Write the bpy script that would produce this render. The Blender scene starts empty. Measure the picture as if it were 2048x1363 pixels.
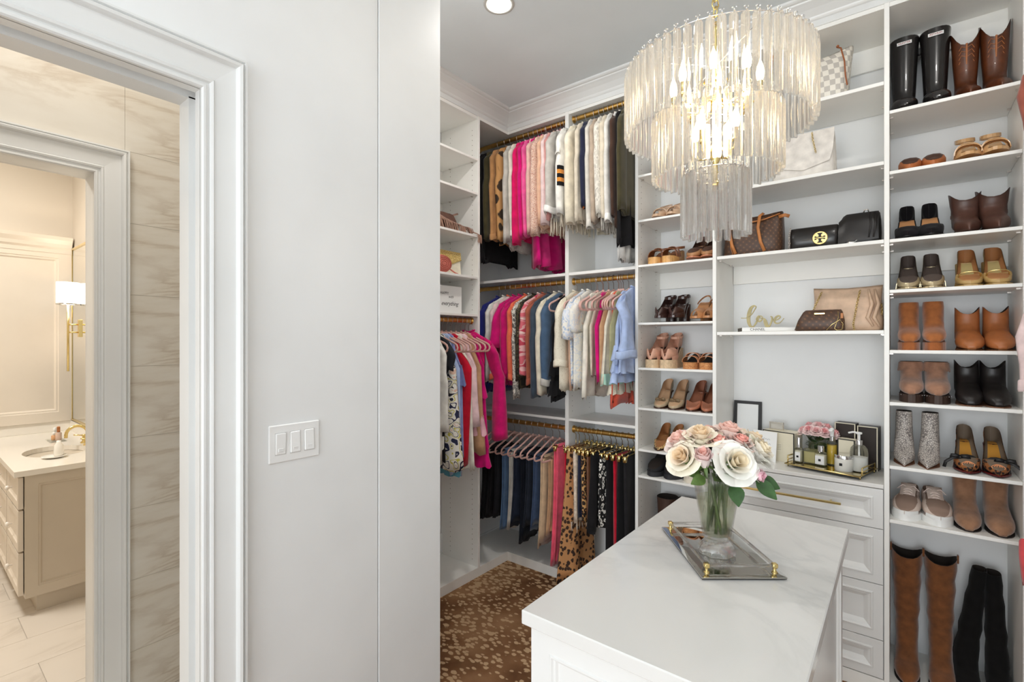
import bpy, bmesh, math, random
from mathutils import Vector, Matrix, Euler
R = random.Random(7)
PI = math.pi
S = bpy.context.scene
COL = S.collection

# ------------------------------------------------------------------ camera, world, lights, exposure
CAM_H = 1.5
YAW = math.atan((1800 - 1024) / 980.0)
cd = bpy.data.cameras.new('camera'); cam = bpy.data.objects.new('camera', cd); COL.objects.link(cam)
cam.location = (0, 0, CAM_H); cam.rotation_euler = (PI / 2, 0, YAW)
cd.sensor_width = 36.0; cd.sensor_fit = 'HORIZONTAL'; cd.lens = 36.0 * 980.0 / 2048.0
cd.clip_start = 0.02; S.camera = cam

w = bpy.data.worlds.new('room_light'); S.world = w; w.use_nodes = True
bg = w.node_tree.nodes['Background']; bg.inputs[0].default_value = (0.91, 0.96, 0.99, 1); bg.inputs[1].default_value = 1.72

def area(name, loc, rot, sx, sy, power, col, shape='RECTANGLE', spread=PI):
    l = bpy.data.lights.new(name, 'AREA'); l.shape = shape; l.size = sx
    if shape in ('RECTANGLE', 'ELLIPSE'): l.size_y = sy
    l.energy = power; l.color = col; l.spread = spread
    o = bpy.data.objects.new(name, l); COL.objects.link(o); o.location = loc; o.rotation_euler = rot
    return o
def point(name, loc, power, col, rad=.03):
    l = bpy.data.lights.new(name, 'POINT'); l.energy = power; l.color = col; l.shadow_soft_size = rad
    o = bpy.data.objects.new(name, l); COL.objects.link(o); o.location = loc
    return o
# daylight from the window behind the photographer, recessed ceiling lights, warm fills added in the bathroom
area('window_daylight', (-.1, -7.0, 1.5), (math.radians(90), 0, 0), 4.2, 2.8, 160, (0.93, 0.97, 1.0))
for nm, lx, ly, pw in (('downlight_glow', -1.438, 1.72, 7.0), ('downlight_glow', 0.25, 1.75, 3.5), ('downlight_glow', -0.55, 0.35, 2.5)):
    area(nm, (lx, ly, 3.0365), (0, 0, 0), .088, .088, pw, (1.0, .96, .91), 'DISK')
area('passage_fill', (-2.05, .30, 3.02), (0, 0, 0), .5, .5, 6.5, (1.0, .93, .84), 'DISK')  # added to brighten the passage; no lamp stands here
area('vanity_fill', (-3.9, -.15, 2.97), (0, 0, 0), .5, .5, 36, (1.0, .95, .87), 'DISK')  # added fill for the dark vanity room, without a fitting

S.view_settings.view_transform = 'Standard'; S.view_settings.look = 'None'
S.view_settings.gamma = 1.0; S.view_settings.use_curve_mapping = False
S.view_settings.exposure = 0.34
S.cycles.max_bounces = 10; S.cycles.diffuse_bounces = 5; S.cycles.glossy_bounces = 5
S.cycles.transmission_bounces = 10; S.cycles.transparent_max_bounces = 40
S.cycles.caustics_reflective = False; S.cycles.caustics_refractive = True
S.cycles.sample_clamp_indirect = 4.0
S.cycles.use_denoising = True

# ------------------------------------------------------------------ materials
def lin(c):
    return tuple(((v / 255) / 12.92 if v / 255 <= .04045 else ((v / 255 + .055) / 1.055) ** 2.4) for v in c) + (1.0,)
MATS = {}
def newmat(name):
    m = bpy.data.materials.new(name); m.use_nodes = True
    return m, m.node_tree, m.node_tree.nodes['Principled BSDF']
def nd(nt, typ, inputs=None, **kw):
    n = nt.nodes.new(typ)
    for k, v in kw.items(): setattr(n, k, v)
    for k, v in (inputs or {}).items():
        s = n.inputs[k]
        if isinstance(v, bpy.types.NodeSocket): nt.links.new(v, s)
        else: s.default_value = v
    return n
def ramp(nt, fac, stops, interp='LINEAR'):
    n = nd(nt, 'ShaderNodeValToRGB', {'Fac': fac}); cr = n.color_ramp; cr.interpolation = interp
    while len(cr.elements) > 1: cr.elements.remove(cr.elements[-1])
    cr.elements[0].position = stops[0][0]; cr.elements[0].color = stops[0][1]
    for p, c in stops[1:]:
        e = cr.elements.new(p); e.color = c
    return n.outputs['Color']
def coords(nt, scale=(1, 1, 1), rot=(0, 0, 0), gen=False):
    t = nd(nt, 'ShaderNodeTexCoord')
    mp = nd(nt, 'ShaderNodeMapping', {'Vector': t.outputs['Generated' if gen else 'Object'], 'Scale': scale, 'Rotation': rot})
    return mp.outputs['Vector']
def bump(nt, b, height, strength=.3, dist=.002):
    n = nd(nt, 'ShaderNodeBump', {'Height': height, 'Strength': strength, 'Distance': dist})
    nt.links.new(n.outputs['Normal'], b.inputs['Normal'])

def M(c, rough=.5, metal=0, var=0.0, vs=12, bmp=0, bs=250, coat=0, sheen=0, key=None, spec=.5, bd=.001):
    """plain painted / fabric / leather / metal colour with optional mottling and fine relief"""
    k = key or ('p', c, rough, metal, var, vs, bmp, bs, coat, sheen)
    if k in MATS: return MATS[k]
    m, nt, b = newmat('mat_%03d' % len(MATS))
    b.inputs['Base Color'].default_value = lin(c); b.inputs['Roughness'].default_value = rough
    b.inputs['Metallic'].default_value = metal; b.inputs['Coat Weight'].default_value = coat
    b.inputs['Specular IOR Level'].default_value = spec
    if sheen:
        b.inputs['Sheen Weight'].default_value = sheen; b.inputs['Sheen Roughness'].default_value = .5
    if var:
        v = coords(nt)
        n = nd(nt, 'ShaderNodeTexNoise', {'Vector': v, 'Scale': vs, 'Detail': 4.0})
        lo = tuple(max(0, int(x * (1 - var))) for x in c); hi = tuple(min(255, int(x * (1 + var * .6) + 2)) for x in c)
        nt.links.new(ramp(nt, n.outputs['Fac'], [(.3, lin(lo)), (.7, lin(hi))]), b.inputs['Base Color'])
    if bmp:
        v = coords(nt); n = nd(nt, 'ShaderNodeTexNoise', {'Vector': v, 'Scale': bs, 'Detail': 3.0})
        bump(nt, b, n.outputs['Fac'], bmp, bd)
    MATS[k] = m
    return m
def cloth(c, knit=False):
    return M(c, .92, 0, .10, 18, .35 if not knit else .9, 420 if not knit else 220, 0, .25 if max(c) > 60 else .05, spec=.2)
def leather(c, rough=.42, coat=0): return M(c, rough, 0, .08, 25, .15, 500, coat)
def suede(c): return M(c, .95, 0, .14, 30, .25, 600, 0, .4 if max(c) > 60 else .06, spec=.15)
def patent(c): return M(c, .12, 0, 0, 12, 0, 250, .8)

def cells(name, base, spot, scale=28, r0=.30, r1=.42, stretch=(1, 1, 1), core=None, rough=.85, warp=.6):
    """blotches: voronoi spots over a base colour, warped by noise; optional core colour (leopard rosettes)"""
    if name in MATS: return MATS[name]
    m, nt, b = newmat('mat_' + name); b.inputs['Roughness'].default_value = rough
    v = coords(nt, stretch)
    n = nd(nt, 'ShaderNodeTexNoise', {'Vector': v, 'Scale': scale * 1.3, 'Detail': 2.0})
    mx = nd(nt, 'ShaderNodeVectorMath', {0: n.outputs['Color'], 1: (warp / scale,) * 3}, operation='MULTIPLY')
    ad = nd(nt, 'ShaderNodeVectorMath', {0: v, 1: mx.outputs[0]}, operation='ADD')
    vo = nd(nt, 'ShaderNodeTexVoronoi', {'Vector': ad.outputs[0], 'Scale': scale, 'Randomness': 1.0})
    if core:
        st = [(0, lin(core)), (r0 * .55, lin(core)), (r0 * .62, lin(spot)), (r1 * .98, lin(spot)), (r1 * 1.04, lin(base))]
    else:
        st = [(0, lin(spot)), (r0, lin(spot)), (r1, lin(base))]
    nt.links.new(ramp(nt, vo.outputs['Distance'], st), b.inputs['Base Color'])
    MATS[name] = m
    return m
def stripes(name, cols, scale, axis=2, rough=.9):
    """hard bands along an axis, repeated"""
    if name in MATS: return MATS[name]
    m, nt, b = newmat('mat_' + name); b.inputs['Roughness'].default_value = rough
    v = coords(nt); sp = nd(nt, 'ShaderNodeSeparateXYZ', {0: v})
    mu = nd(nt, 'ShaderNodeMath', {0: sp.outputs[axis], 1: scale}, operation='MULTIPLY')
    fr = nd(nt, 'ShaderNodeMath', {0: mu.outputs[0]}, operation='FRACT')
    k = len(cols)
    nt.links.new(ramp(nt, fr.outputs[0], [(i / k, lin(c)) for i, c in enumerate(cols)], 'CONSTANT'), b.inputs['Base Color'])
    MATS[name] = m
    return m
def multi(name, cols, scale, stretch=(1, 1, 1), rough=.85, noise=False, pos=None):
    """patchwork of flat colours from a voronoi / noise field (prints, florals, camouflage)"""
    if name in MATS: return MATS[name]
    m, nt, b = newmat('mat_' + name); b.inputs['Roughness'].default_value = rough
    v = coords(nt, stretch)
    if noise:
        f = nd(nt, 'ShaderNodeTexNoise', {'Vector': v, 'Scale': scale, 'Detail': 2.0}).outputs['Fac']
    else:
        vo = nd(nt, 'ShaderNodeTexVoronoi', {'Vector': v, 'Scale': scale}, feature='SMOOTH_F1')
        sp = nd(nt, 'ShaderNodeSeparateXYZ', {0: vo.outputs['Color']}); f = sp.outputs[0]
    k = len(cols)
    pos = pos or [i / k for i in range(k)]
    nt.links.new(ramp(nt, f, [(p, lin(c)) for p, c in zip(pos, cols)], 'CONSTANT'), b.inputs['Base Color'])
    MATS[name] = m
    return m
def checker(name, c1, c2, scale, rough=.5, axes=None):
    if name in MATS: return MATS[name]
    m, nt, b = newmat('mat_' + name); b.inputs['Roughness'].default_value = rough
    v = coords(nt); sp = nd(nt, 'ShaderNodeSeparateXYZ', {0: v})
    a = nd(nt, 'ShaderNodeMath', {0: sp.outputs[0], 1: sp.outputs[1]}, operation='ADD')
    cb = nd(nt, 'ShaderNodeCombineXYZ', {0: a.outputs[0], 1: 0.0003, 2: sp.outputs[2]})
    ck = nd(nt, 'ShaderNodeTexChecker', {'Vector': cb.outputs[0], 'Color1': lin(c1), 'Color2': lin(c2), 'Scale': scale})
    nt.links.new(ck.outputs['Color'], b.inputs['Base Color'])
    MATS[name] = m
    return m
def cracked(name, base, line, scale=60, rough=.45, stretch=(1, 1, 1), w=.06):
    """snake-skin scales: voronoi cell edges"""
    if name in MATS: return MATS[name]
    m, nt, b = newmat('mat_' + name); b.inputs['Roughness'].default_value = rough
    v = coords(nt, stretch)
    vo = nd(nt, 'ShaderNodeTexVoronoi', {'Vector': v, 'Scale': scale}, feature='DISTANCE_TO_EDGE')
    n = nd(nt, 'ShaderNodeTexNoise', {'Vector': v, 'Scale': scale * .35})
    ad = nd(nt, 'ShaderNodeMath', {0: vo.outputs['Distance'], 1: n.outputs['Fac']}, operation='MULTIPLY')
    nt.links.new(ramp(nt, ad.outputs[0], [(0, lin(line)), (w * .5, lin(line)), (w * 1.6, lin(base))]), b.inputs['Base Color'])
    MATS[name] = m
    return m
def monogram(name):
    """dark brown coated canvas with a quiet tan lattice of small diamonds and rounds"""
    if name in MATS: return MATS[name]
    m, nt, b = newmat('mat_' + name); b.inputs['Roughness'].default_value = .45
    v = coords(nt); sp = nd(nt, 'ShaderNodeSeparateXYZ', {0: v})
    a = nd(nt, 'ShaderNodeMath', {0: sp.outputs[0], 1: sp.outputs[1]}, operation='ADD')
    cb = nd(nt, 'ShaderNodeCombineXYZ', {0: a.outputs[0], 1: sp.outputs[2], 2: 0.0})
    rt = nd(nt, 'ShaderNodeMapping', {'Vector': cb.outputs[0], 'Rotation': (0, 0, PI / 4), 'Scale': (50, 50, 1)})
    vo = nd(nt, 'ShaderNodeTexVoronoi', {'Vector': rt.outputs[0], 'Scale': 1.0, 'Randomness': 0.0}, distance='MINKOWSKI', voronoi_dimensions='2D')
    vo.inputs['Exponent'].default_value = .8
    nt.links.new(ramp(nt, vo.outputs['Distance'], [(0, lin((78, 50, 32))), (.12, lin((112, 78, 50))), (.28, lin((104, 72, 46))), (.36, lin((74, 50, 36))), (.62, lin((70, 47, 34))), (.70, lin((88, 60, 40))), (.78, lin((70, 47, 34)))]), b.inputs['Base Color'])
    MATS[name] = m
    return m
def marble(name, base, vein, scale=1.6, amount=.5, rough=.18, stretch=(1, 1, 1), rot=(0, 0, .5), dist=2.5, width=.05):
    if name in MATS: return MATS[name]
    m, nt, b = newmat('mat_' + name); b.inputs['Roughness'].default_value = rough
    v = coords(nt, stretch, rot)
    n1 = nd(nt, 'ShaderNodeTexNoise', {'Vector': v, 'Scale': scale, 'Detail': 7.0, 'Roughness': .58, 'Distortion': dist})
    sb = nd(nt, 'ShaderNodeMath', {0: n1.outputs['Fac'], 1: .5}, operation='SUBTRACT')
    ab = nd(nt, 'ShaderNodeMath', {0: sb.outputs[0]}, operation='ABSOLUTE')
    n2 = nd(nt, 'ShaderNodeTexNoise', {'Vector': v, 'Scale': scale * .7, 'Detail': 3.0})
    col = ramp(nt, ab.outputs[0], [(0, lin(vein)), (width, lin(tuple(int(a * .75 + c * .25) for a, c in zip(base, vein)))), (width * 3.2, lin(base))])
    fac = ramp(nt, n2.outputs['Fac'], [(.42, (0, 0, 0, 1)), (.62, (amount, amount, amount, 1))])
    mx = nd(nt, 'ShaderNodeMix', data_type='RGBA'); nt.links.new(fac, mx.inputs['Factor'])
    mx.inputs['A'].default_value = lin(base); nt.links.new(col, mx.inputs['B'])
    nt.links.new(mx.outputs['Result'], b.inputs['Base Color'])
    MATS[name] = m
    return m
def glass(name, tint=(1, 1, 1), rough=0.0, ior=1.47, clear=.55, haze=0.0):
    """clear glass / acrylic: part see-through, part refracting, so that lamps inside light the room"""
    if name in MATS: return MATS[name]
    m, nt, b = newmat('mat_' + name); nt.nodes.remove(b)
    g = nd(nt, 'ShaderNodeBsdfGlass', {'Color': tint + (1,), 'Roughness': rough, 'IOR': ior})
    t = nd(nt, 'ShaderNodeBsdfTransparent', {'Color': tint + (1,)})
    mx = nd(nt, 'ShaderNodeMixShader', {0: clear, 1: g.outputs[0], 2: t.outputs[0]})
    if haze:        # faintly milky acrylic
        tl = nd(nt, 'ShaderNodeBsdfTranslucent', {'Color': (1, .99, .97, 1)})
        mx = nd(nt, 'ShaderNodeMixShader', {0: haze, 1: mx.outputs[0], 2: tl.outputs[0]})
    nt.links.new(mx.outputs[0], nt.nodes['Material Output'].inputs['Surface'])
    MATS[name] = m
    return m
def glow(name, c, strength):
    if name in MATS: return MATS[name]
    m, nt, b = newmat('mat_' + name)
    b.inputs['Base Color'].default_value = lin(c); b.inputs['Emission Color'].default_value = lin(c); b.inputs['Emission Strength'].default_value = strength
    MATS[name] = m
    return m

PAINT = M((236, 237, 237), .45, 0, .012, 3, .06, 120, spec=.35, key='paint')
CEIL = M((228, 235, 239), .8, 0, .01, 3, .05, 150, key='ceil', spec=.2)
TRIM = M((228, 229, 228), .32, 0, .01, 3, .03, 90, key='trim')
MELA = M((243, 242, 238), .38, 0, .01, 4, .03, 300, key='melamine')
DRAW = M((228, 228, 226), .33, 0, .01, 3, .03, 90, key='drawerpaint')
BRASS = M((228, 184, 106), .34, 1, .06, 40, .06, 160, key='brass')
GOLD = M((226, 202, 138), .22, 1, key='gold')
CHROME = M((225, 225, 226), .08, 1, key='chrome')
STEEL = M((214, 206, 198), .3, 1, key='steel')
MIRROR = M((236, 238, 236), .015, 1, key='mirror')
VELVET = M((226, 178, 166), .9, 0, .06, 60, .3, 700, 0, .5, key='velvet')
BLACK = M((22, 21, 22), .5, key='blackm')
DARKIN = M((40, 32, 28), .9, key='darkin')
WHITE = M((240, 240, 238), .5, key='whitem')
STONE = marble('stone_top', (220, 219, 216), (178, 180, 180), 1.7, .40, .16, (1, 1, 1), (0, 0, .6))
TILE = marble('wall_tile', (220, 215, 205), (150, 120, 78), 1.5, 1.0, .22, (1, .55, 2.0), (.3, 0, 0), 1.6, .040)
FTILE = marble('floor_tile', (226, 218, 208), (172, 158, 144), 1.6, .7, .2, (2.4, .7, 1), (0, 0, .25), 1.4, .04)
GLASS = glass('vase_glass', (.98, .985, .98), 0, 1.46, .66)
FOOTGLASS = glass('vase_foot_glass', (.98, .985, .985), 0, 1.50, .22)
ACRYL = glass('prism_acrylic', (.996, .994, .988), 0, 1.49, .34, .07)
WATER = glass('vase_water', (.93, .94, .84), 0, 1.2, .85)

# ------------------------------------------------------------------ mesh building
class MB:
    def __init__(s): s.v = []; s.f = []; s.mi = []; s.m = Matrix.Identity(4); s.k = 0
    def add(s, vs, fs, k=None):
        o = len(s.v); s.v += [tuple(s.m @ Vector(p)) for p in vs]; s.f += [tuple(i + o for i in f) for f in fs]
        s.mi += [s.k if k is None else k] * len(fs); return s
    def box(s, x0, x1, y0, y1, z0, z1, bev=0.0, k=None):
        if x0 > x1: x0, x1 = x1, x0
        if y0 > y1: y0, y1 = y1, y0
        if z0 > z1: z0, z1 = z1, z0
        if bev <= 0:
            return s.add([(x0, y0, z0), (x1, y0, z0), (x1, y1, z0), (x0, y1, z0), (x0, y0, z1), (x1, y0, z1), (x1, y1, z1), (x0, y1, z1)],
                         [(3, 2, 1, 0), (4, 5, 6, 7), (0, 1, 5, 4), (1, 2, 6, 5), (2, 3, 7, 6), (3, 0, 4, 7)], k)
        b = min(bev, (x1 - x0) * .49, (y1 - y0) * .49, (z1 - z0) * .49)
        rings = []
        for z, i in ((z0, b), (z0 + b, 0), (z1 - b, 0), (z1, b)):
            rings.append([(x0 + b + (0 if i else 0), y0 + i, z), (x1 - b, y0 + i, z), (x1 - i, y0 + b, z), (x1 - i, y1 - b, z), (x1 - b, y1 - i, z), (x0 + b, y1 - i, z), (x0 + i, y1 - b, z), (x0 + i, y0 + b, z)])
        return s.loft(rings, True, True, k=k)
    def loft(s, rings, cap0=False, cap1=False, closed=True, k=None):
        n = len(rings[0]); vs = [p for r in rings for p in r]; fs = []
        for i in range(len(rings) - 1):
            for j in range(n if closed else n - 1):
                a = i * n + j; b = i * n + (j + 1) % n
                fs.append((a, b, b + n, a + n))
        if cap0: fs.append(tuple(reversed(range(n))))
        if cap1: fs.append(tuple(range((len(rings) - 1) * n, len(rings) * n)))
        return s.add(vs, fs, k)
    def lathe(s, prof, n=24, c=(0, 0, 0), cap0=True, cap1=True, k=None, sq=None):
        rings = []
        for r, z in prof:
            rings.append([(c[0] + r * math.cos(2 * PI * j / n), c[1] + r * math.sin(2 * PI * j / n), c[2] + z) for j in range(n)])
        return s.loft(rings, cap0, cap1, k=k)
    def tube(s, pts, r, n=8, caps=True, k=None, closed=False, flat=1.0):
        pts = [Vector(p) for p in pts]; rings = []; up = None; N = len(pts)
        for i, p in enumerate(pts):
            if closed: t = (pts[(i + 1) % N] - pts[i - 1])
            else: t = pts[min(i + 1, N - 1)] - pts[max(i - 1, 0)]
            if t.length < 1e-9: t = Vector((0, 0, 1))
            t.normalize()
            if up is None:
                up = Vector((1, 0, 0)) if abs(t.x) < .8 else Vector((0, 1, 0))
            up = (up - t * up.dot(t));
            if up.length < 1e-6: up = t.orthogonal()
            up.normalize(); sd = t.cross(up)
            rr = r[i] if isinstance(r, (list, tuple)) else r
            rings.append([tuple(p + (up * math.cos(2 * PI * j / n) * flat + sd * math.sin(2 * PI * j / n)) * rr) for j in range(n)])
        if closed: rings.append(rings[0]); caps = False
        return s.loft(rings, caps, caps, k=k)
    def ribbon(s, pts, nrm, w, th, k=None):
        """flat strap along pts; nrm(i) outward normal, w width, th thickness"""
        pts = [Vector(p) for p in pts]; N = len(pts); rings = []
        for i, p in enumerate(pts):
            t = (pts[min(i + 1, N - 1)] - pts[max(i - 1, 0)]).normalized()
            nv = Vector(nrm[i] if isinstance(nrm, list) else nrm); nv = (nv - t * nv.dot(t)).normalized(); b = t.cross(nv)
            ww = w[i] if isinstance(w, list) else w
            rings.append([tuple(p - b * ww / 2), tuple(p + b * ww / 2), tuple(p + b * ww / 2 + nv * th), tuple(p - b * ww / 2 + nv * th)])
        return s.loft(rings, True, True, k=k)
    def sphere(s, c, r, nu=12, nv=8, k=None, sc=(1, 1, 1)):
        rings = []
        for i in range(nv + 1):
            a = PI * i / nv; rr = max(math.sin(a), .001)
            rings.append([(c[0] + r * sc[0] * rr * math.cos(2 * PI * j / nu), c[1] + r * sc[1] * rr * math.sin(2 * PI * j / nu), c[2] - r * sc[2] * math.cos(a)) for j in range(nu)])
        return s.loft(rings, True, True, k=k)
    def prism(s, poly, y0, y1, k=None):
        """polygon in (x,z) extruded along y"""
        n = len(poly)
        return s.add([(x, y0, z) for x, z in poly] + [(x, y1, z) for x, z in poly],
                     [tuple(range(n)), tuple(reversed(range(n, 2 * n)))] + [((i + 1) % n, i, i + n, (i + 1) % n + n) for i in range(n)], k)
    def panel(s, x0, x1, z0, z1, y, prof, k=None):
        """framed panel facing -y at plane y; prof = [(inset, depth>0 goes back)], last ring is filled"""
        rings = [[(x0 + i, y + d, z0 + i), (x1 - i, y + d, z0 + i), (x1 - i, y + d, z1 - i), (x0 + i, y + d, z1 - i)] for i, d in prof]
        return s.loft(rings, False, True, k=k)
    def build(s, name, mat, parent=None, smooth=False, loc=None, auto=None):
        me = bpy.data.meshes.new(name); me.from_pydata(s.v, [], s.f)
        mats = mat if isinstance(mat, (list, tuple)) else [mat]
        for m in mats: me.materials.append(m)
        if len(mats) > 1:
            for p, i in zip(me.polygons, s.mi): p.material_index = min(i, len(mats) - 1)
        bm = bmesh.new(); bm.from_mesh(me); bmesh.ops.remove_doubles(bm, verts=bm.verts, dist=1e-6); bmesh.ops.recalc_face_normals(bm, faces=bm.faces); bm.to_mesh(me); bm.free()
        if smooth: me.shade_smooth()
        if smooth and auto:
            me.set_sharp_from_angle(angle=math.radians(auto))
        o = bpy.data.objects.new(name, me); COL.objects.link(o)
        if parent is not None: o.parent = parent
        if loc is not None: o.location = loc
        return o

def tag(o, label=None, cat=None, group=None, kind=None):
    if label: o['label'] = label
    if cat: o['category'] = cat
    if group: o['group'] = group
    if kind: o['kind'] = kind
    return o
def thing(name, label, cat, loc=(0, 0, 0), rz=0, group=None):
    o = bpy.data.objects.new(name, None); COL.objects.link(o); o.location = loc; o.rotation_euler = (0, 0, rz); o.empty_display_size = .02
    return tag(o, label, cat, group)
def dup(o, loc=None, rz=None, label=None, group=None, parent=None, mirror=False):
    c = o.copy(); COL.objects.link(c)
    if parent is not None: c.parent = parent
    if loc is not None: c.location = loc
    if rz is not None: c.rotation_euler = (0, 0, rz)
    if mirror: c.scale.x = -c.scale.x
    if label: c['label'] = label
    if group: c['group'] = group
    for ch in list(o.children): dup(ch, parent=c)
    return c
def struct(name, mb, mat, parent=None, smooth=False):
    o = mb.build(name, mat, parent, smooth); o['kind'] = 'structure'; return o
def text(body, size, depth, mat, parent, loc, rot=(PI / 2, 0, 0), name='lettering', shear=0, align='CENTER', space=1.0):
    c = bpy.data.curves.new(name, 'FONT'); c.body = body; c.size = size; c.extrude = depth; c.align_x = align; c.align_y = 'CENTER'; c.shear = shear; c.space_character = space
    t_ = bpy.data.objects.new(name, c); COL.objects.link(t_); dg = bpy.context.evaluated_depsgraph_get()
    me = bpy.data.meshes.new_from_object(t_.evaluated_get(dg)); bpy.data.objects.remove(t_); me.materials.clear(); me.materials.append(mat)
    o = bpy.data.objects.new(name, me); COL.objects.link(o); o.location = loc; o.rotation_euler = rot
    if parent is not None: o.parent = parent
    return o
# ------------------------------------------------------------------ the room
XW = -1.48; XL = -2.105; YB = 2.609; BACK = 2.95; LBACK = -2.446; CEILZ = 3.04
DY0, DY1, DZ = -.30, .514, 2.18
X2 = -2.5; EY0, EY1, EZ = -.32, .4915, 2.165
XF = -5.15; MY = .885; Y0 = -1.7

def carpet_mat():
    m, nt, b = newmat('mat_carpet'); b.inputs['Roughness'].default_value = .95; b.inputs['Specular IOR Level'].default_value = .15
    v = coords(nt)
    n = nd(nt, 'ShaderNodeTexNoise', {'Vector': v, 'Scale': 22.0, 'Detail': 2.0})
    mx = nd(nt, 'ShaderNodeVectorMath', {0: n.outputs['Color'], 1: (.022, .022, .0)}, operation='MULTIPLY')
    ad = nd(nt, 'ShaderNodeVectorMath', {0: v, 1: mx.outputs[0]}, operation='ADD')
    st = nd(nt, 'ShaderNodeMapping', {'Vector': ad.outputs[0], 'Rotation': (0, 0, .35), 'Scale': (.62, 1.0, 1)})
    vo = nd(nt, 'ShaderNodeTexVoronoi', {'Vector': st.outputs[0], 'Scale': 44.0, 'Randomness': .9})
    # spot size swells and shrinks in broad drifts; spotted strips run beside plain ones
    b1 = nd(nt, 'ShaderNodeTexNoise', {'Vector': v, 'Scale': 2.6, 'Detail': 1.0})
    sp = nd(nt, 'ShaderNodeSeparateXYZ', {0: vo.outputs['Color']})
    thr = nd(nt, 'ShaderNodeMath', {0: b1.outputs['Fac'], 1: .80}, operation='MULTIPLY')
    th2 = nd(nt, 'ShaderNodeMath', {0: sp.outputs[0], 1: .14, 2: thr.outputs[0]}, operation='MULTIPLY_ADD')
    df = nd(nt, 'ShaderNodeMath', {0: th2.outputs[0], 1: vo.outputs['Distance']}, operation='SUBTRACT')
    spot = ramp(nt, df.outputs[0], [(.02, (0, 0, 0, 1)), (.10, (1, 1, 1, 1))])
    g = nd(nt, 'ShaderNodeTexNoise', {'Vector': v, 'Scale': 3.2, 'Detail': 5.0})
    base = ramp(nt, g.outputs['Fac'], [(.34, lin((102, 68, 44))), (.5, lin((138, 99, 68))), (.68, lin((166, 126, 91)))])
    mix = nd(nt, 'ShaderNodeMix', data_type='RGBA'); nt.links.new(spot, mix.inputs['Factor']); nt.links.new(base, mix.inputs['A']); mix.inputs['B'].default_value = lin((206, 172, 134))
    nt.links.new(mix.outputs['Result'], b.inputs['Base Color'])
    f = nd(nt, 'ShaderNodeTexNoise', {'Vector': v, 'Scale': 420.0, 'Detail': 2.0}); bump(nt, b, f.outputs['Fac'], .8, .004)
    return m
mb = MB(); mb.box(XW - .07, 1.7, Y0, BACK + .1, -.06, 0); mb.box(LBACK - .1, XW - .07, 1.33, BACK + .1, -.06, 0)
struct('floor', mb, carpet_mat())
mb = MB(); mb.box(-5.3, 1.7, Y0, BACK + .12, CEILZ, CEILZ + .08); struct('ceiling', mb, CEIL)

# wall with the bathroom doorway, and the flat end panel where it stops
mb = MB()
mb.box(XW - .14, XW, Y0, DY0 - .02, 0, CEILZ); mb.box(XW - .14, XW, DY1 + .02, 1.086, 0, CEILZ); mb.box(XW - .14, XW, DY0 - .02, DY1 + .02, DZ + .02, CEILZ)
mb.box(XW - .14, XW - .012, 1.086, 1.375, 0, CEILZ)
struct('wall_left', mb, PAINT)
mb = MB(); mb.box(XW - .012, XW + .002, 1.091, 1.393, 0, CEILZ, .0015); mb.box(XW - .14, XW - .012, 1.375, 1.393, 0, CEILZ)
struct('trim_1', mb, PAINT)
mb = MB(); mb.box(LBACK - .12, XW - .14, 1.33, 1.39, 0, CEILZ); struct('wall_return', mb, PAINT)
mb = MB(); mb.box(LBACK - .12, LBACK, 1.39, BACK + .12, 0, CEILZ); struct('wall_alcove', mb, PAINT)
mb = MB(); mb.box(LBACK, 1.1, BACK, BACK + .12, 0, CEILZ); struct('wall_back', mb, PAINT)
mb = MB(); mb.box(.90, 1.02, 1.5, BACK, 0, CEILZ); struct('wall_right', mb, PAINT)
mb = MB(); mb.box(1.62, 1.70, Y0, 1.5, 0, CEILZ); mb.box(.90, 1.70, 1.5, 1.56, 0, CEILZ); struct('wall_light_block', mb, PAINT)  # unseen wall, added to cut light from the open right side
mb = MB(); mb.box(LBACK, LBACK + .014, 1.39, BACK, 0, .20, .004); mb.box(LBACK, LBACK + .02, 1.39, BACK, 0, .07); struct('baseboard_alcove', mb, TRIM)

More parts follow.
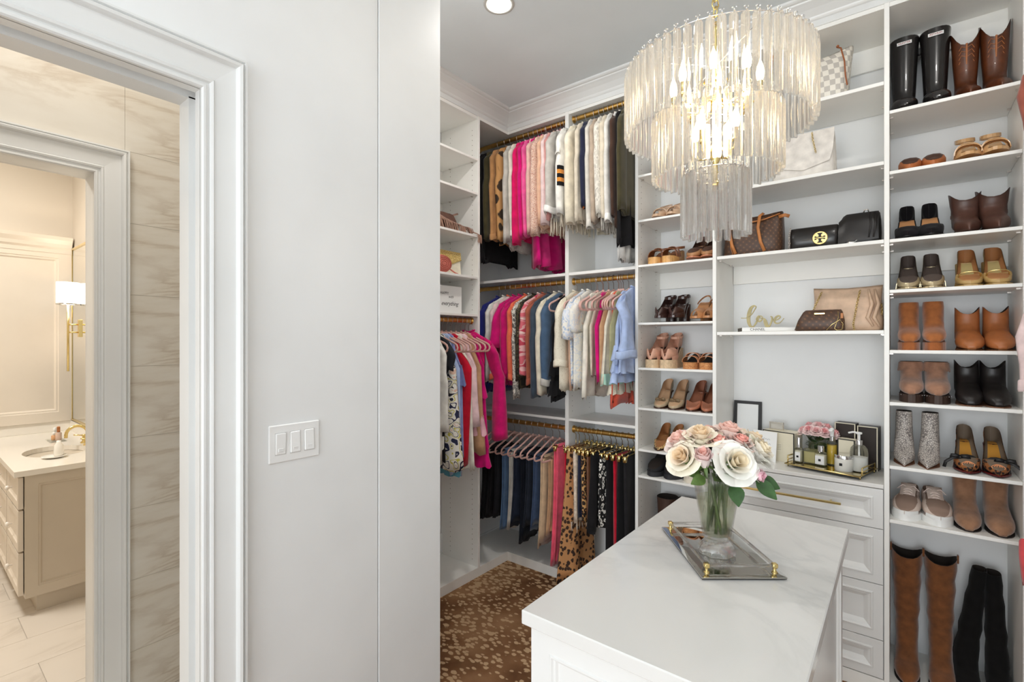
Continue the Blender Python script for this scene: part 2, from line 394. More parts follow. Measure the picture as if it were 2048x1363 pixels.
# door casings: profile (distance from the opening, proudness) swept round the opening with mitred corners
def casing(name, X, y0, y1, zh, prof, mat, sgn=1, parent=None):
    mb = MB()
    st = []
    for (yy, sy, zz) in ((y0, -1, 'f'), (y0, -1, 'h'), (y1, 1, 'h'), (y1, 1, 'f')):
        st.append([(X + sgn * d, yy + sy * u, (0.0 if zz == 'f' else zh + u)) for u, d in prof])
    mb.loft(st, True, True)
    return struct(name, mb, mat, parent)
PROF = [(0.0, -.002), (0.0, .010), (.004, .014), (.010, .014), (.013, .009), (.018, .009), (.021, .016), (.027, .018), (.031, .012), (.036, .013), (.084, .017),
        (.086, .024), (.090, .030), (.097, .032), (.101, .026), (.104, .022), (.106, .028), (.111, .028), (.113, .022), (.113, -.002)]
def doorway(name, X, th, y0, y1, zh, casing_mat, slot):
    mb = MB()
    if slot:    # pocket door: the jamb is two boards with a slot between them
        for a, b, e in ((X - .034, X, 0), (X - th, X - .070, .004)):
            mb.box(a, b, y0 - .02, y0 - e, 0, zh + .0); mb.box(a, b, y1 + e * -1, y1 + .02, 0, zh); mb.box(a, b, y0 - .02, y1 + .02, zh - e, zh + .02)
        mb.box(X - .070, X - .034, y1 + .012, y1 + .02, 0, zh); mb.box(X - .070, X - .034, y0 - .02, y0 - .012, 0, zh); mb.box(X - .070, X - .034, y0, y1, zh + .016, zh + .02)
    else:
        mb.box(X - th, X, y0 - .02, y0, 0, zh); mb.box(X - th, X, y1, y1 + .02, 0, zh); mb.box(X - th, X, y0 - .02, y1 + .02, zh, zh + .02)
    o = struct(name, mb, casing_mat)
    casing('casing', X, y0, y1, zh, PROF, casing_mat, 1, o)
    casing('casing', X - th, y0, y1, zh, PROF, casing_mat, -1, o)
    return o
d1 = doorway('door_1', XW, .14, DY0, DY1, DZ, TRIM, True)
d2 = doorway('door_2', X2, .12, EY0, EY1, EZ, TRIM, False)

# passage and vanity room behind the doorway
wt = MB(); wt.box(X2 - .112, X2 - .010, Y0, EY0 - .02, 0, CEILZ); wt.box(X2 - .112, X2 - .010, EY1 + .02, 1.15, 0, CEILZ); wt.box(X2 - .112, X2 - .010, EY0 - .02, EY1 + .02, EZ + .02, CEILZ)
walltile = struct('wall_passage', wt, M((212, 204, 190), .9, key='grout'))
k = 0
TH = .296; G = .0004
z = .211 - TH
while z < CEILZ - .02:
    za, zb = max(z + G, 0.002), min(z + TH - G, CEILZ - .002)
    spans = []
    if zb < EZ + .03: spans = [(-1.25, EY0 - .02), (EY1 + .02, 1.148)]
    elif za < EZ + .02: spans = [(-1.25, EY0 - .02), (EY1 + .02, 1.148), ('h', 0)]
    else: spans = [(-1.25, -.585), (-.585, .592), (.592, 1.148)]
    for sp in spans:
        mb = MB()
        if sp[0] == 'h': mb.box(-.01, 0, EY0 - .02, EY1 + .02, EZ + .022 - za, zb - za, .0008)
        else: mb.box(-.01, 0, sp[0] + G, sp[1] - G, 0, zb - za, .0004)
        o = mb.build('tile', TILE, walltile); o.location = (X2, 0, za)
    z += TH
mb = MB(); mb.box(X2 - .112, XW - .14, 1.15, 1.33, 0, CEILZ); struct('wall_passage_end', mb, TILE)
mb = MB(); mb.box(X2, XW - .14, -1.30, -1.25, 0, CEILZ); struct('wall_passage_near', mb, TILE)
mb = MB(); mb.box(-5.3, XF, Y0, MY + .15, 0, CEILZ); struct('wall_vanity_end', mb, M((222, 212, 198), .6, key='bathpaint'))
mb = MB(); mb.box(XF, X2 - .112, MY, MY + .15, 0, CEILZ); struct('wall_mirror', mb, M((222, 212, 198), .6, key='bathpaint'))
mb = MB(); mb.box(-5.3, X2 - .112, Y0 - .1, Y0, 0, CEILZ); struct('wall_vanity_light_block', mb, M((222, 212, 198), .6, key='bathpaint'))  # unseen wall, added to block daylight from the open back
# bathroom floor: slab of grout with a tile laid in each place
fl = MB(); fl.box(-5.3, XW - .07, Y0, 1.33, -.06, -.004)
ft = struct('floor_bathroom', fl, M((190, 182, 172), .9, key='fgrout'))
tm = {}
for i in range(13):
    for j in range(5):
        xa = -5.25 + i * .30; ya = Y0 + .02 + j * .60 + (.3 if i % 2 else 0)
        if ya > 1.0 or xa > -1.75 and False: continue
        if 'm' not in tm:
            mb = MB(); mb.box(.0012, .2988, .0012, .5988, -.008, 0, .0006); o = mb.build('tile', FTILE, ft); tm['m'] = o.data
        else:
            o = bpy.data.objects.new('tile', tm['m']); COL.objects.link(o); o.parent = ft
        o.location = (xa, ya, 0)

# crown moulding above the shelving front, mitred in the corner
def crown(name, prof, path, mat):
    mb = MB(); rings = []
    for (x, y, dx, dy) in path: rings.append([(x + dx * p, y + dy * p, zz) for p, zz in prof])
    mb.loft(rings, True, True); return struct(name, mb, mat)
CP = [(-.02, 2.93), (0.0, 2.93), (0.0, 2.958), (.006, 2.962), (.010, 2.968), (.012, 2.974), (.020, 2.982), (.036, 2.998), (.056, 3.012), (.066, 3.018), (.068, 3.024), (.078, 3.026), (.084, 3.031), (.086, CEILZ), (-.02, CEILZ)]
crown('trim_2', CP, [(XL, 1.393, 1, 0), (XL, YB, 1, -1), (.377, YB, -1, -1), (.377, 1.7, -1, 0)], TRIM)

# ------------------------------------------------------------------ vanity room furniture
VX, VY0, VH = -3.72, .42, .80
BEIGE = M((200, 189, 172), .4, 0, .01, 4, key='vanitypaint')
CREAM_AND_LIT = M((226, 216, 202), .4, 0, .01, 4, key='cream_and_lit')
van = thing('vanity_cabinet', 'taupe painted vanity cabinet with panelled side beyond the bathroom doorway', 'vanity', (VX, VY0, 0))
mb = MB(); mb.box(XF + .01 - VX, -.022, .024, MY - VY0 - .004, .10, VH - .032); mb.box(XF + .01 - VX, -.04, .075, MY - VY0 - .004, 0, .10)
mb.build('carcass', BEIGE, van)
mb = MB(); mb.m = Matrix.Rotation(PI / 2, 4, 'Z')
mb.panel(.024, MY - VY0 - .004, .10, VH - .032, .022, [(0, 0), (0, -.022), (.052, -.022), (.056, -.018), (.062, -.018), (.070, -.008), (.072, -.008)])
mb.build('side_panel', BEIGE, van)
DP = [(0, .02), (0, 0), (.038, 0), (.042, .005), (.050, .010), (.052, .010)]
kn = None
for c in range(3):
    for r_, (za, zb) in enumerate(((.585, .755), (.355, .575), (.115, .345))):
        x1 = -.025 - c * .44; mb = MB(); mb.panel(x1 - .42, x1, za, zb, .0, DP)
        d = mb.build('drawer', CREAM_AND_LIT, van)  # paler than the side panel: light on the fronts put into the colour
        if kn is None:
            mb = MB(); mb.m = Matrix.Translation((x1 - .21, 0, (za + zb) / 2)) @ Matrix.Rotation(PI / 2, 4, 'X')
            mb.lathe([(.004, 0), (.004, .012), (.013, .016), (.014, .024), (.008, .030)], 12); kn = mb.build('knob', M((240, 234, 226), .15, key='knobw'), d, True)
        else:
            o = bpy.data.objects.new('knob', kn.data); COL.objects.link(o); o.parent = d; o.location = (-c * .44, 0, (za + zb) / 2 - .67)
# stone counter with an oval basin let in, and its upstands
mb = MB()
cx, cy, rx, ry = -4.22, .64, .21, .15
outer = [(XF + .012, VY0 - .02), (VX + .02, VY0 - .02), (VX + .02, MY - .006), (XF + .012, MY - .006)]
N = 32; inner = [(cx + rx * math.cos(2 * PI * j / N), cy + ry * math.sin(2 * PI * j / N)) for j in range(N)]
ob = []
for j in range(N):      # outer boundary sampled to match
    a = 2 * PI * j / N; c, s_ = math.cos(a), math.sin(a)
    tx = ((outer[1][0] - cx) if c > 0 else (outer[0][0] - cx)) / c if abs(c) > 1e-6 else 1e9
    ty = ((outer[2][1] - cy) if s_ > 0 else (outer[0][1] - cy)) / s_ if abs(s_) > 1e-6 else 1e9
    t = min(tx, ty); ob.append((cx + c * t, cy + s_ * t))
def zr(pl, z): return [(x, y, z) for x, y in pl]
for j, co in enumerate(outer):   # snap nearest sample to the true corner
    q = min(range(N), key=lambda i: (ob[i][0] - co[0]) ** 2 + (ob[i][1] - co[1]) ** 2); ob[q] = co
mb.loft([zr(inner, VH - .03), zr(ob, VH - .03), zr(ob, VH), zr(inner, VH), zr(inner, VH - .03)])
top = mb.build('stone_counter', M((238, 233, 224), .15, key='vstone')); tag(top, 'white stone vanity top with oval basin cut-out', 'countertop')
mb = MB(); mb.loft([[(cx + rx * q * math.cos(2 * PI * j / N), cy + ry * q * math.sin(2 * PI * j / N), VH - .031 - d) for j in range(N)] for q, d in ((1.04, 0), (1.0, .02), (.93, .07), (.7, .12), (.3, .135), (.05, .137))], False, True)
bs = mb.build('washbasin', M((244, 242, 238), .1, key='porcelain'), top, True)
mb = MB(); mb.box(XF + .0, XF + .02, VY0, MY - .002, VH, VH + .075, .002); mb.box(XF + .02, VX + .02, MY - .020, MY - .002, VH, VH + .075, .002)
mb.build('upstand', M((238, 233, 224), .15, key='vstone'), top)
# tall panelled cupboard face on the end wall above the counter
tc = thing('tall_cabinet', 'pale panelled cupboard door with crown top above end of vanity', 'cabinet', (XF + .003, -.6, VH + .077))
mb = MB(); mb.m = Matrix.Rotation(PI / 2, 4, 'Z')
mb.panel(0, MY + .6 - .012, 0, 1.34, .0, [(0, 0), (0, -.03), (.075, -.03), (.080, -.024), (.09, -.024), (.10, -.014), (.103, -.014)])
mb.build('door', CREAM_AND_LIT, tc)
mb = MB(); mb.loft([[(d, yy, zz) for d, zz in ((0, 1.30), (.034, 1.30), (.036, 1.33), (.05, 1.345), (.055, 1.37), (.075, 1.40), (.08, 1.425), (0, 1.425))] for yy in (0, MY + .6 - .012)], True, True)
mb.build('crown', CREAM_AND_LIT, tc)
# mirror on the right-hand wall with slim brass edge, sconce on it
mr = thing('wall_mirror_panel', 'tall brass edged mirror on wall beside pale cupboard', 'mirror', (-4.55, MY - .004, VH + .08))
mb = MB(); mb.box(-.575, .50, -.004, .002, .01, 1.33); mb.build('mirror_glass', MIRROR, mr)
mb = MB(); mb.box(-.588, -.575, -.012, .002, 0, 1.34); mb.box(.5, .513, -.012, .002, 0, 1.34); mb.box(-.575, .5, -.012, .002, 1.33, 1.343); mb.box(-.575, .5, -.012, .002, 0, .010)
mb.build('mirror_frame', GOLD, mr)
sc = thing('wall_sconce', 'brass wall sconce with white drum shade on bathroom mirror', 'sconce', (-4.86, MY - .006, 1.595))
mb = MB(); mb.lathe([(.067, 0), (.067, .165)], 28, (0, -.070, .175), False, False); sh = mb.build('lamp_shade', glow('shade', (255, 246, 232), 1.9), sc, True)
mb = MB(); mb.lathe([(.0695, -.001), (.0695, .010), (.066, .010), (.066, -.001), (.0695, -.001)], 28, (0, -.070, .175), False, False); mb.build('shade_ring', CHROME, sh, True)
mb = MB(); mb.tube([(0, -.070, -.32), (0, -.070, .24)], .0075, 10); mb.build('stem', GOLD, sc, True)
mb = MB(); mb.box(-.022, .022, -.014, 0, -.065, .065, .002); mb.build('backplate', GOLD, sc)
mb = MB(); mb.tube([(0, -.01, .028), (0, -.066, .028)], .005, 8); mb.tube([(0, -.01, -.03), (0, -.066, -.03)], .005, 8); mb.build('arm', GOLD, sc, True)
point('sconce_bulb', (-4.86, MY - .076, 1.845), 3.0, (1, .9, .76), .03)
# faucet: a tall brass arch with lever bodies
fa = thing('faucet', 'arched brass faucet behind the oval basin', 'faucet', (-4.30, .815, VH))
mb = MB(); mb.tube([(0, 0, 0), (0, 0, .08)] + [(0, -.055 + .055 * math.cos(a), .08 + .055 * math.sin(a)) for a in [PI * i / 10 for i in range(1, 11)]] + [(0, -.11, .062)], .0095, 10); mb.build('spout', GOLD, fa, True)
mb = MB(); mb.lathe([(.024, 0), (.024, .006), (.014, .012)], 16); mb.build('base', GOLD, fa, True)
for q in (-.1, .1):
    mb = MB(); mb.lathe([(.02, 0), (.02, .008), (.011, .014), (.011, .05), (.014, .055), (.006, .06)], 14, (q, .0, 0)); mb.tube([(q, 0, .052), (q, -.055, .062)], .004, 8); mb.build('tap_handle', GOLD, fa, True)
# bits on the counter
tr = MB(); tr.box(-.08, .08, -.045, .045, 0, .008, .003); o = tr.build('glass_tray', glass('soapglass', (.97, .98, .97), 0, 1.45, .7)); o.location = (-4.64, .71, VH); tag(o, 'small clear tray at back of vanity counter', 'tray')
for (dx, dy, h, r_, c, lab, nm) in ((-.05, .0, .062, .016, (232, 226, 216), 'white bottle on clear vanity tray, tallest cap', 'lotion_bottle'), (.0, -.012, .044, .015, (214, 164, 120), 'amber jar on clear vanity tray', 'jar'), (.045, .005, .075, .017, (206, 178, 160), 'pink perfume bottle with copper cap on vanity tray', 'perfume_bottle')):
    t = thing(nm, lab, 'bottle', (-4.64 + dx, .71 + dy, VH + .008), 0, 'bottles on the vanity tray')
    mb = MB(); mb.lathe([(r_ * .9, 0), (r_, .004), (r_, h * .7), (r_ * .5, h * .78)], 14); mb.build('bottle', M(c, .2), t, True)
    mb = MB(); mb.lathe([(r_ * .55, h * .78), (r_ * .55, h * 1.25), (r_ * .3, h * 1.3)], 12); mb.build('cap', M((180, 120, 80), .3, 1) if c[2] == 160 else WHITE, t, True)
cp = thing('soap_dish', 'white round dish at the counter edge beside doorway', 'dish', (-3.98, .60, VH))
mb = MB(); mb.lathe([(.03, 0), (.045, .006), (.06, .012), (.057, .014), (.03, .008), (.002, .007)], 24); mb.build('dish', M((240, 238, 232), .15, key='dish'), cp, True)
mb = MB(); mb.lathe([(.020, .009), (.024, .02), (.021, .075), (.012, .085), (.010, .10)], 16, (.0, .02, 0)); mb.build('dispenser', M((236, 232, 224), .2, key='disp'), cp, True)
# towel hanging at the end of the passage
tw = MB(); rings = []
for i in range(15):
    z = -i * .045; wdt = .035 + .075 * min(1, i / 4) + (.012 if i > 9 else 0)
    rings.append([((.012 + .018 * min(1, i / 3)) * math.sin(2 * PI * j / 24) * (1 + .35 * math.sin(7 * 2 * PI * j / 24 + i * .1)), wdt * math.cos(2 * PI * j / 24) * (1 + .06 * math.sin(5 * 2 * PI * j / 24)), z) for j in range(24)])
tw.loft(rings, True, True); o = tw.build('hand_towel', M((238, 237, 233), .95, 0, .03, 30, .6, 300, key='towel'), None, True); o.location = (X2 + .055, .945, 1.52)
tag(o, 'white towel hanging on tiled wall beside the doorway', 'towel')
hk = MB(); hk.tube([(0, 0, .0), (.05, 0, .0), (.062, 0, .012), (.06, 0, .03)], .006, 8); hk.lathe([(.02, 0), (.02, .006)], 16, (0, 0, 0)); o2 = hk.build('towel_hook', GOLD, None, True); o2.location = (X2 + .001, .945, 1.525); tag(o2, 'brass hook on tiled wall holding the white towel', 'hook')

# light switch plate: three rocker switches
sp = thing('switch_plate', 'white three-gang switch plate on wall beside the doorway', 'light switch', (XW, .776, 1.188))
mb = MB(); mb.m = Matrix.Rotation(PI / 2, 4, 'Z'); mb.box(-.0815, .0815, -.006, 0, -.0575, .0575, .003); mb.build('plate', M((240, 240, 239), .3, key='plate'), sp)
for i, (tz, tilt) in enumerate(((0, .05), (0, -.05), (0, -.05))):
    mb = MB(); mb.m = Matrix.Rotation(PI / 2, 4, 'Z') @ Matrix.Translation(((i - 1) * .046, -.0055, 0)) @ Matrix.Rotation(tilt, 4, 'X')
    mb.box(-.0155, .0155, -.004, .002, -.032, .032, .0015)
    r_ = mb.build('rocker', M((243, 243, 242), .25, key='rocker'), sp)
    mb = MB(); mb.m = Matrix.Rotation(PI / 2, 4, 'Z'); mb.box((i - 1) * .046 - .008, (i - 1) * .046 + .008, -.0108, -.006, -.024, -.014, .001); mb.build('dimmer_tab', M((232, 232, 231), .3, key='tab'), r_)
    mb = MB(); mb.m = Matrix.Rotation(PI / 2, 4, 'Z'); mb.box((i - 1) * .046 - .0175, (i - 1) * .046 + .0175, -.0065, -.0058, -.034, .034); mb.build('rocker_gap', M((206, 206, 205), .6, key='gap'), sp)

# recessed ceiling light in view
def downlight(x, y, label):
    t = thing('recessed_downlight', label, 'ceiling light', (x, y, CEILZ), 0, 'recessed ceiling lights')
    mb = MB(); mb.lathe([(.058, -.003), (.070, -.003), (.072, 0.001), (.058, 0.001), (.058, -.003)], 32, cap0=False, cap1=False); mb.build('trim_ring', M((196, 195, 190), .5, key='ring'), t, True)
    mb = MB(); mb.lathe([(.058, -.0025), (.046, .0)], 32, (0, 0, -.001), False, False); mb.build('baffle', glow('baffle', (255, 250, 240), .9), t, True)
    mb = MB(); mb.lathe([(.046, -.0015), (.001, -.0015)], 32, (0, 0, 0), False, False); mb.build('lens', glow('lens', (255, 250, 242), 6), t, True)
downlight(-1.438, 1.72, 'round recessed ceiling light above the clothes corner')
# ------------------------------------------------------------------ built-in shelving units
PT = .018
def holes(parent, pts, axis):
    """rows of shelf-pin holes: tiny dark sockets set into a panel face"""
    mb = MB()
    for p in pts:
        a = Vector(p)
        if axis == 'x': mb.add([tuple(a + Vector((0, .0028 * math.cos(PI * k / 3), .0028 * math.sin(PI * k / 3)))) for k in range(6)], [tuple(range(6))])
        else: mb.add([tuple(a + Vector((.0028 * math.cos(PI * k / 3), 0, .0028 * math.sin(PI * k / 3)))) for k in range(6)], [tuple(range(6))])
    o = mb.build('pin_holes', M((120, 112, 104), .8, key='hole'), parent); tag(o, kind='stuff'); return o
SHELF_MESH = {}
def shelf(parent, x0, x1, ztop, y0, y1, th=PT, name='shelf'):
    mb = MB(); mb.box(x0, x1, y0, y1, ztop - th, ztop, .0012); return mb.build(name, MELA, parent)
def pins(parent, x0, x1, z, ys):
    mb = MB()
    for x, s in ((x0, 1), (x1, -1)):
        for y in ys: mb.box(x, x + s * .012, y - .004, y + .004, z - .005, z)
    return tag(mb.build('shelf_pin', STEEL, parent), kind='stuff')
def unit_B(name, label, x0, x1, left=True, right=True, z0=.06, shelves=(), thin=.0125, rails=(1.8165, 2.804), pw=PT, deep=.341, back=True, skip_rail=(), topz=2.93, px0=None):
    """upright unit on the back wall; x0..x1 are the inner faces; origin on the floor at its front"""
    t = thing(name, label, 'shelving', ((x0 + x1) / 2, YB, 0)); ox = (x0 + x1) / 2; a = x0 - ox; b = x1 - ox
    if left: mb = MB(); mb.box(a - pw, a, 0, deep - .002, z0 if z0 > .06 else 0, topz, .0012); mb.build('side_panel', MELA, t)
    if right: mb = MB(); mb.box(b, b + pw, 0, deep - .002, 0, topz, .0012); mb.build('side_panel', MELA, t)
    pa = a if px0 is None else px0 - ox
    mb = MB(); mb.box(pa, b, .005, deep - .002, topz - PT, topz); mb.build('top_panel', MELA, t)
    for zr_, zt in ((rails[0], 1.915), (rails[1], 2.912)):
        if zr_ in skip_rail: continue
        mb = MB(); mb.box(a, b, deep - .018, deep - .003, zr_, zt, .0008); mb.build('back_rail', MELA, t)
    mb = MB(); mb.box(pa, b, .0, deep - .002, 0, .06); mb.build('plinth', MELA, t)
    for s in shelves:
        sh = shelf(t, a + .0005, b - .0005, s, .002, deep - .004, thin)
        pins(sh, a, b, s - thin, (.05, .25))
    return t
# narrow shoe unit, bag unit, right-hand shoe unit, two clothes bays, corner tower
HX0, HX1 = -1.159, -.754
shoe_u = unit_B('shoe_shelving', 'narrow white shoe shelf tower between the clothes rails and the handbag shelves', HX0, HX1, True, True, shelves=(2.434, 2.181, 1.928, 1.603, 1.350, 1.125, .892, .743), thin=.0125)
holes(shoe_u, [(HX0 + .0006 - (HX0 + HX1) / 2, y, .30 + .032 * k) for k in range(80) for y in (.045, .26)], 'x')
BX0, BX1 = -.734, -.053
bag_u = unit_B('handbag_shelving', 'wide white handbag shelves over a built-in chest of drawers', BX0, BX1, False, True, shelves=(2.603, 2.264, 1.931, 1.546), thin=.016)
RX0, RX1 = -.035, .359
right_u = unit_B('shoe_shelving', 'wide white shoe shelf tower beside the drawers, ten levels of pairs', RX0, RX1, False, True, shelves=(2.472, 2.216, 1.929, 1.716, 1.462, 1.243, .975, .748), thin=.014)
holes(right_u, [(-(RX1 - RX0) / 2 + .0006, y, .30 + .032 * k) for k in range(80) for y in (.045, .26)], 'x')
# clothes bays
C1X0, C1X1 = LBACK + .003, -1.643
C2X0, C2X1 = -1.617, -1.177
def rod(parent, x0, x1, z, y=.061, r=.0145):
    mb = MB(); mb.m = Matrix.Translation((0, y, z)) @ Matrix.Rotation(PI / 2, 4, 'Y')
    mb.lathe([(r, x0 + .003), (r, x1 - .003)], 18)
    o = mb.build('clothes_rod', BRASS, parent, True, auto=40)
    mb = MB(); mb.m = Matrix.Translation((0, y, z)) @ Matrix.Rotation(PI / 2, 4, 'Y')
    for xx, s in ((x0, 1), (x1, -1)): mb.lathe([(.023, xx + s * .0005), (.023, xx + s * .004), (.018, xx + s * .009)], 18)
    mb.build('rod_flange', BRASS, o, True, auto=40)
RODZ = (2.898, 1.875, .945)
bay1 = unit_B('clothes_bay', 'white clothes bay in the corner with three brass rods', C1X0, C1X1, False, True, shelves=(), pw=.026, px0=XL + .0005)
ox = (C1X0 + C1X1) / 2
for s, th in ((1.925, .018), (1.019, .016)): shelf(bay1, C1X0 - ox, C1X1 - ox - .0005, s, .002, .338, th)
bay2 = unit_B('clothes_bay', 'white clothes bay with three brass rods beside the narrow shoe tower', C2X0, C2X1, False, False, shelves=(), rails=(2.039 - .12, 2.804))
ox2 = (C2X0 + C2X1) / 2
for s, th in ((1.925, .018), (1.019, .016)): shelf(bay2, C2X0 - ox2 + .0005, C2X1 - ox2 - .0005, s, .002, .338, th)
for z in RODZ:
    rod(bay1, C1X0 - ox + .02, C1X1 - ox, z); rod(bay2, C2X0 - ox2, C2X1 - ox2, z)
holes(bay2, [(C2X0 - ox2 + .0006, y, z0 + .032 * k) for z0 in (.12, 1.06) for k in range(6) for y in (.045, .26)], 'x')
# corner: the floor plinth under the dead corner and the tower on the left wall
tower = thing('shelving_tower', 'white shelf tower at the corner with handbags and sign above a short rod', 'shelving', (XL, 1.86, 0))
TY0, TY1 = 1.41 - 1.86, 2.311 - 1.86
D = XL - LBACK - .002
mb = MB(); mb.box(-D, 0, TY1, TY1 + PT, 0, 2.93, .0012); mb.build('side_panel', MELA, tower)
mb = MB(); mb.box(-D, 0, TY0 - PT, TY0, 0, 2.93, .0012); mb.build('side_panel', MELA, tower)
mb = MB(); mb.box(-D, -.005, TY0, TY1, 2.912, 2.93); mb.build('top_panel', MELA, tower)
for zt in (2.66, 2.442, 2.172, 1.908, 1.668):
    mb = MB(); mb.box(-D, -.002, TY0 + .0005, TY1 - .0005, zt - .014, zt, .0012); mb.build('shelf', MELA, tower)
    mb = MB(); mb.box(-D, -D + .015, TY0 + .0005, TY1 - .0005, zt - .10, zt - .015, .0008); mb.build('back_rail', MELA, tower)
    mb = MB()
    for q in (-.05, -.25): mb.box(q - .004, q + .004, TY1 - .012, TY1, zt - .019, zt - .0145)
    tag(mb.build('shelf_pin', STEEL, tower), kind='stuff')
mb = MB(); mb.box(-D, 0, TY0, TY1, 0, .06, .001); mb.build('plinth', MELA, tower)
mb = MB(); mb.m = Matrix.Translation((-.060, 0, 1.630)) @ Matrix.Rotation(-PI / 2, 4, 'X')
mb.lathe([(.0145, TY0 + .003), (.0145, TY1 - .003)], 18); ro = mb.build('clothes_rod', BRASS, tower, True, auto=40)
mb = MB(); mb.m = Matrix.Translation((-.060, 0, 1.630)) @ Matrix.Rotation(-PI / 2, 4, 'X'); mb.lathe([(.023, TY1 - .0005), (.023, TY1 - .004), (.018, TY1 - .009)], 18); mb.build('rod_flange', BRASS, ro, True, auto=40)
holes(tower, [(q, TY1 - .0006, .10 + .032 * k) for k in range(87) for q in (-.05, -.25)], 'y')
mb = MB(); mb.box(-D, 0, 2.330 - 1.86, BACK - .003 - 1.86, 0, .06, .001); mb.build('corner_plinth', MELA, tower)
mb = MB(); mb.box(-D, 0, 2.330 - 1.86, BACK - .003 - 1.86, 2.912, 2.93); mb.build('corner_top', MELA, tower)

# chest of drawers built into the bag unit
ch = thing('drawer_chest', 'white built-in chest of drawers with moulded fronts under the handbag shelves', 'drawers', ((BX0 + BX1) / 2, YB, 0))
ox = (BX0 + BX1) / 2; a, b = BX0 - ox + .001, BX1 - ox - .001
mb = MB(); mb.box(a, b, .020, .336, .061, .8705); mb.build('carcass', DRAW, ch)
FP = [(0, .019), (0, .0008), (.0008, 0), (.034, 0), (.036, -.003), (.041, -.0035), (.045, .0005), (.053, .003), (.068, .013), (.070, .013)]
for za, zb in ((.7005, .868), (.4635, .6975), (.2275, .4605), (.064, .2245)):
    mb = MB(); mb.panel(a + .002, b - .002, za, zb, 0, FP); d = mb.build('drawer', DRAW, ch)
    if zb > .8 or True:
        zc = (za + zb) / 2
        if zb > .8:
            mb = MB(); mb.box(-.220, .190, -.030, -.020, zc - .005, zc + .005, .0015)
            for q in (-.15, .15): mb.tube([(q, -.022, zc), (q, .014, zc)], .004, 8)
            mb.build('handle', GOLD, d)
ct = MB(); ct.box(BX0 + .001, BX1 - .001, YB - .001, BACK - .003, .8712, .889, .002)
o = ct.build('counter_top', M((232, 230, 226), .3, 0, .015, 6, key='ctop')); tag(o, 'white counter slab on drawers holding the gold tray and boxes', 'countertop')

# ------------------------------------------------------------------ island
isl = thing('island_cabinet', 'white panelled island cabinet standing on the spotted carpet', 'island', (-.379, 1.337, 0))
IX0, IX1, IY0, IY1, IH = -.642, -.123, .842, 1.832, .92
a, b, c, d = IX0 + .016 + .379, IX1 - .016 + .379, IY0 + .016 - 1.337, IY1 - .016 - 1.337
mb = MB(); mb.box(a + .014, b - .014, c + .014, d - .014, .0, IH - .0315); mb.build('carcass', DRAW, isl)
EP = [(0, .0135), (0, 0), (.047, 0), (.049, -.002), (.053, -.002), (.056, .002), (.060, .004), (.064, .009), (.070, .009)]
mb = MB(); mb.panel(a, b, .09, IH - .0315, c, EP); mb.build('end_panel', DRAW, isl)
mb = MB(); mb.m = Matrix.Rotation(PI, 4, 'Z'); mb.panel(-b, -a, .09, IH - .0315, -d, EP); mb.build('end_panel', DRAW, isl)
L = (d - c)
for s in (0, 1):
    mb = MB(); mb.m = Matrix.Rotation(PI / 2 if s else -PI / 2, 4, 'Z')
    if s: mb.panel(c + .0137, d - .0137, .09, IH - .0315, -b, EP)
    else: mb.panel(-d + .0137, -c - .0137, .09, IH - .0315, a, EP)
    mb.build('side_panel', DRAW, isl)
mb = MB(); mb.box(a - .006, b + .006, c - .006, d + .006, 0, .09, .004); mb.build('baseboard', DRAW, isl)
mb = MB(); mb.box(IX0, IX1, IY0, IY1, IH - .031, IH, .0025)
o = mb.build('marble_slab', STONE); tag(o, 'white veined marble slab topping the island', 'countertop')
# ------------------------------------------------------------------ hangers and clothes
ROD_Y = YB + .061; ROD_X = XL - .060
RRZ = {'Ra': 2.60, 'Rb': 1.78, 'Rc': .93}
def sgnp(v, e): return math.copysign(abs(v) ** e, v)
HANG = {}
def hanger(label, loc, rz, group, kind='velvet'):
    """slim velvet hanger: hook over the rod, sloping shoulders, rounded ends and a bar; or a gold clip hanger"""
    if kind not in HANG:
        if kind.startswith('velvet'):
            pts = [(0, 0, -.082), (0, -.02, -.079), (0, -.045, -.088), (0, -.09, -.108), (0, -.14, -.128), (0, -.18, -.142), (0, -.200, -.153), (0, -.207, -.168), (0, -.203, -.183), (0, -.19, -.191), (0, -.15, -.193), (0, -.07, -.193), (0, 0, -.193)]
            if kind == 'velvet_in': pts = [(x, y * .87, z if z > -.15 else -.15 + (z + .15) * .8) for x, y, z in pts]
            full = pts + [(x, -y, z) for x, y, z in reversed(pts[1:-1])]
            mb = MB(); mb.tube(full, .0064, 6, closed=True, flat=.75)
            mb.lathe([(.004, -.083), (.008, -.079), (.008, -.070), (.004, -.066)], 8)
            o = mb.build('velvet_hanger', VELVET, None, True); hm = STEEL
        else:
            mb = MB(); mb.tube([(0, -.15, -.098), (0, .15, -.098)], .003, 6)
            for s in (-1, 1):
                mb.box(-.010, .010, s * .12 - .012, s * .12 + .012, -.128, -.094, .003); mb.tube([(-.012, s * .12, -.100), (-.020, s * .12, -.080)], .003, 5); mb.tube([(.012, s * .12, -.100), (.020, s * .12, -.080)], .003, 5)
            mb.tube([(0, 0, -.098), (0, 0, -.066)], .003, 6)
            o = mb.build('clip_hanger', GOLD, None, True); hm = GOLD
        mb = MB(); mb.tube([(0, 0, -.068), (0, 0, -.03), (0, -.012, -.022)] + [(0, -.0185 * math.cos(t), .0185 * math.sin(t)) for t in [PI * (i - 3) / 8 for i in range(2, 13)]], .0019, 5)
        mb.build('hook', hm, o, True)
        HANG[kind] = [o, False]
    base = HANG[kind]
    o = base[0] if not base[1] else dup(base[0]); base[1] = True
    o.location = loc; o.rotation_euler = (0, 0, rz); tag(o, label, 'hanger', group)
    return o

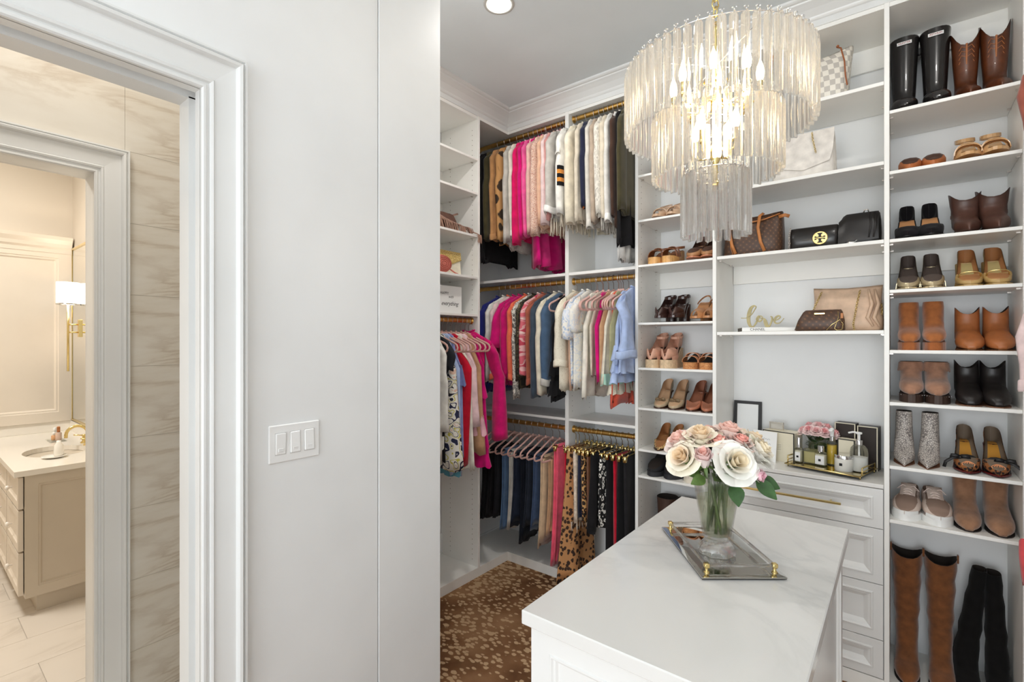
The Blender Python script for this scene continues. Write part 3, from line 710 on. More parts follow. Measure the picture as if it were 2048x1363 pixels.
def body_rings(prof, n, t, fold, seed, hem=0.0, xo=0):
    rr = random.Random(seed); ph = rr.random() * 6; nf = rr.choice((2, 3, 3, 4)); rings = []
    z0, z1 = prof[0][0], prof[-1][0]
    for (z, yc, hw, tm) in prof:
        q = (z0 - z) / max(z0 - z1, 1e-6); ring = []
        for k in range(n):
            a = 2 * PI * k / n; y = hw * sgnp(math.cos(a), .85); u = y / max(hw, 1e-4)
            th = t * tm * sgnp(math.sin(a), .6)
            x = th * (1 + .30 * fold * q * math.sin(nf * 3 * u + ph)) + t * .9 * fold * q * math.sin(nf * PI * u + ph) + xo
            zz = z + hem * q * q * q * .012 * math.sin(nf * 2 * PI * u + ph)
            ring.append((x, yc + y, zz))
        rings.append(ring)
    return rings
def close_bottom(rings):
    r = rings[-1]; c = Vector((sum(p[0] for p in r) / len(r), sum(p[1] for p in r) / len(r), 0))
    rings.append([(c.x + (p[0] - c.x) * .82, c.y + (p[1] - c.y) * .97, p[2] + .004) for p in r])
    rings.append([(c.x + (p[0] - c.x) * .5, c.y + (p[1] - c.y) * .9, p[2] + .03) for p in r])
    return rings

def garment(name, label, cat, mat, rod, x, L, hw=.20, hwb=None, t=.013, sl=None, sr=.042, cuff=None, cw=1.0, fold=1.0, bell=1.0, group=None, hk='velvet', hang=True, neck='round', short=None,
            sleeve_mat=None, extra=None, seed=None, zr=None, hemz=1.0, sx=.016, bell_from=.75, yo=0.0, hlabel=None, y=None, sdx=0.0):
    """a top, dress or cardigan on its hanger. Rod axis = local x, the front (room side) = local -y"""
    seed = seed if seed is not None else R.randint(0, 9999)
    if rod == 'T': loc = (ROD_X, x, 1.630); rz = PI / 2
    elif rod in RRZ: loc = (.555, x, RRZ[rod]); rz = -PI / 2
    else: loc = (x, ROD_Y, RODZ[rod]); rz = 0
    hwb = hwb if hwb is not None else hw * .95
    if neck == 'tank':      # straps narrow over the hanger, body begins lower
        top = [(-.086, 0, .075, .35), (-.10, 0, .10, .5), (-.135, 0, .105, .75), (-.19, 0, .115, .95), (-.245, 0, hw * .85, 1.0), (-.29, 0, hw, 1.0)]
    elif neck == 'bare':    # straight-topped (skirts on clips)
        top = [(-.106, 0, hw * .98, .45), (-.115, 0, hw, .8), (-.16, 0, hw, 1)]
    else:
        top = [(-.068, 0, .045, .7), (-.078, 0, .070, .95), (-.095, 0, .105, .9), (-.115, 0, .155, .95), (-.131, 0, .190, .95), (-.150, 0, .203, 1.0), (-.19, 0, hw, 1.05)]
    zt = top[-1][0]; steps = max(5, int((L + zt) / .06)); prof = list(top)
    for i in range(1, steps + 1):
        q = i / steps; prof.append((zt + (-L - zt) * q, yo * q, hw + (hwb - hw) * q ** 1.3, 1.0 + .10 * math.sin(5 * q + seed)))
    mb = MB(); rings = close_bottom(body_rings(prof, 22, t, fold, seed, hemz)); mb.loft(rings, True, True)
    o = mb.build(name, mat, None, True); o.location = loc; o.rotation_euler = (0, 0, rz); tag(o, label, cat, group)
    if neck == 'round':
        mb = MB(); mb.tube([(t * .8 * math.sin(a), .052 * math.cos(a), -.066 + .006 * math.cos(2 * a)) for a in [2 * PI * k / 14 for k in range(14)]], .005, 5, closed=True); mb.build('collar', cuff or mat, o, True)
    if sl:
        smt = sleeve_mat or mat; rr = random.Random(seed + 1)
        for s in (-1, 1):
            n = 14; steps = max(6, int(sl / .05)); rings = []; ph = rr.random() * 6; dx = rr.uniform(-.3, .3) * sx; sb = rr.uniform(.0, .03)
            cs = [(.15, -.128, .012, .5), (.175, -.140, .03, .8), (.185, -.165, .040, 1.0)]
            for (yy, zz, ry, m_) in cs: rings.append([(sx * m_ * sgnp(math.sin(a), .7), s * (yy + ry * math.cos(a)), zz + .022 * math.cos(a) * (-1)) for a in [2 * PI * k / n for k in range(n)]])
            for i in range(1, steps + 1):
                q = i / steps; b = 1.0 if q < bell_from else 1 + (bell - 1) * (q - bell_from) / (1 - bell_from)
                ry = sr * (1 - .15 * q) * b; cy = .185 - sb * q + (.012 if q > .3 else 0)
                rings.append([(dx * q + (sdx * min(1, q * 3) if s < 0 else 0) + sx * (1 - .08 * q) * min(b, 1.6) * sgnp(math.sin(a), .7) * (1 + .18 * fold * math.sin(3 * a + ph + 4 * q)), s * (cy + ry * math.cos(a) * (1 + .05 * fold * math.sin(9 * q + ph))), -.165 - (sl - .04) * q + .006 * math.sin(2 * a + ph)) for a in [2 * PI * k / n for k in range(n)]])
            c2 = rings[-1]; my = sum(p[1] for p in c2) / n; mx = sum(p[0] for p in c2) / n
            rings.append([(mx + (p[0] - mx) * .8, my + (p[1] - my) * .85, p[2] + .004) for p in c2]); rings.append([(mx + (p[0] - mx) * .7, my + (p[1] - my) * .75, p[2] + .05) for p in c2])
            mb = MB(); mb.loft(rings, True, True); so = mb.build('sleeve', smt, o, True)
            if cuff:
                rr2 = [[(mx + (p[0] - mx) * f * cw, my + (p[1] - my) * f * cw, p[2] + dz) for p in c2] for f, dz in ((1.02, .038), (1.10, .034), (1.12, .004), (1.08, -.004), (.8, -.002), (.75, .02))]
                mb = MB(); mb.loft(rr2); mb.build('cuff', cuff, so, True)
    if extra: extra(o, prof, t, seed)
    if hang: hanger(hlabel or (('gold clip hanger holding ' if hk != 'velvet' else 'blush velvet hanger inside ') + label.split(' hanging')[0].split(' on the')[0].split(' with')[0].split(' between')[0].split(' beside')[0].split(' in the')[0].split(' at the')[0].split(' behind')[0]), loc, rz, {0: 'hangers on the top rods', 1: 'hangers on the middle rods', 2: 'hangers on the bottom rods', 'T': 'hangers on the tower rod'}.get(rod, 'hangers on the right-hand rail') if hk == 'velvet' else 'gold clip hangers', ('velvet_in' if (hk == 'velvet' and neck == 'round') else hk))
    return o
def fringe(mat, z=0, n=26, l=.07, name='fringe', r=.0022):
    def f(o, prof, t, seed):
        rr = random.Random(seed); mb = MB(); hw = prof[-1][2]; zb = prof[-1][0] + z; yc = prof[-1][1]
        for i in range(n):
            y = yc + hw * (-1 + 2 * (i + .5) / n); x = rr.uniform(-t, t)
            mb.tube([(x, y, zb + .01), (x + rr.uniform(-.004, .004), y, zb - l * .5), (x + rr.uniform(-.006, .006), y + rr.uniform(-.005, .005), zb - l * rr.uniform(.8, 1.1))], [r, r * 1.1, r * .7], 5)
        tag(mb.build(name, mat, o, True), kind='stuff')
    return f
def ruffle(mat, zs, w=1.08, h=.07, name='ruffle', side=None):
    def f(o, prof, t, seed):
        for zq in zs:
            p = min(prof, key=lambda q: abs(q[0] - zq)); mb = MB(); rings = []; n = 40
            for i in range(5):
                q = i / 4; rings.append([((t * 1.1 + .010 * q) * sgnp(math.sin(a), .6) * (1 + .45 * q * math.sin(11 * a + zq * 30)), p[1] + p[2] * (1.0 + (w - 1) * q) * sgnp(math.cos(a), .85), zq - h * q + .006 * q * math.sin(9 * a)) for a in [2 * PI * k / n for k in range(n)]])
            mb.loft(rings); mb.build(name, mat, o, True)
    return f
def bands(mats, z0, hgt, y=None, on='sleeve', sr=.046, sx=.019):
    def f(o, prof, t, seed):
        for i, m_ in enumerate(mats):
            mb = MB(); n = 14; za = z0 - i * hgt
            mb.loft([[(sx * sgnp(math.sin(a), .7), -(.190 + sr * math.cos(a)), zz) for a in [2 * PI * k / n for k in range(n)]] for zz in (za, za - hgt)]); mb.build('stripe', m_, o, True)
    return f
def both(*fs):
    def f(o, prof, t, seed):
        for g in fs: g(o, prof, t, seed)
    return f
def trousers(name, label, cat, mat, x, L, hw=.11, t=.015, yo=-.03, rod=2, clip=False, group='trousers over velvet hangers', flare=1.0, hang=True, hlabel=None, seed=None):
    """trousers folded once over the hanger bar (or hung from clips): two leg layers with seams"""
    seed = seed if seed is not None else R.randint(0, 9999); rr = random.Random(seed)
    loc = (x, ROD_Y, RODZ[rod]); zt = -.186 if not clip else -.105
    o = None
    for li, (dx, dl) in enumerate(((-.5, 0), (.5, rr.uniform(.01, .04)))):
        prof = [(zt, yo * .3, hw * .92, .30), (zt - .012, yo * .35, hw, .55)]
        steps = 9
        for i in range(1, steps + 1):
            q = i / steps; prof.append((zt - .012 + (-(L - dl) - zt + .012) * q, yo * (.35 + .65 * q), hw * (1 + (flare - 1) * q) * (1 - .10 * math.sin(PI * q)), .62))
        rings = close_bottom(body_rings(prof, 18, t, .55, seed + li, .4, dx * t * 1.1))
        mb = MB(); mb.loft(rings, True, True)
        if o is None: o = mb.build(name, mat, None, True); o.location = loc
        else: mb.build('trouser_leg', mat, o, True)
    mb = MB(); mb.loft([[(1.25 * t * math.cos(a), yo * .33 + s * hw * .96, zt + .002 + 1.1 * t * .6 * math.sin(a) + .004) for a in [PI * k / 6 for k in range(7)]] for s in (-1, 1)], closed=False); mb.build('fold', mat, o, True)
    tag(o, label, cat, group)
    if hang: hanger(hlabel or (('gold clip hanger holding ' if clip else 'blush velvet hanger under ') + label.split(' folded')[0].split(' hanging')[0].split(' with')[0].split(' beside')[0].split(' between')[0].split(' on the')[0]), loc, 0, 'gold clip hangers' if clip else 'hangers on the bottom rods', 'clip' if clip else 'velvet')
    return o
# ------------------------------------------------------------------ the clothes, rail by rail
c_black = cloth((26, 25, 27)); c_char = cloth((48, 50, 56)); c_olive = cloth((72, 66, 42)); c_camel = cloth((190, 140, 92)); c_cream = cloth((232, 222, 200)); c_ivory = cloth((236, 230, 216))
c_white = cloth((240, 237, 230)); c_greyh = cloth((198, 194, 186), True); c_grey2 = cloth((210, 205, 196)); c_mag = cloth((214, 14, 118)); c_hot = cloth((222, 18, 100)); c_pink = cloth((240, 96, 160))
c_blush = cloth((232, 190, 180)); c_pale = cloth((236, 212, 210)); c_dusty = cloth((206, 146, 140)); c_peach = cloth((228, 184, 156)); c_navy = cloth((34, 38, 62)); c_royal = cloth((38, 44, 122))
c_coral = cloth((244, 118, 84)); c_rust = cloth((176, 96, 74)); c_slate = cloth((62, 74, 88)); c_denim = cloth((74, 98, 126)); c_ddenim = cloth((34, 42, 58)); c_ldenim = cloth((92, 120, 156)); c_tan = cloth((196, 152, 116))
c_taupe = cloth((178, 160, 142)); c_oat = cloth((216, 204, 184)); c_brown = cloth((72, 50, 40)); c_red = cloth((196, 16, 46)); c_blue = cloth((176, 194, 230)); c_peri = cloth((146, 158, 208)); c_sage = cloth((176, 170, 130)); c_teal = cloth((96, 158, 176))
p_bigleo = cells('big_leopard', (196, 146, 92), (58, 44, 32), 13, .34, .40, (1, 1, .8), rough=.9)
p_tweed = multi('tweed', [(214, 170, 146), (232, 206, 190), (186, 134, 116), (240, 220, 206)], 260, (1, 1, 1), .95)
p_leo = cells('leopard', (196, 142, 92), (58, 38, 28), 46, .40, .50, (1, 1, .8))
p_leo2 = cells('leopard_gold', (206, 158, 100), (36, 24, 18), 48, .44, .56, (1, 1, .8), core=(160, 104, 58))
p_bw = cells('black_white_spots', (24, 23, 24), (236, 232, 224), 48, .40, .48, (1, 1, .8), core=(30, 28, 30))
p_snake = multi('snake_print', [(226, 220, 208), (150, 146, 140), (236, 230, 218), (110, 106, 102)], 70, (1, 1, .7), .9)
p_camo = multi('dark_camo', [(38, 36, 30), (74, 66, 46), (52, 48, 36), (116, 104, 78)], 22, (1, 1, 1), .9, True, (0, .44, .52, .62))
p_plaid = multi('pink_plaid', [(226, 110, 124), (240, 186, 186), (206, 76, 96), (246, 214, 208)], 34, (.4, .4, 1.4), .9)
p_floral = multi('white_floral', [(240, 236, 226), (240, 237, 228), (34, 38, 70), (240, 236, 226), (240, 237, 228), (206, 196, 92), (240, 236, 226), (28, 30, 44), (240, 236, 226), (240, 237, 228), (232, 196, 176), (240, 236, 226)], 30, (1, 1, 1), .8)
p_bluefl = multi('blue_floral', [(228, 230, 236), (206, 216, 232), (240, 236, 228), (182, 198, 220), (240, 230, 222)], 26, (1, 1, 1), .85, True, (0, .38, .46, .55, .64))
p_print = multi('pastel_print', [(238, 234, 224), (240, 236, 226), (222, 224, 226), (240, 234, 222), (234, 214, 200)], 30, (1, 1, 1), .85, True, (0, .4, .48, .56, .66))
p_mix = multi('heather_print', [(208, 202, 190), (226, 220, 208), (188, 182, 172)], 90, (1, 1, .6), .95)
p_lace = cells('cream_lace', (238, 230, 210), (222, 212, 188), 90, .22, .34, rough=.9)
FT1 = 'clothes on the top rods'; FM = 'clothes on the middle rods'; FB = 'skirts and trousers on the bottom rods'; FW = 'dresses on the tower rod'
def G(*a, **k):
    k.setdefault('group', {0: FT1, 1: FM, 2: FB, 'T': FW}.get(a[4], 'clothes on the right-hand rail')); return garment(*a, **k)
# --- top rod, corner bay (corner outwards)
G('sweater', 'black long knit sweater hanging deepest in the corner on top rod', 'sweater', c_black, 0, -2.235, .86, sl=.60, hw=.21, t=.016)
G('sweater', 'dark olive sweater hanging between black sweater and camel sweater', 'sweater', c_olive, 0, -2.172, .70, sl=.60)
G('sweater', 'plain camel sweater hanging beside the leopard cardigan on top rod', 'sweater', c_camel, 0, -2.122, .71, sl=.60, cuff=c_camel)
G('cardigan', 'camel cardigan with large dark leopard spots on the top rod', 'cardigan', p_bigleo, 0, -2.062, .76, sl=.62, sr=.05, sx=.022)
G('cardigan', 'heather grey hooded cardigan hanging after leopard cardigan on top rod', 'cardigan', c_greyh, 0, -2.004, .80, sl=.64, hw=.19)
G('sweater', 'off-white sweater hanging between grey cardigan and hot pink sweater', 'sweater', c_ivory, 0, -1.962, .70, sl=.60, cuff=c_white)
G('sweater', 'raspberry pink sweater with the longest pink sleeve on the top rod', 'sweater', c_hot, 0, -1.921, .74, sl=.66, sr=.05)
G('sweater', 'magenta sweater hanging second of the bright pinks on top rod', 'sweater', c_mag, 0, -1.887, .70, sl=.62, sx=.014)
G('sweater', 'candy pink sweater hanging before the blush one on top rod', 'sweater', c_pink, 0, -1.856, .71, sl=.61, sx=.014)
G('dress', 'long magenta dress hanging lowest among the pinks on top rod', 'dress', c_mag, 0, -1.826, .93, hw=.18, hwb=.16, t=.03, yo=.02, fold=1.4)
G('sweater', 'smooth blush sweater hanging before the tweed cardigan on top rod', 'sweater', c_blush, 0, -1.818 + .0, .70, sl=.60)
G('cardigan', 'chunky pink tweed knit cardigan on the top rod', 'cardigan', p_tweed, 0, -1.775, .71, sl=.62, sr=.048, sx=.022)
G('blouse', 'peach blouse hanging just after tweed cardigan on top rod', 'blouse', c_peach, 0, -1.735, .70, sl=.56)
G('blouse', 'pale pink blouse with loose sleeves on top rod before the dusty pink one', 'blouse', c_pale, 0, -1.708, .64, sl=.56, bell=1.3)
G('sweater', 'dusty pink sweater nearest the divider behind fluffy white sleeve', 'sweater', c_dusty, 0, -1.684, .65, sl=.54)
G('jacket', 'fluffy off-white jacket with rolled bell cuff at the bay divider', 'jacket', c_greyh, 0, -1.660, .66, sl=.50, sr=.055, cuff=M((240, 238, 234), .95, 0, .05, 80, 1.0, 180, key='fluff'), cw=1.08, bell=1.25, sx=.020, extra=fringe(c_oat, 0, 40, .09, r=.004))
# --- top rod, second bay
G('poncho', 'white ruffled poncho with fringe and black and amber striped sleeve', 'poncho', c_white, 0, -1.588, .62, sl=.52, sr=.05, sx=.022, extra=both(bands([c_black, cloth((214, 140, 60)), c_black, cloth((214, 140, 60)), c_black], -.36, .024, sr=.047, sx=.0235), fringe(c_oat, 0, 44, .10, r=.004), ruffle(c_white, (-.17,), 1.22, .12)))
G('cardigan', 'cream cardigan with broad front hanging first in second bay', 'cardigan', c_cream, 0, -1.525, .68, sl=.58, sr=.058, sx=.024)
G('cardigan', 'slim cream cardigan beside the navy blouse on top rod', 'cardigan', c_oat, 0, -1.468, .70, sl=.58, sr=.044)
G('blouse', 'navy blouse with rust hem on the top rod', 'blouse', c_navy, 0, -1.432, .60, sl=.50, extra=ruffle(cloth((186, 100, 40)), (-.56,), .99, .07, 'hem'))
G('sweater', 'light grey sweater beside the navy blouse on the top rod', 'sweater', c_grey2, 0, -1.400, .73, sl=.62, cuff=c_grey2)
G('sweater', 'grey-beige sweater hanging second of the pale greys', 'sweater', c_taupe, 0, -1.371, .70, sl=.60)
G('shawl', 'heather printed shawl with fringed hem on the top rod', 'shawl', p_mix, 0, -1.338, .70, sl=.56, sr=.05, sx=.022, extra=fringe(c_grey2, 0, 30, .07))
G('sweater', 'oatmeal sweater hanging between printed shawl and white sweater', 'sweater', c_oat, 0, -1.308, .69, sl=.58)
G('sweater', 'greyish white sweater hanging next to dark brown coat', 'sweater', cloth((222, 218, 212)), 0, -1.278, .71, sl=.60, cuff=c_white, sr=.046)
G('coat', 'dark brown coat beside the olive jacket on top rod', 'coat', c_brown, 0, -1.247, .76, sl=.58, sx=.014)
G('vest', 'puffy black vest hanging low just before olive jacket', 'vest', c_black, 0, -1.222, .86, hw=.20, hwb=.19, t=.018, fold=1.5)
G('blouse', 'white striped blouse hem showing below the olive jacket', 'blouse', cloth((226, 224, 220)), 0, -1.240, .94, hw=.14, hwb=.10, t=.010, yo=-.03)
G('jacket', 'olive green jacket hanging last at end of top rod', 'jacket', c_olive, 0, -1.196, .70, sl=.56, hw=.215, sr=.056, sx=.016, t=.010, fold=.6)
# --- middle rod, corner bay
G('blouse', 'royal navy blouse deepest in corner on the middle rod', 'blouse', c_royal, 1, -2.215, .72, sl=.55)
G('blouse', 'white blouse near the corner on middle rod', 'blouse', c_white, 1, -2.160, .66, sl=.52)
G('blouse', 'coral-trimmed pale blouse beside the bell-sleeved magenta blouse', 'blouse', c_pale, 1, -2.118, .62, sl=.50, cuff=c_coral)
G('blouse', 'magenta blouse with wide bell sleeves on the middle rod', 'blouse', c_mag, 1, -2.070, .62, sl=.30, sr=.062, bell=1.7, bell_from=.2, sx=.020)
G('dress', 'magenta shift dress behind the coral cardigan on middle rod', 'dress', cloth((206, 16, 112)), 1, -2.020, .66, sl=.50, sr=.05, sx=.022)
G('cardigan', 'coral orange cardigan on middle rod', 'cardigan', c_coral, 1, -1.972, .54, sl=.50, cuff=c_coral, extra=ruffle(cloth((170, 116, 50)), (-.50,), 1.0, .10, 'hem'))
G('blouse', 'grey snake print blouse on the middle rod', 'blouse', p_snake, 1, -1.938, .68, sl=.62, sr=.036)
G('jacket', 'dark camouflage jacket on the middle rod', 'jacket', p_camo, 1, -1.902, .68, sl=.50)
G('shirt', 'pink plaid shirt with knotted front on middle rod', 'shirt', p_plaid, 1, -1.862, .55, sl=.46, sr=.046, cuff=p_plaid)
G('shirt', 'rust coloured shirt beside the slate denim shirt', 'shirt', c_rust, 1, -1.826, .62, sl=.52, cuff=c_rust)
G('shirt', 'dark slate denim shirt between rust shirt and cream blazer', 'shirt', c_slate, 1, -1.782, .70, sl=.60, sr=.05, sx=.022)
G('blazer', 'cream blazer with long straight front on the middle rod', 'blazer', c_cream, 1, -1.735, .64, sl=.58, sr=.052, sx=.022)
G('jacket', 'blue denim jacket with turned grey cuff on the middle rod', 'jacket', c_denim, 1, -1.697, .56, sl=.52, sr=.054, sx=.022, cuff=c_greyh, cw=1.12)
G('camisole', 'black lace-edged top by the divider on the middle rod', 'top', c_black, 1, -1.664, .74, hw=.18, hwb=.20, neck='tank', t=.012, extra=ruffle(c_black, (-.50, -.62), 1.10, .09))
# --- middle rod, second bay
G('blouse', 'cream lace blouse with scalloped sleeve first in second bay', 'blouse', p_lace, 1, -1.592, .67, sl=.40, sr=.058, bell=1.35, sx=.024, bell_from=.5, cuff=p_lace)
G('tank_top', 'dusty rose tank top behind the cream lace blouse', 'top', c_peach, 1, -1.556, .66, neck='tank', hw=.17)
G('blouse', 'blue floral blouse with short fluttering sleeve on middle rod', 'blouse', p_bluefl, 1, -1.528, .64, sl=.24, sr=.062, bell=1.5, bell_from=.1, sx=.022)
G('blouse', 'pastel printed blouse beside blue floral blouse on middle rod', 'blouse', p_print, 1, -1.492, .66, sl=.20, sr=.06, bell=1.2, sx=.02)
G('tank_top', 'ivory sleeveless top with longest hem in second bay', 'top', c_ivory, 1, -1.446, .71, neck='tank', hw=.175, hwb=.21, t=.018)
G('tank_top', 'beige sleeveless top with beaded edge next to magenta tank', 'top', c_oat, 1, -1.408, .58, neck='tank', hw=.17)
G('tank_top', 'magenta tank top hanging among pale tops on middle rod', 'top', c_mag, 1, -1.372, .62, neck='tank', hw=.175, t=.016)
G('tank_top', 'tan tank top right after the magenta tank', 'top', c_tan, 1, -1.340, .61, neck='tank', hw=.17)
G('tank_top', 'cream swing top over a mint hem on middle rod', 'top', c_cream, 1, -1.308, .62, neck='tank', hw=.17, hwb=.21, t=.018, extra=ruffle(cloth((176, 216, 196)), (-.56,), 1.0, .065, 'hem'))
G('tank_top', 'sage olive camisole behind pale blue ruffled blouse', 'top', c_sage, 1, -1.278, .55, neck='tank', hw=.16)
G('tank_top', 'coral top with the lowest hem in second bay', 'top', cloth((240, 100, 76)), 1, -1.292 + .0, .75, neck='tank', hw=.12, hwb=.15, t=.012, extra=ruffle(p_lace, (-.60,), 1.12, .08, 'lace_hem'), yo=.0)
G('blouse', 'pale blue striped blouse with tiered ruffled hem on middle rod', 'blouse', c_blue, 1, -1.243, .52, neck='tank', hw=.17, hwb=.20, t=.018, extra=ruffle(c_blue, (-.40, -.47, -.53), 1.12, .08))
bl = G('blouse', 'pale blue blouse with puffed ruffle sleeve beside the shoe shelves', 'blouse', cloth((170, 188, 226)), 1, -1.205, .56, hw=.20, sl=.34, sr=.052, bell=1.9, bell_from=.55, sx=.022, sdx=.045, cuff=c_blue, cw=1.05, extra=ruffle(c_blue, (-.46,), 1.06, .09))
# empty hangers on the middle rod
for xx, w_ in ((-1.462, 'just after the pastel printed blouse'), (-1.420, 'between the ivory and beige tops'), (-1.382, 'just before the magenta tank'), (-1.348, 'between the magenta and tan tanks'), (-1.314, 'just before the cream swing top')):
    hanger('empty blush velvet hanger ' + w_, (xx + .008, ROD_Y, RODZ[1]), 0, 'empty hangers in the second bay')
# --- bottom rod, corner bay: folded trousers
TR = [(-2.262, .67, c_black, 'black trousers folded deepest in the corner on the bottom rod', .12, 1.0), (-2.205, .65, cloth((30, 28, 30)), 'second black trousers from the corner folded on the bottom rod', .12, 1.0),
      (-2.150, .64, cloth((36, 36, 40)), 'soft black jeans folded beside the mid-blue jeans', .12, 1.0), (-2.092, .71, c_ldenim, 'mid-blue jeans folded over hanger, palest of the denim', .11, 1.05), (-2.040, .70, c_grey2, 'pale grey jeans folded beside the mid-blue jeans', .10, 1.0),
      (-1.985, .66, c_ddenim, 'dark indigo jeans folded after the pale grey jeans', .12, 1.0), (-1.934, .76, cloth((24, 28, 38)), 'navy black jeans with longest hem on the bottom rod', .11, .95), (-1.884, .64, cloth((40, 46, 58)), 'faded black jeans folded between navy and blue jeans', .12, 1.0),
      (-1.832, .65, cloth((60, 78, 108)), 'blue jeans folded just before the beige trousers', .11, 1.0), (-1.775, .74, cloth((214, 184, 150)), 'beige wide-leg trousers folded over hanger on the bottom rod', .11, 1.15), (-1.722, .66, c_tan, 'tan trousers folded beside the pink trousers', .10, 1.0)]
for (x, L, m_, lab, hw, fl_) in TR: trousers('folded_trousers', lab, 'trousers', m_, x, L, hw, .016, -.045, flare=fl_)
trousers('trousers', 'bright pink trousers hanging long from clips by the divider', 'trousers', cloth((240, 92, 118)), -1.676, .83, .10, .016, -.06, clip=True, group=FB)
# --- bottom rod, second bay: skirts on clips
def SK(label, x, L, m_, hw=.13, hwb=None, t=.014, name='skirt', cat='skirt', **k):
    G(name, label, cat, m_, 2, x, L, hw=hw, hwb=hwb or hw, t=t, neck='bare', hk='clip', **k)
SK('red skirt hanging first behind the leopard maxi skirt', -1.600, .56, c_red, .13, .13, .012)
SK('long leopard maxi skirt reaching lowest on bottom rod', -1.575, .88, p_leo, .14, .22, .022, fold=1.5)
SK('cream fluffy fur vest beside the leopard maxi skirt', -1.533, .54, M((222, 204, 184), .98, 0, .12, 60, 1.0, 160, key='fur'), .14, .15, .018, name='fur_vest', cat='vest', extra=fringe(M((214, 196, 176), .98, key='furf'), 0, 36, .05, 'fur_edge'))
SK('navy pencil skirt between fur vest and dark leopard skirt', -1.505, .50, c_navy, .13)
SK('dark leopard pencil skirt beside navy skirt', -1.478, .51, p_leo2, .14, .14, .016)
SK('brown leather skirt between leopard skirt and black flared skirt', -1.447, .50, leather((110, 70, 46)), .13)
SK('black flared skirt beside the brown leather skirt', -1.412, .55, c_black, .14, .19, .022)
SK('black and white animal print skirt on bottom rod', -1.356, .53, p_bw, .14, .14, .018)
SK('black trousers hanging between animal print skirt and red trousers', -1.322, .72, c_black, .12, .12, .014, name='trousers', cat='trousers')
SK('bright red trousers hanging from clips among black ones', -1.284, .76, c_red, .11, .10, .016, name='trousers', cat='trousers')
SK('black wide trousers near end of the bottom rod', -1.246, .74, cloth((30, 29, 32)), .13, .14, .014, name='trousers', cat='trousers')
SK('black pencil skirt last on the bottom rod by shoe shelves', -1.210, .72, cloth((34, 33, 35)), .13, .13, .013)
# --- tower rod: dresses, seen from their fronts
def W(name, label, cat, m_, y, L, **k): return G(name, label, cat, m_, 'T', y, L, **k)
W('blouse', 'long white blouse half hidden behind the wall end', 'blouse', c_white, 1.862, .80, sl=.5, sr=.055, bell=1.3)
W('dress', 'black dress with white side stripe beside the wall end', 'dress', c_black, 1.900, .80, hw=.17, hwb=.18, neck='tank', extra=ruffle(c_white, (-.52, -.66), .99, .07, 'white_panel'))
W('tee', 'charcoal short-sleeved tee nearest the wall end', 'tee', c_char, 1.928, .42, sl=.17, sr=.050, bell=1.1, sx=.018, hw=.19)
W('dress', 'white dress with navy and lime floral print on tower rod', 'dress', p_floral, 1.978, .86, hw=.185, hwb=.24, neck='tank', t=.030)
W('dress', 'light blue dress beside the white floral dress', 'dress', c_blue, 2.025, .90, hw=.175, hwb=.18, neck='tank', t=.016, extra=ruffle(c_teal, (-.86,), 1.0, .05, 'hem'))
W('dress', 'periwinkle dress with ruffle shoulder before the red dress', 'dress', c_peri, 2.052, .80, hw=.165, hwb=.17, neck='tank', t=.016, extra=ruffle(cloth((112, 120, 168)), (-.27,), 1.2, .12))
W('dress', 'red sleeveless dress on the tower rod', 'dress', c_red, 2.088, .87, hw=.205, hwb=.16, neck='tank', t=.026)
W('dress', 'cream white dress right after the red one', 'dress', c_ivory, 2.128, .89, hw=.175, hwb=.22, neck='tank', t=.024)
W('dress', 'pale pink dress ending highest on the tower rod', 'dress', cloth((240, 206, 210)), 2.170, .63, hw=.175, hwb=.215, neck='tank', t=.032)
W('dress', 'tan satin dress between pale pink and magenta dresses', 'dress', c_tan, 2.216, .81, hw=.17, hwb=.21, neck='tank', t=.022, extra=ruffle(cloth((232, 180, 190)), (-.58,), 1.12, .12))
W('dress', 'magenta tiered dress near the tower panel', 'dress', c_mag, 2.254, .88, hw=.16, hwb=.20, neck='tank', t=.018, extra=ruffle(c_mag, (-.40, -.70, -.82), 1.10, .08))
W('dress', 'magenta dress with ruffled balloon sleeve hanging last on tower rod', 'dress', cloth((220, 20, 116)), 2.286, .70, sl=.62, sr=.044, bell=1.5, bell_from=.45, sx=.030, hw=.14, cuff=c_mag, cw=.8, sdx=.075)
# --- a few sleeves of the clothes on the right-hand rail
rr_ = thing('clothes_bay', 'white clothes bay with brass rods on the right wall past the shoe shelves', 'shelving', (.555, 2.2, 0))
mb = MB(); mb.box(-.15, .343, -.615, -.597, 0, 2.93, .0012); mb.build('side_panel', MELA, rr_)
for zt in (2.93, 1.925, 1.019): mb = MB(); mb.box(-.15, .343, -.596, .40, zt - .018, zt, .0012); mb.build('shelf', MELA, rr_)
mb = MB(); mb.box(-.15, .343, -.596, .40, 0, .06); mb.build('plinth', MELA, rr_)
for z in (2.60, 1.78, .93):
    mb = MB(); mb.m = Matrix.Translation((0, 0, z)) @ Matrix.Rotation(-PI / 2, 4, 'X'); mb.lathe([(.0145, -.596), (.0145, .746)], 16); mb.build('clothes_rod', BRASS, rr_, True, auto=40)
G('sweater', 'pale pink sweater sleeve hanging at the right edge over the tan boots', 'sweater', c_pale, 'Rb', 2.40, .50, sl=.32, sr=.05, cuff=c_pale, hw=.19)
G('blouse', 'rosy brown blouse at right edge beside the cowboy boots', 'blouse', cloth((150, 84, 70)), 'Ra', 2.42, .48, sl=.30, sr=.05, hw=.19)
G('scarf', 'coral red scarf end hanging low at the right edge', 'scarf', cloth((226, 86, 92)), 'Rc', 2.40, .26, hw=.235, hwb=.225, neck='bare', hk='clip', hlabel='gold clip hanger holding the coral red scarf')
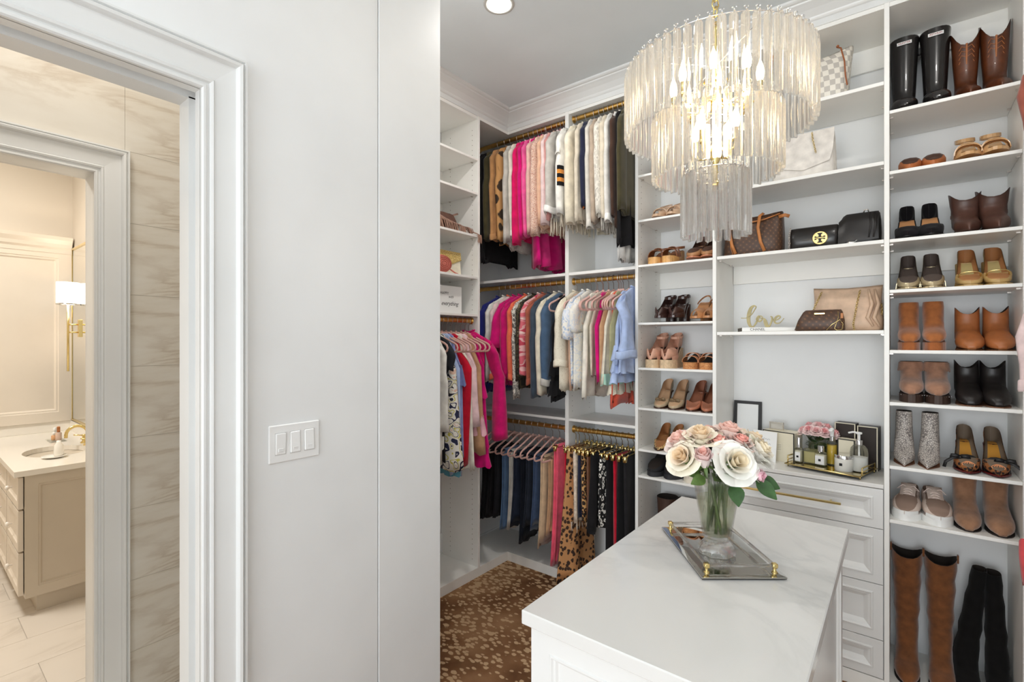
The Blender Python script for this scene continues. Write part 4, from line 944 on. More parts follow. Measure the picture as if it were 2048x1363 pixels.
# ------------------------------------------------------------------ shoes (toe to -y, origin under the middle of the sole)
def interp(tab, s):
    for (a, va), (b, vb) in zip(tab, tab[1:]):
        if s <= b: return va + (vb - va) * (s - a) / max(b - a, 1e-9)
    return tab[-1][1]
OUT = {'round': [(0, 0), (.012, .28), (.05, .56), (.12, .80), (.22, .96), (.33, 1.0), (.48, .88), (.62, .72), (.76, .68), (.88, .66), (.95, .55), (.985, .34), (1, .04)],
       'almond': [(0, 0), (.015, .20), (.06, .44), (.14, .70), (.24, .92), (.34, 1.0), (.48, .86), (.62, .70), (.76, .64), (.88, .62), (.95, .52), (.985, .32), (1, .04)],
       'point': [(0, 0), (.02, .10), (.08, .28), (.16, .50), (.26, .80), (.36, 1.0), (.48, .84), (.62, .68), (.76, .62), (.88, .60), (.95, .50), (.985, .30), (1, .04)],
       'square': [(0, .02), (.008, .40), (.03, .62), (.10, .82), (.22, .97), (.33, 1.0), (.48, .86), (.62, .72), (.76, .66), (.88, .64), (.95, .54), (.985, .34), (1, .04)]}
ST = [0, .012, .03, .06, .10, .15, .20, .25, .30, .345, .40, .48, .56, .64, .72, .80, .86, .91, .95, .98, 1.0]
def rise(s, H, p=0.0):      # height of the foot bed above the floor: flat forefoot, raised heel
    if s < .34: return p
    q = min(1, (s - .34) / .46); q = q * q * (3 - 2 * q); return p + (H - p) * q
def sole(mb, L, W, H, out, p=0.0, th=.006, grow=1.04, wedge=False, s0=0.0, s1=1.0, k=None):
    rings = []
    for s in [q for q in ST if s0 <= q <= s1]:
        b = W / 2 * interp(OUT[out], s) * grow + .0006; y = -L / 2 + s * L; z = rise(s, H, p); zb = 0.0 if wedge else max(z - th, 0)
        y += (-.003 if s < .02 else 0)
        rings.append([(-b, y, zb), (b, y, zb), (b, y, z + .0005), (-b, y, z + .0005)])
    mb.loft(rings, True, True, k=k)
def pump_upper(mb, L, W, H, out, p=0.0, vamp=.30, toe_h=.034, side=.036, back=.062, inset=0.0, lift=0.0, dors=False, back_only=False, k=None, cut=None):
    rings = []; n = 15
    for s in ST:
        b = max(W / 2 * interp(OUT[out], s) - inset, .0004); y = -L / 2 + s * L; z = rise(s, H, p) + lift
        closed = s <= vamp
        if closed: A = PI; h = toe_h * (.45 + .55 * min(1, s / .22)) * (1 + .35 * max(0, (s - .15) / .2))
        else:
            A = PI * .63; q = (s - vamp) / (1 - vamp)
            wall = side + (back - side) * max(0, (q - .45) / .55) ** 1.2 + .010 * max(0, 1 - q * 6)
            if dors and .36 < s < .80: wall = .006
            h = wall / ((1 - math.cos(A)) / 2)
        if s < .001 or s > .999: b *= .1
        ring = []
        for i in range(n):
            a = -A + 2 * A * i / (n - 1)
            x = b * sgnp(math.sin(a), .75); zz = z + h * (1 - sgnp(math.cos(a), .8)) / 2
            yy = y
            if closed is False and s > .97: yy += .004 * (zz - z) / max(back, .01)
            ring.append((x, yy, zz))
        rings.append(ring)
    mb.loft(rings, closed=False, k=k)
def insole(mb, L, W, H, out, p=0.0, s0=.30, lift=.004, k=None):
    rings = []
    for s in [q for q in ST if q >= s0 and q < .99]:
        b = W / 2 * interp(OUT[out], s) * .90; y = -L / 2 + s * L; z = rise(s, H, p) + lift; rings.append([(-b, y, z + .002), (0, y, z), (b, y, z + .002)])
    mb.loft(rings, closed=False, k=k)
def heel(mb, L, W, H, kind='block', p=0.0, k=None):
    yb = L / 2; n = 12
    if kind == 'stiletto': spec = [(.022, .030, 1.0, 0), (.017, .022, .88, .004), (.010, .011, .6, .010), (.006, .006, .3, .010), (.0055, .0055, 0, .008)]
    elif kind == 'flare': spec = [(.028, .030, 1.0, 0), (.026, .026, .7, .003), (.025, .025, .3, .003), (.027, .028, 0, .0)]
    else: spec = [(.029, .030, 1.0, 0), (.028, .029, .5, .001), (.027, .028, 0, .002)]
    rings = []
    for hx, hy, q, dy in spec:
        cy = yb - .032 - dy
        z = H * q if q < 1 else H + .002
        rings.append([(hx * W / .074 * sgnp(math.cos(2 * PI * j / n), .7), cy + hy * sgnp(math.sin(2 * PI * j / n), .7), z) for j in range(n)])
    mb.loft(rings, True, True, k=k)
def pump(name, label, m, lining, L=.235, W=.076, H=.09, out='almond', p=0.0, kind='stiletto', solem=None, vamp=.27, group=None, dors=False, toe=None, ins=None, **k):
    t = thing(name, label, 'shoe', group=group)
    mb = MB(); pump_upper(mb, L, W, H, out, p, vamp, dors=dors, **k); u = mb.build('upper', m, t, True)
    mb = MB(); pump_upper(mb, L, W, H, out, p, vamp, inset=.002, lift=.0015, dors=dors, **k); mb.build('lining', lining, u, True)
    mb = MB(); insole(mb, L, W, H, out, p); mb.build('insole', ins or lining, t, True)
    mb = MB(); sole(mb, L, W, H, out, p, .005); mb.build('sole', solem or m, t)
    if H > .03: mb = MB(); heel(mb, L, W, H, kind, p); mb.build('heel', m, t, True, auto=50)
    if toe:
        mb = MB(); rings = []; n = 13
        for s in (0, .012, .03, .06, .10, .13):
            b = W / 2 * interp(OUT[out], s) + .0012; z = rise(s, H, p); h = .034 * (.45 + .55 * min(1, s / .22)) + .003
            rings.append([(b * sgnp(math.sin(a), .75), -L / 2 + s * L - (.001 if s < .02 else 0), z - .001 + h * (1 - sgnp(math.cos(a), .8)) / 2) for a in [-PI + 2 * PI * i / (n - 1) for i in range(n)]])
        mb.loft(rings, closed=False); mb.build('toe_cap', toe, t, True)
    return t
def boot(name, label, m, L=.245, W=.082, H=.05, shaft=.17, out='almond', kind='block', solem=None, p=0.0, top_w=.085, top_d=.10, ear=0.0, lean=0.0, lining=None, slouch=0.0, group=None, sole_th=.008, ankle_w=.066, heelm=None, toe_h=.045, shaft_mat=None, side=0.0, back=0.0):
    """closed boot: one lofted skin from the top edge of the shaft, round the ankle, out to the toe"""
    t = thing(name, label, 'boot', group=group)
    n = 20; y1 = L / 2; zb = H + p * 0
    secs = []
    cy = y1 - .058 + back          # shaft axis
    N = max(4, int(shaft / .04))
    for i in range(N + 1):
        q = i / N; z = H + .085 + shaft - shaft * q; w_ = top_w + (ankle_w - top_w) * q ** .8; d_ = top_d + (.088 - top_d) * q ** .8
        if slouch: w_ *= 1 + slouch * .18 * math.sin(i * 2.4); d_ *= 1 + slouch * .12 * math.sin(i * 2.1 + 1)
        cc = cy + lean * (1 - q) + (-.006 * q); sx = side * (1 - q)
        secs.append(((sx, cc + d_ / 2, z), (sx, cc - d_ / 2, z), w_ / 2))
    g = lambda s: rise(s, H, p)
    f0 = Vector((0, cy - .0445, H + .084)); f1 = Vector((0, -L / 2 + .43 * L - .002, g(.43) + .076))
    fr_ = lambda q: tuple(f0.lerp(f1, q) + Vector((0, -.006 * math.sin(PI * q), -.010 * math.sin(PI * q))))
    aw = ankle_w / 2
    secs += [((0, y1 - .012, H + .060), fr_(.16), aw), ((0, y1 - .006, H + .028), fr_(.36), aw + (W * .46 - aw) * .25), ((0, y1 - .012, H + .002), fr_(.56), aw + (W * .46 - aw) * .5)]
    for s, hh in ((.80, None), (.62, .0), (.43, .074), (.34, .064), (.26, .056), (.19, .049), (.125, .042), (.07, .035), (.03, .026), (.012, .018), (.002, .010)):
        y = -L / 2 + s * L; b = W / 2 * interp(OUT[out], max(s, .012)) + .001
        if hh is None: secs.append(((0, y, g(s)), fr_(.74), aw + (W * .46 - aw) * .75)); continue
        if hh == 0.0: secs.append(((0, y, g(s)), fr_(.90), W * .455)); continue
        hh *= 1 + (toe_h / .045 - 1) * max(0, 1 - s / .40)
        secs.append(((0, y, g(s)), (0, y - .002, g(s) + hh), b))
    rings = []
    for i, (pb, pf, w_) in enumerate(secs):
        pb, pf = Vector(pb), Vector(pf); c = (pb + pf) / 2; h = (pf - pb) / 2; ring = []
        for k in range(n):
            a = 2 * PI * k / n
            v = c + h * sgnp(math.cos(a), .85) + Vector((w_ * sgnp(math.sin(a), .8), 0, 0))
            if i == 0 and ear: v.z += ear * (math.sin(a) ** 2) - ear * .35
            if i == 1 and ear: v.z += (ear * (math.sin(a) ** 2) - ear * .35) * .4
            ring.append(tuple(v))
        rings.append(ring)
    inner = [[tuple(Vector(p_) + (Vector(secs[j][0]) + Vector(secs[j][1])).lerp(Vector((0, 0, 0)), .5).__sub__(Vector(p_)) * .07) for p_ in rings[j]] for j in (0, 1, 2)]
    mb = MB(); mb.loft(rings, False, True); u = mb.build('upper', m, t, True)
    mb = MB(); mb.loft(list(reversed([rings[0]] + inner)), True, False); mb.build('lining', lining or DARKIN, u, True)
    mb = MB(); sole(mb, L, W, H, out, p, sole_th, .985); mb.build('sole', solem or DARKIN, t)
    if H > .012: mb = MB(); heel(mb, L, W * .95, H - .002, kind, p); mb.build('heel', heelm or solem or DARKIN, t, True, auto=50)
    return t
def arch(mb, y, z0, w, h, wid, th=.003, tilt=0.0, spread=0.0, k=None, a0=-90, a1=90, n=11):
    """strap over the foot from edge to edge"""
    pts = []; nr = []
    for i in range(n):
        a = math.radians(a0 + (a1 - a0) * i / (n - 1)); x = w / 2 * sgnp(math.sin(a), .8); z = z0 + h * sgnp(max(math.cos(a), 0), .8)
        pts.append((x, y + tilt * math.cos(a) + spread * math.sin(a), z)); nr.append((math.sin(a), 0, math.cos(a) + .05))
    mb.ribbon(pts, nr, wid, th, k=k)
def ankle(mb, yb, yf, z, w, wid=.010, drop=.0, k=None, th=.0025):
    pts = []; nr = []
    for i in range(17):
        a = 2 * PI * i / 16; pts.append((w / 2 * math.cos(a), (yb + yf) / 2 + (yb - yf) / 2 * math.sin(a), z + drop * math.sin(a))); nr.append((math.cos(a), math.sin(a), 0))
    mb.ribbon(pts, nr, wid, th, k=k)
def sandal(name, label, m, solem, L=.235, W=.085, H=.09, p=.03, wedge=True, out='square', straps=(), ank=None, sling=None, foot=None, group=None, peep=False, kind='block', covered=False):
    t = thing(name, label, 'shoe', group=group)
    mb = MB(); sole(mb, L, W, H, out, p, .012 if not wedge else .01, 1.03, wedge=wedge)
    if not wedge:
        mb2 = MB(); sole(mb2, L, W, max(p, .004), out, 0, 1, 1.03, wedge=True, s1=.48)
        if p > .01: mb2.build('platform', solem, t)
    mb.build('sole', solem, t)
    if not wedge: mb = MB(); heel(mb, L, W, H, kind); mb.build('heel', solem, t, True, auto=50)
    mb = MB(); insole(mb, L, W, H, out, p, .03, .0015); mb.build('insole', foot or m, t, True)
    for (s, h, wid, tilt) in straps:
        mb = MB(); b = W * interp(OUT[out], s) * 1.02; arch(mb, -L / 2 + s * L, rise(s, H, p) - .002, b, h, wid, .003, tilt); mb.build('strap', m, t)
    if ank: mb = MB(); ankle(mb, L / 2 - .002, L / 2 - .085, H + ank, .062, .014, .008); mb.build('ankle_strap', m, t)
    if sling:
        mb = MB(); pts = []; nr = []
        for i in range(15):
            a = PI * i / 14; pts.append((.030 * math.cos(a), L / 2 - .085 + .083 * math.sin(a), H * .75 + .02 + sling * math.sin(a))); nr.append((math.cos(a), math.sin(a), 0))
        mb.ribbon(pts, nr, .008, .0025); mb.build('slingback', m, t)
    return t
def vampcap(t, m, L, W, H, out, p, s0, s1, h, name='vamp', open_toe=False):
    """closed leather vamp between stations s0 and s1"""
    mb = MB(); rings = []; n = 11; K = 6
    for i in range(K):
        s = s0 + (s1 - s0) * i / (K - 1); b = W / 2 * interp(OUT[out], s) * 1.0; z = rise(s, H, p); hh = h * (.72 + .28 * i / (K - 1)) * (1.0 + .25 * (i / (K - 1)) ** 2)
        rings.append([(b * sgnp(math.sin(a), .8), -L / 2 + s * L + .010 * math.cos(a), z - .002 + hh * sgnp(max(math.cos(a), 0), .75)) for a in [-PI / 2 + PI * j / (n - 1) for j in range(n)]])
    mb.loft(rings, closed=False); return mb.build(name, m, t, True)
def bow(t, m, loc, sz, name='bow', tails=0.0):
    mb = MB(); x0, y0, z0 = loc
    for s in (-1, 1):
        pts = [(x0, y0, z0), (x0 + s * sz * .5, y0 - .004, z0 + sz * .28), (x0 + s * sz, y0 - .004, z0 + sz * .22), (x0 + s * sz * 1.05, y0, z0), (x0 + s * sz * .8, y0, z0 - sz * .18), (x0, y0, z0)]
        mb.ribbon(pts, [(0, -1, .4)] * 6, sz * .5, .0015)
        if tails:
            mb.ribbon([(x0, y0, z0), (x0 + s * sz * .9, y0 - .006, z0 - .004), (x0 + s * sz * 1.7, y0 - .004, z0 - tails * .5), (x0 + s * sz * 1.9, y0 - .002, z0 - tails)], [(0, -1, .5)] * 4, sz * .45, .0012)
    mb.sphere((x0, y0 - .003, z0), sz * .22, 8, 6); return mb.build(name, m, t, True)
def sneaker(name, label, m, solem, lace, L=.265, W=.095, group=None, tongue=None, collar=None, swoosh=None, chunky=.026):
    t = thing(name, label, 'sneaker', group=group); n = 15; out = 'round'; rings = []
    for s in ST:
        b = W / 2 * interp(OUT[out], s); y = -L / 2 + s * L; z = chunky - .006
        if s <= .345: A = PI; h = .046 * (.5 + .5 * min(1, s / .2)) + .018 * max(0, (s - .12) / .2)
        else: A = PI * (.90 if s < .58 else .72); q = (s - .3) / .7; h = (.062 + .012 * q + .012 * max(0, q - .7)) / ((1 - math.cos(A)) / 2)
        if s < .001 or s > .999: b *= .1
        rings.append([(b * sgnp(math.sin(a), .7), y, z + h * (1 - sgnp(math.cos(a), .8)) / 2) for a in [-A + 2 * A * i / (n - 1) for i in range(n)]])
    mb = MB(); mb.loft(rings, closed=False); u = mb.build('upper', m, t, True)
    mb = MB(); mb.loft([[(x * .95, y, z + .001) for x, y, z in r] for r in rings], closed=False); mb.build('lining', collar or DARKIN, u, True)
    mb = MB(); sole(mb, L, W, chunky, out, chunky, .02, 1.05, wedge=True); mb.build('sole', solem, t, True, auto=40)
    if swoosh is None:
        mb = MB(); rr = []
        for s in (0, .012, .03, .06, .10, .14):
            b = W / 2 * interp(OUT[out], s) * 1.03 + .001; y = -L / 2 + s * L - .002; h = .030 + .004 * s
            rr.append([(b * sgnp(math.sin(a), .7), y, chunky - .008 + h * (1 - sgnp(math.cos(a), .6)) / 2) for a in [-PI * .62 + 2 * PI * .62 * i / 12 for i in range(13)]])
        mb.loft(rr, closed=False); mb.build('toe_cap', solem, t, True)
    else:
        mb = MB(); arch(mb, -L / 2 + .045, chunky + .002, W * .62, .006, .006, .004); mb.build('toe_flash', swoosh, t)
    mb = MB(); mb.ribbon([(0, -L / 2 + .32 * L, .074), (0, -L / 2 + .42 * L, .086), (0, -L / 2 + .52 * L, .102), (0, -L / 2 + .58 * L, .122)], (0, -.6, 1), .052, .004); mb.build('tongue', tongue or m, t, True)
    if lace:
        mb = MB()
        for i in range(5):
            s = .33 + i * .048; y = -L / 2 + s * L; z = .073 + i * .0075
            mb.tube([(-.020, y, z), (-.008, y + .006, z + .008), (.008, y + .012, z + .008), (.022, y + .014, z + .001)], .0022, 5); mb.tube([(.020, y, z), (.008, y + .006, z + .009), (-.008, y + .012, z + .009), (-.022, y + .014, z + .001)], .0022, 5)
        for s in (-1, 1): mb.tube([(0, -L / 2 + .56 * L, .108), (s * .02, -L / 2 + .52 * L, .118), (s * .038, -L / 2 + .50 * L, .100), (s * .014, -L / 2 + .53 * L, .106)], .0022, 5)
        mb.build('laces', lace, t, True)
    return t
def pair(left, x0, x1, y, z, label1, group, rz0=0.0, rz1=0.0, dy=0.0):
    """place the first shoe, then copy it with all its parts for the second"""
    left.location = (x0, y, z); left.rotation_euler = (0, 0, rz0); left['group'] = group
    return dup(left, (x1, y + dy, z), rz1, label1, group, mirror=True)
# ------------------------------------------------------------------ shoes on the wide tower (top shelf downwards)
GR = 'pairs on the wide shoe shelves'; GL = 'pairs on the narrow shoe shelves'
rub = M((30, 28, 28), .22, 0, 0, 12, 0, 250, .4, key='rubber'); cow = M((92, 48, 26), .35, 0, .25, 20, .3, 120, .2, key='cowboy'); foot = M((52, 28, 22), .4, 0, .2, 30, .2, 200, key='cowfoot')
s = boot('rain_boot', 'glossy black rain boot at the panel end of the top shelf', rub, .275, .092, .022, .275, 'round', 'block', p=.012, top_w=.108, top_d=.125, ankle_w=.080, toe_h=.058)
mb = MB(); mb.box(-.026, .026, -.002, .001, -.007, .007, .0008); lb = mb.build('label', WHITE, s); lb.location = (0, .275 / 2 - .058 - .0625 - .0005, .022 + .085 + .275 - .03)
text('HUNTER', .011, .0004, M((150, 30, 34), .5, key='labred'), lb, (0, -.0026, 0))
for q in (0, 1):
    mb = MB(); mb.box(.053, .060, -.010, .010, -.014, .014, .002); b_ = mb.build('buckle', BLACK, s); b_.location = (-.002, .08, .022 + .085 + .275 - .06 - q * .0 - .0)
    break
pair(s, .015, .121, 2.775, 2.472, 'glossy black rain boot next to the brown cowboy boots', GR)
s = boot('cowboy_boot', 'tooled brown cowboy boot beside the black rain boots', cow, .27, .082, .04, .172, 'point', 'block', p=.004, top_w=.098, top_d=.115, ear=.080, ankle_w=.072, solem=foot, toe_h=.05)
mb = MB(); mb.tube([(0, .031 - .0022 * q_, .165 + .018 * q_) for q_ in range(7)], .0035, 6)
for q_ in range(6):
    for sg in (-1, 1): mb.tube([(0, .0305 - .0022 * q_, .165 + .018 * q_), (sg * .016, .0325 - .0022 * q_, .175 + .018 * q_), (sg * .024, .036 - .0022 * q_, .160 + .018 * q_)], .0014, 5)
mb.build('stitching', M((170, 104, 60), .6, key='stitch'), s)
vampcap(s, foot, .27, .084, .04, 'point', .004, .12, .42, .060, 'foot_overlay')
pair(s, .219, .308, 2.770, 2.472, 'tooled brown cowboy boot at the wall end of the top shelf', GR)
tanl = leather((176, 104, 58)); dkl = leather((74, 46, 34))
s = pump('flat_shoe', 'tan leather flat with brown lining, panel end of second shelf', tanl, dkl, .235, .082, .018, 'almond', 0, 'block', dkl, vamp=.36, toe_h=.052)
pair(s, .034, .110, 2.750, 2.216, 'tan leather flat beside the gold patent sandals', GR)
gpat = patent((206, 164, 116))
s = sandal('platform_sandal', 'gold-beige patent sandal beside the tan flats', gpat, gpat, .235, .082, .10, .032, False, 'round', ((.22, .042, .03, .01), (.36, .052, .022, -.01)), ank=.03, kind='block')
vampcap(s, gpat, .235, .082, .10, 'round', .032, .06, .26, .036)
pair(s, .215, .293, 2.748, 2.216, 'gold-beige patent sandal at the wall end of second shelf', GR)
bsu = suede((24, 22, 24)); tanin = M((190, 136, 88), .5, key='tanin')
s = pump('pump', 'black suede strappy pump at the panel end of third shelf', bsu, bsu, .235, .086, .105, 'almond', .012, 'stiletto', BLACK, vamp=.30, dors=True, toe_h=.040, ins=tanin, back=.074)
pair(s, .024, .101, 2.745, 1.929, 'black suede strappy pump beside the brown western ankle boots', GR)
br = leather((84, 56, 46), .4)
s = boot('ankle_boot', 'dark brown western ankle boot beside the black suede pumps', br, .25, .086, .04, .044, 'point', 'block', p=.005, top_w=.105, top_d=.11, ear=.04, ankle_w=.088, toe_h=.052)
mb = MB(); ankle(mb, .125 - .010, .012, .098, .086, .014, .006); mb.build('harness_strap', leather((104, 66, 54)), s)
pair(s, .214, .298, 2.748, 1.929, 'dark brown western ankle boot at the wall end of third shelf', GR)
champ = M((214, 196, 160), .28, .55, .06, 40, .1, 500, key='champ'); dkin = M((86, 74, 68), .6, key='dkin')
s = pump('pump', 'champagne cap-toe pump with dark lining at panel end of fourth shelf', champ, dkin, .235, .080, .105, 'round', .008, 'stiletto', champ, vamp=.33, toe_h=.044)
mb = MB(); arch(mb, -.1175 + .33 * .235, .008, .080 * 1.02, .050, .022, .002); mb.build('vamp_strap', champ, s)
pair(s, .028, .106, 2.743, 1.716, 'champagne cap-toe pump next to the gold buckle pumps', GR)
gnub = leather((184, 152, 96), .45); gin = M((206, 186, 128), .5, key='gin')
s = pump('pump', 'gold leather pump with large oval buckle next to champagne pumps', gnub, M((176, 122, 76), .6, key='gnin'), .24, .084, .11, 'square', .006, 'block', gnub, vamp=.24, toe_h=.040, ins=gin)
mb = MB(); mb.m = Matrix.Translation((0, -.078, .040)) @ Matrix.Rotation(-.85, 4, 'X')
mb.tube([(.032 * sgnp(math.cos(a), .7), .022 * sgnp(math.sin(a), .7), .004) for a in [2 * PI * i / 24 for i in range(24)]], .0028, 6, closed=True); mb.build('buckle', GOLD, s, True)
pair(s, .218, .299, 2.745, 1.716, 'gold leather pump with large oval buckle at the wall end', GR)
tsu = suede((164, 100, 56))
s = boot('platform_boot', 'tan suede platform ankle boot at panel end of the fifth shelf', tsu, .23, .076, .10, .022, 'square', 'block', p=.032, top_w=.068, top_d=.085, ankle_w=.072, solem=suede((150, 88, 48)), heelm=tsu, sole_th=.032, toe_h=.05)
pair(s, .030, .112, 2.745, 1.462, 'tan suede platform ankle boot beside the cut-out tan ankle boots', GR)
tl2 = leather((166, 100, 56))
s = boot('ankle_boot', 'tan leather ankle boot with notched top next to platform boots', tl2, .245, .088, .03, .045, 'round', 'block', p=.004, top_w=.078, top_d=.095, ear=.032, ankle_w=.078, toe_h=.050, solem=M((110, 74, 46), .6, key='tsole'))
pair(s, .221, .307, 2.748, 1.462, 'tan leather ankle boot with notched top at wall end', GR)
tau = suede((164, 122, 98))
s = boot('clog_boot', 'taupe fringed clog boot with studs at panel end of sixth shelf', tau, .235, .083, .07, .012, 'round', 'block', p=.034, top_w=.080, top_d=.098, ankle_w=.076, solem=M((62, 44, 36), .5, key='clog'), sole_th=.034, toe_h=.055)
mb = MB(); rr = random.Random(3); zt = .07 + .085 + .012
for i in range(44):
    a = 2 * PI * i / 44; x, y = .042 * math.cos(a), .1175 - .058 + .050 * math.sin(a)
    mb.ribbon([(x, y, zt - .004), (x * 1.05, (y - .0595) * 1.05 + .0595, zt - .020), (x * 1.10, (y - .0595) * 1.09 + .0595, zt - .040 + rr.uniform(-.003, .003))], (math.cos(a), math.sin(a), .1), .0062, .0012)
tag(mb.build('fringe', tau, s), kind='stuff')
mb = MB()
for i in range(11):
    q = -1 + 2 * i / 10; sx_ = .043 * q; mb.sphere((sx_, -.1175 + .002 + .05 * q * q * .9, .030), .0022, 6, 4)
tag(mb.build('studs', CHROME, s, True), kind='stuff')
pair(s, .038, .122, 2.748, 1.243, 'taupe fringed clog boot with studs beside black ankle boots', GR)
bl_ = leather((30, 26, 25), .4)
s = boot('ankle_boot', 'black leather notched ankle boot beside the taupe clog boots', bl_, .25, .084, .035, .036, 'round', 'block', p=.004, top_w=.078, top_d=.10, ear=.034, ankle_w=.078, solem=M((120, 84, 62), .6, key='bsole'), toe_h=.05)
pair(s, .219, .298, 2.748, 1.243, 'black leather notched ankle boot at the wall end', GR)
snk = cracked('snakeskin', (214, 206, 198), (118, 110, 108), 135, .42, (1, 1, .8), .040)
s = boot('ankle_boot', 'grey snakeskin ankle boot at the panel end of seventh shelf', snk, .245, .074, .085, .044, 'point', 'stiletto', p=.003, top_w=.056, top_d=.075, ankle_w=.060, heelm=snk, solem=M((120, 78, 52), .5, key='snsole'), toe_h=.042)
pair(s, .014, .098, 2.745, .975, 'grey snakeskin ankle boot next to leopard pumps', GR, 0.0, -.08)
lpu = cells('leopard_hair', (150, 92, 48), (30, 18, 14), 70, .40, .5); ylw = M((214, 152, 60), .5, key='ylw')
s = pump('pump', 'leopard pump with black ribbon bow next to snakeskin boots', lpu, M((120, 104, 88), .6, key='lpin'), .24, .082, .10, 'almond', .010, 'stiletto', M((90, 20, 20), .3, key='redsole'), vamp=.25, toe_h=.040, ins=ylw)
mb = MB(); pr_ = 0
vampcap(s, BLACK, .24, .084, .10, 'almond', .010, .20, .30, .046, 'ribbon_band')
bow(s, BLACK, (-.022, -.066, .056), .026, 'ribbon_bow', .046)
mb = MB()
for rr_, n_ in ((.018, 20), (.011, 14), (.005, 8)): mb.tube([(rr_ * math.cos(a) * (1 + .12 * math.sin(5 * a)), -.098 + rr_ * .7 * math.sin(a), .034 + .012 * math.sin(a)) for a in [2 * PI * i / n_ for i in range(n_)]], .0016, 5, closed=True)
mb.build('rosette', M((236, 160, 110), .4, key='rosette'), s, True)
pair(s, .213, .298, 2.745, .975, 'leopard pump with black ribbon bow at wall end', GR)
cnv = M((214, 196, 184), .9, 0, .05, 40, .4, 500, key='canvas')
s = sneaker('sneaker', 'pale pink canvas sneaker at the panel end under snakeskin boots', cnv, WHITE, M((232, 214, 204), .8, key='lace'), .27, .098, collar=M((150, 126, 112), .9, key='snk_in'))
pair(s, .028, .116, 2.765, .748, 'pale pink canvas sneaker beside the taupe suede boots', GR, -.10, .10)
tsb = suede((150, 112, 86))
s = boot('ankle_boot', 'taupe suede ankle boot next to the pale sneakers', tsb, .26, .086, .04, .066, 'round', 'block', p=.004, top_w=.082, top_d=.105, ankle_w=.074, solem=DARKIN, toe_h=.05, ear=-.03)
pair(s, .214, .308, 2.762, .748, 'taupe suede ankle boot at the wall end of eighth shelf', GR)
brn = suede((120, 74, 42))
s = boot('knee_boot', 'tan suede knee boot beside drawers on the plinth', brn, .26, .088, .045, .36, 'round', 'block', p=.004, top_w=.112, top_d=.12, ear=.03, ankle_w=.078, slouch=.35, lean=.01, toe_h=.05)
mb = MB()
for sg in (-1, 1): mb.box(sg * .056 - .003, sg * .056 + .003, .055, .075, .49, .525, .002)
mb.build('pull_tab', brn, s)
pair(s, .024, .138, 2.760, .0605, 'tan suede knee boot standing next to black slouch boots', GR)
blk = suede((20, 19, 19))
s = boot('slouch_boot', 'black suede over-knee boot leaning in the lower compartment', blk, .25, .086, .03, .37, 'round', 'block', p=.004, top_w=.046, top_d=.075, ankle_w=.080, slouch=.45, side=.044, toe_h=.05)
s2 = boot('slouch_boot', 'black suede over-knee boot standing upright at wall end', blk, .25, .086, .03, .365, 'round', 'block', p=.004, top_w=.050, top_d=.08, ankle_w=.072, slouch=.4, side=-.012, toe_h=.05)
s.location = (.218, 2.765, .0605); s2.location = (.314, 2.765, .0605); s['group'] = GR; s2['group'] = GR
# ------------------------------------------------------------------ shoes on the narrow tower
s = pump('pump', 'brown pump half hidden behind the chandelier on topmost narrow shelf', leather((120, 70, 44)), dkl, .235, .076, .09, 'almond', 0, 'block', dkl)
pair(s, -1.085, -1.0, 2.75, 2.434, 'brown pump behind the chandelier prisms, farther from the panel', GL)
nude = patent((206, 172, 142))
s = sandal('slingback_sandal', 'nude patent slingback sandal at the hanging-rail end', nude, nude, .235, .080, .10, .026, False, 'round', ((.30, .044, .02, 0),), sling=.03, kind='block')
vampcap(s, nude, .235, .080, .10, 'round', .026, .03, .24, .030)
pair(s, -1.068, -.986, 2.75, 2.181, 'nude patent slingback sandal beside its pair under the chandelier', GL)
wood = M((206, 156, 96), .5, 0, .15, 30, .15, 90, key='woodsole')
s = sandal('platform_sandal', 'brown strap sandal with pale wooden sole near the rail', leather((136, 82, 46)), wood, .23, .082, .09, .04, True, 'square', ((.26, .046, .042, 0), (.44, .056, .03, -.008)), ank=.02)
pair(s, -1.085, -1.004, 2.748, 1.928, 'brown strap sandal with pale wooden sole beside the tan pumps', GL)
tnp = leather((176, 128, 88))
s = pump('pump', 'tan peep-toe pump with pink sole beside the wooden-soled sandals', tnp, dkl, .235, .082, .10, 'round', .022, 'block', leather((196, 128, 96)), vamp=.34, toe_h=.044)
pair(s, -.872, -.795, 2.748, 1.928, 'tan peep-toe pump with pink sole next to the handbag shelves', GL)
dbr = M((58, 34, 28), .3, 0, .1, 20, .1, 400, .2, key='dbr')
s = sandal('mary_jane', 'dark brown platform mary jane near the rail end', dbr, dbr, .235, .082, .105, .038, False, 'round', (), ank=.045, kind='block')
vampcap(s, dbr, .235, .082, .105, 'round', .038, .01, .40, .042)
mb = MB(); pump_upper(mb, .235, .080, .105, 'round', .038, .02, back=.06); mb.build('quarter', dbr, s, True)
pair(s, -1.050, -.972, 2.748, 1.603, 'dark brown platform mary jane beside the tan slingbacks', GL)
tsl = leather((182, 128, 84))
s = sandal('slingback_sandal', 'tan slingback platform beside the dark brown mary janes', tsl, tsl, .235, .080, .11, .03, False, 'round', (), sling=.05, kind='block')
vampcap(s, tsl, .235, .080, .11, 'round', .03, .02, .34, .040)
pair(s, -.852, -.788, 2.748, 1.603, 'tan slingback platform against the handbag unit panel', GL)
blw = M((214, 164, 138), .6, 0, .05, 40, key='blw'); esp = M((214, 186, 150), .8, 0, .1, 60, .5, 200, key='esp')
s = sandal('wedge_sandal', 'blush peep-toe wedge with ankle cuff near the rail', blw, esp, .235, .086, .11, .046, True, 'square', (), ank=.065, foot=DARKIN)
vampcap(s, blw, .235, .086, .11, 'square', .046, .09, .46, .046)
mb = MB(); pump_upper(mb, .235, .080, .11, 'round', .046, .02, back=.085, side=.05); mb.build('quarter', blw, s, True)
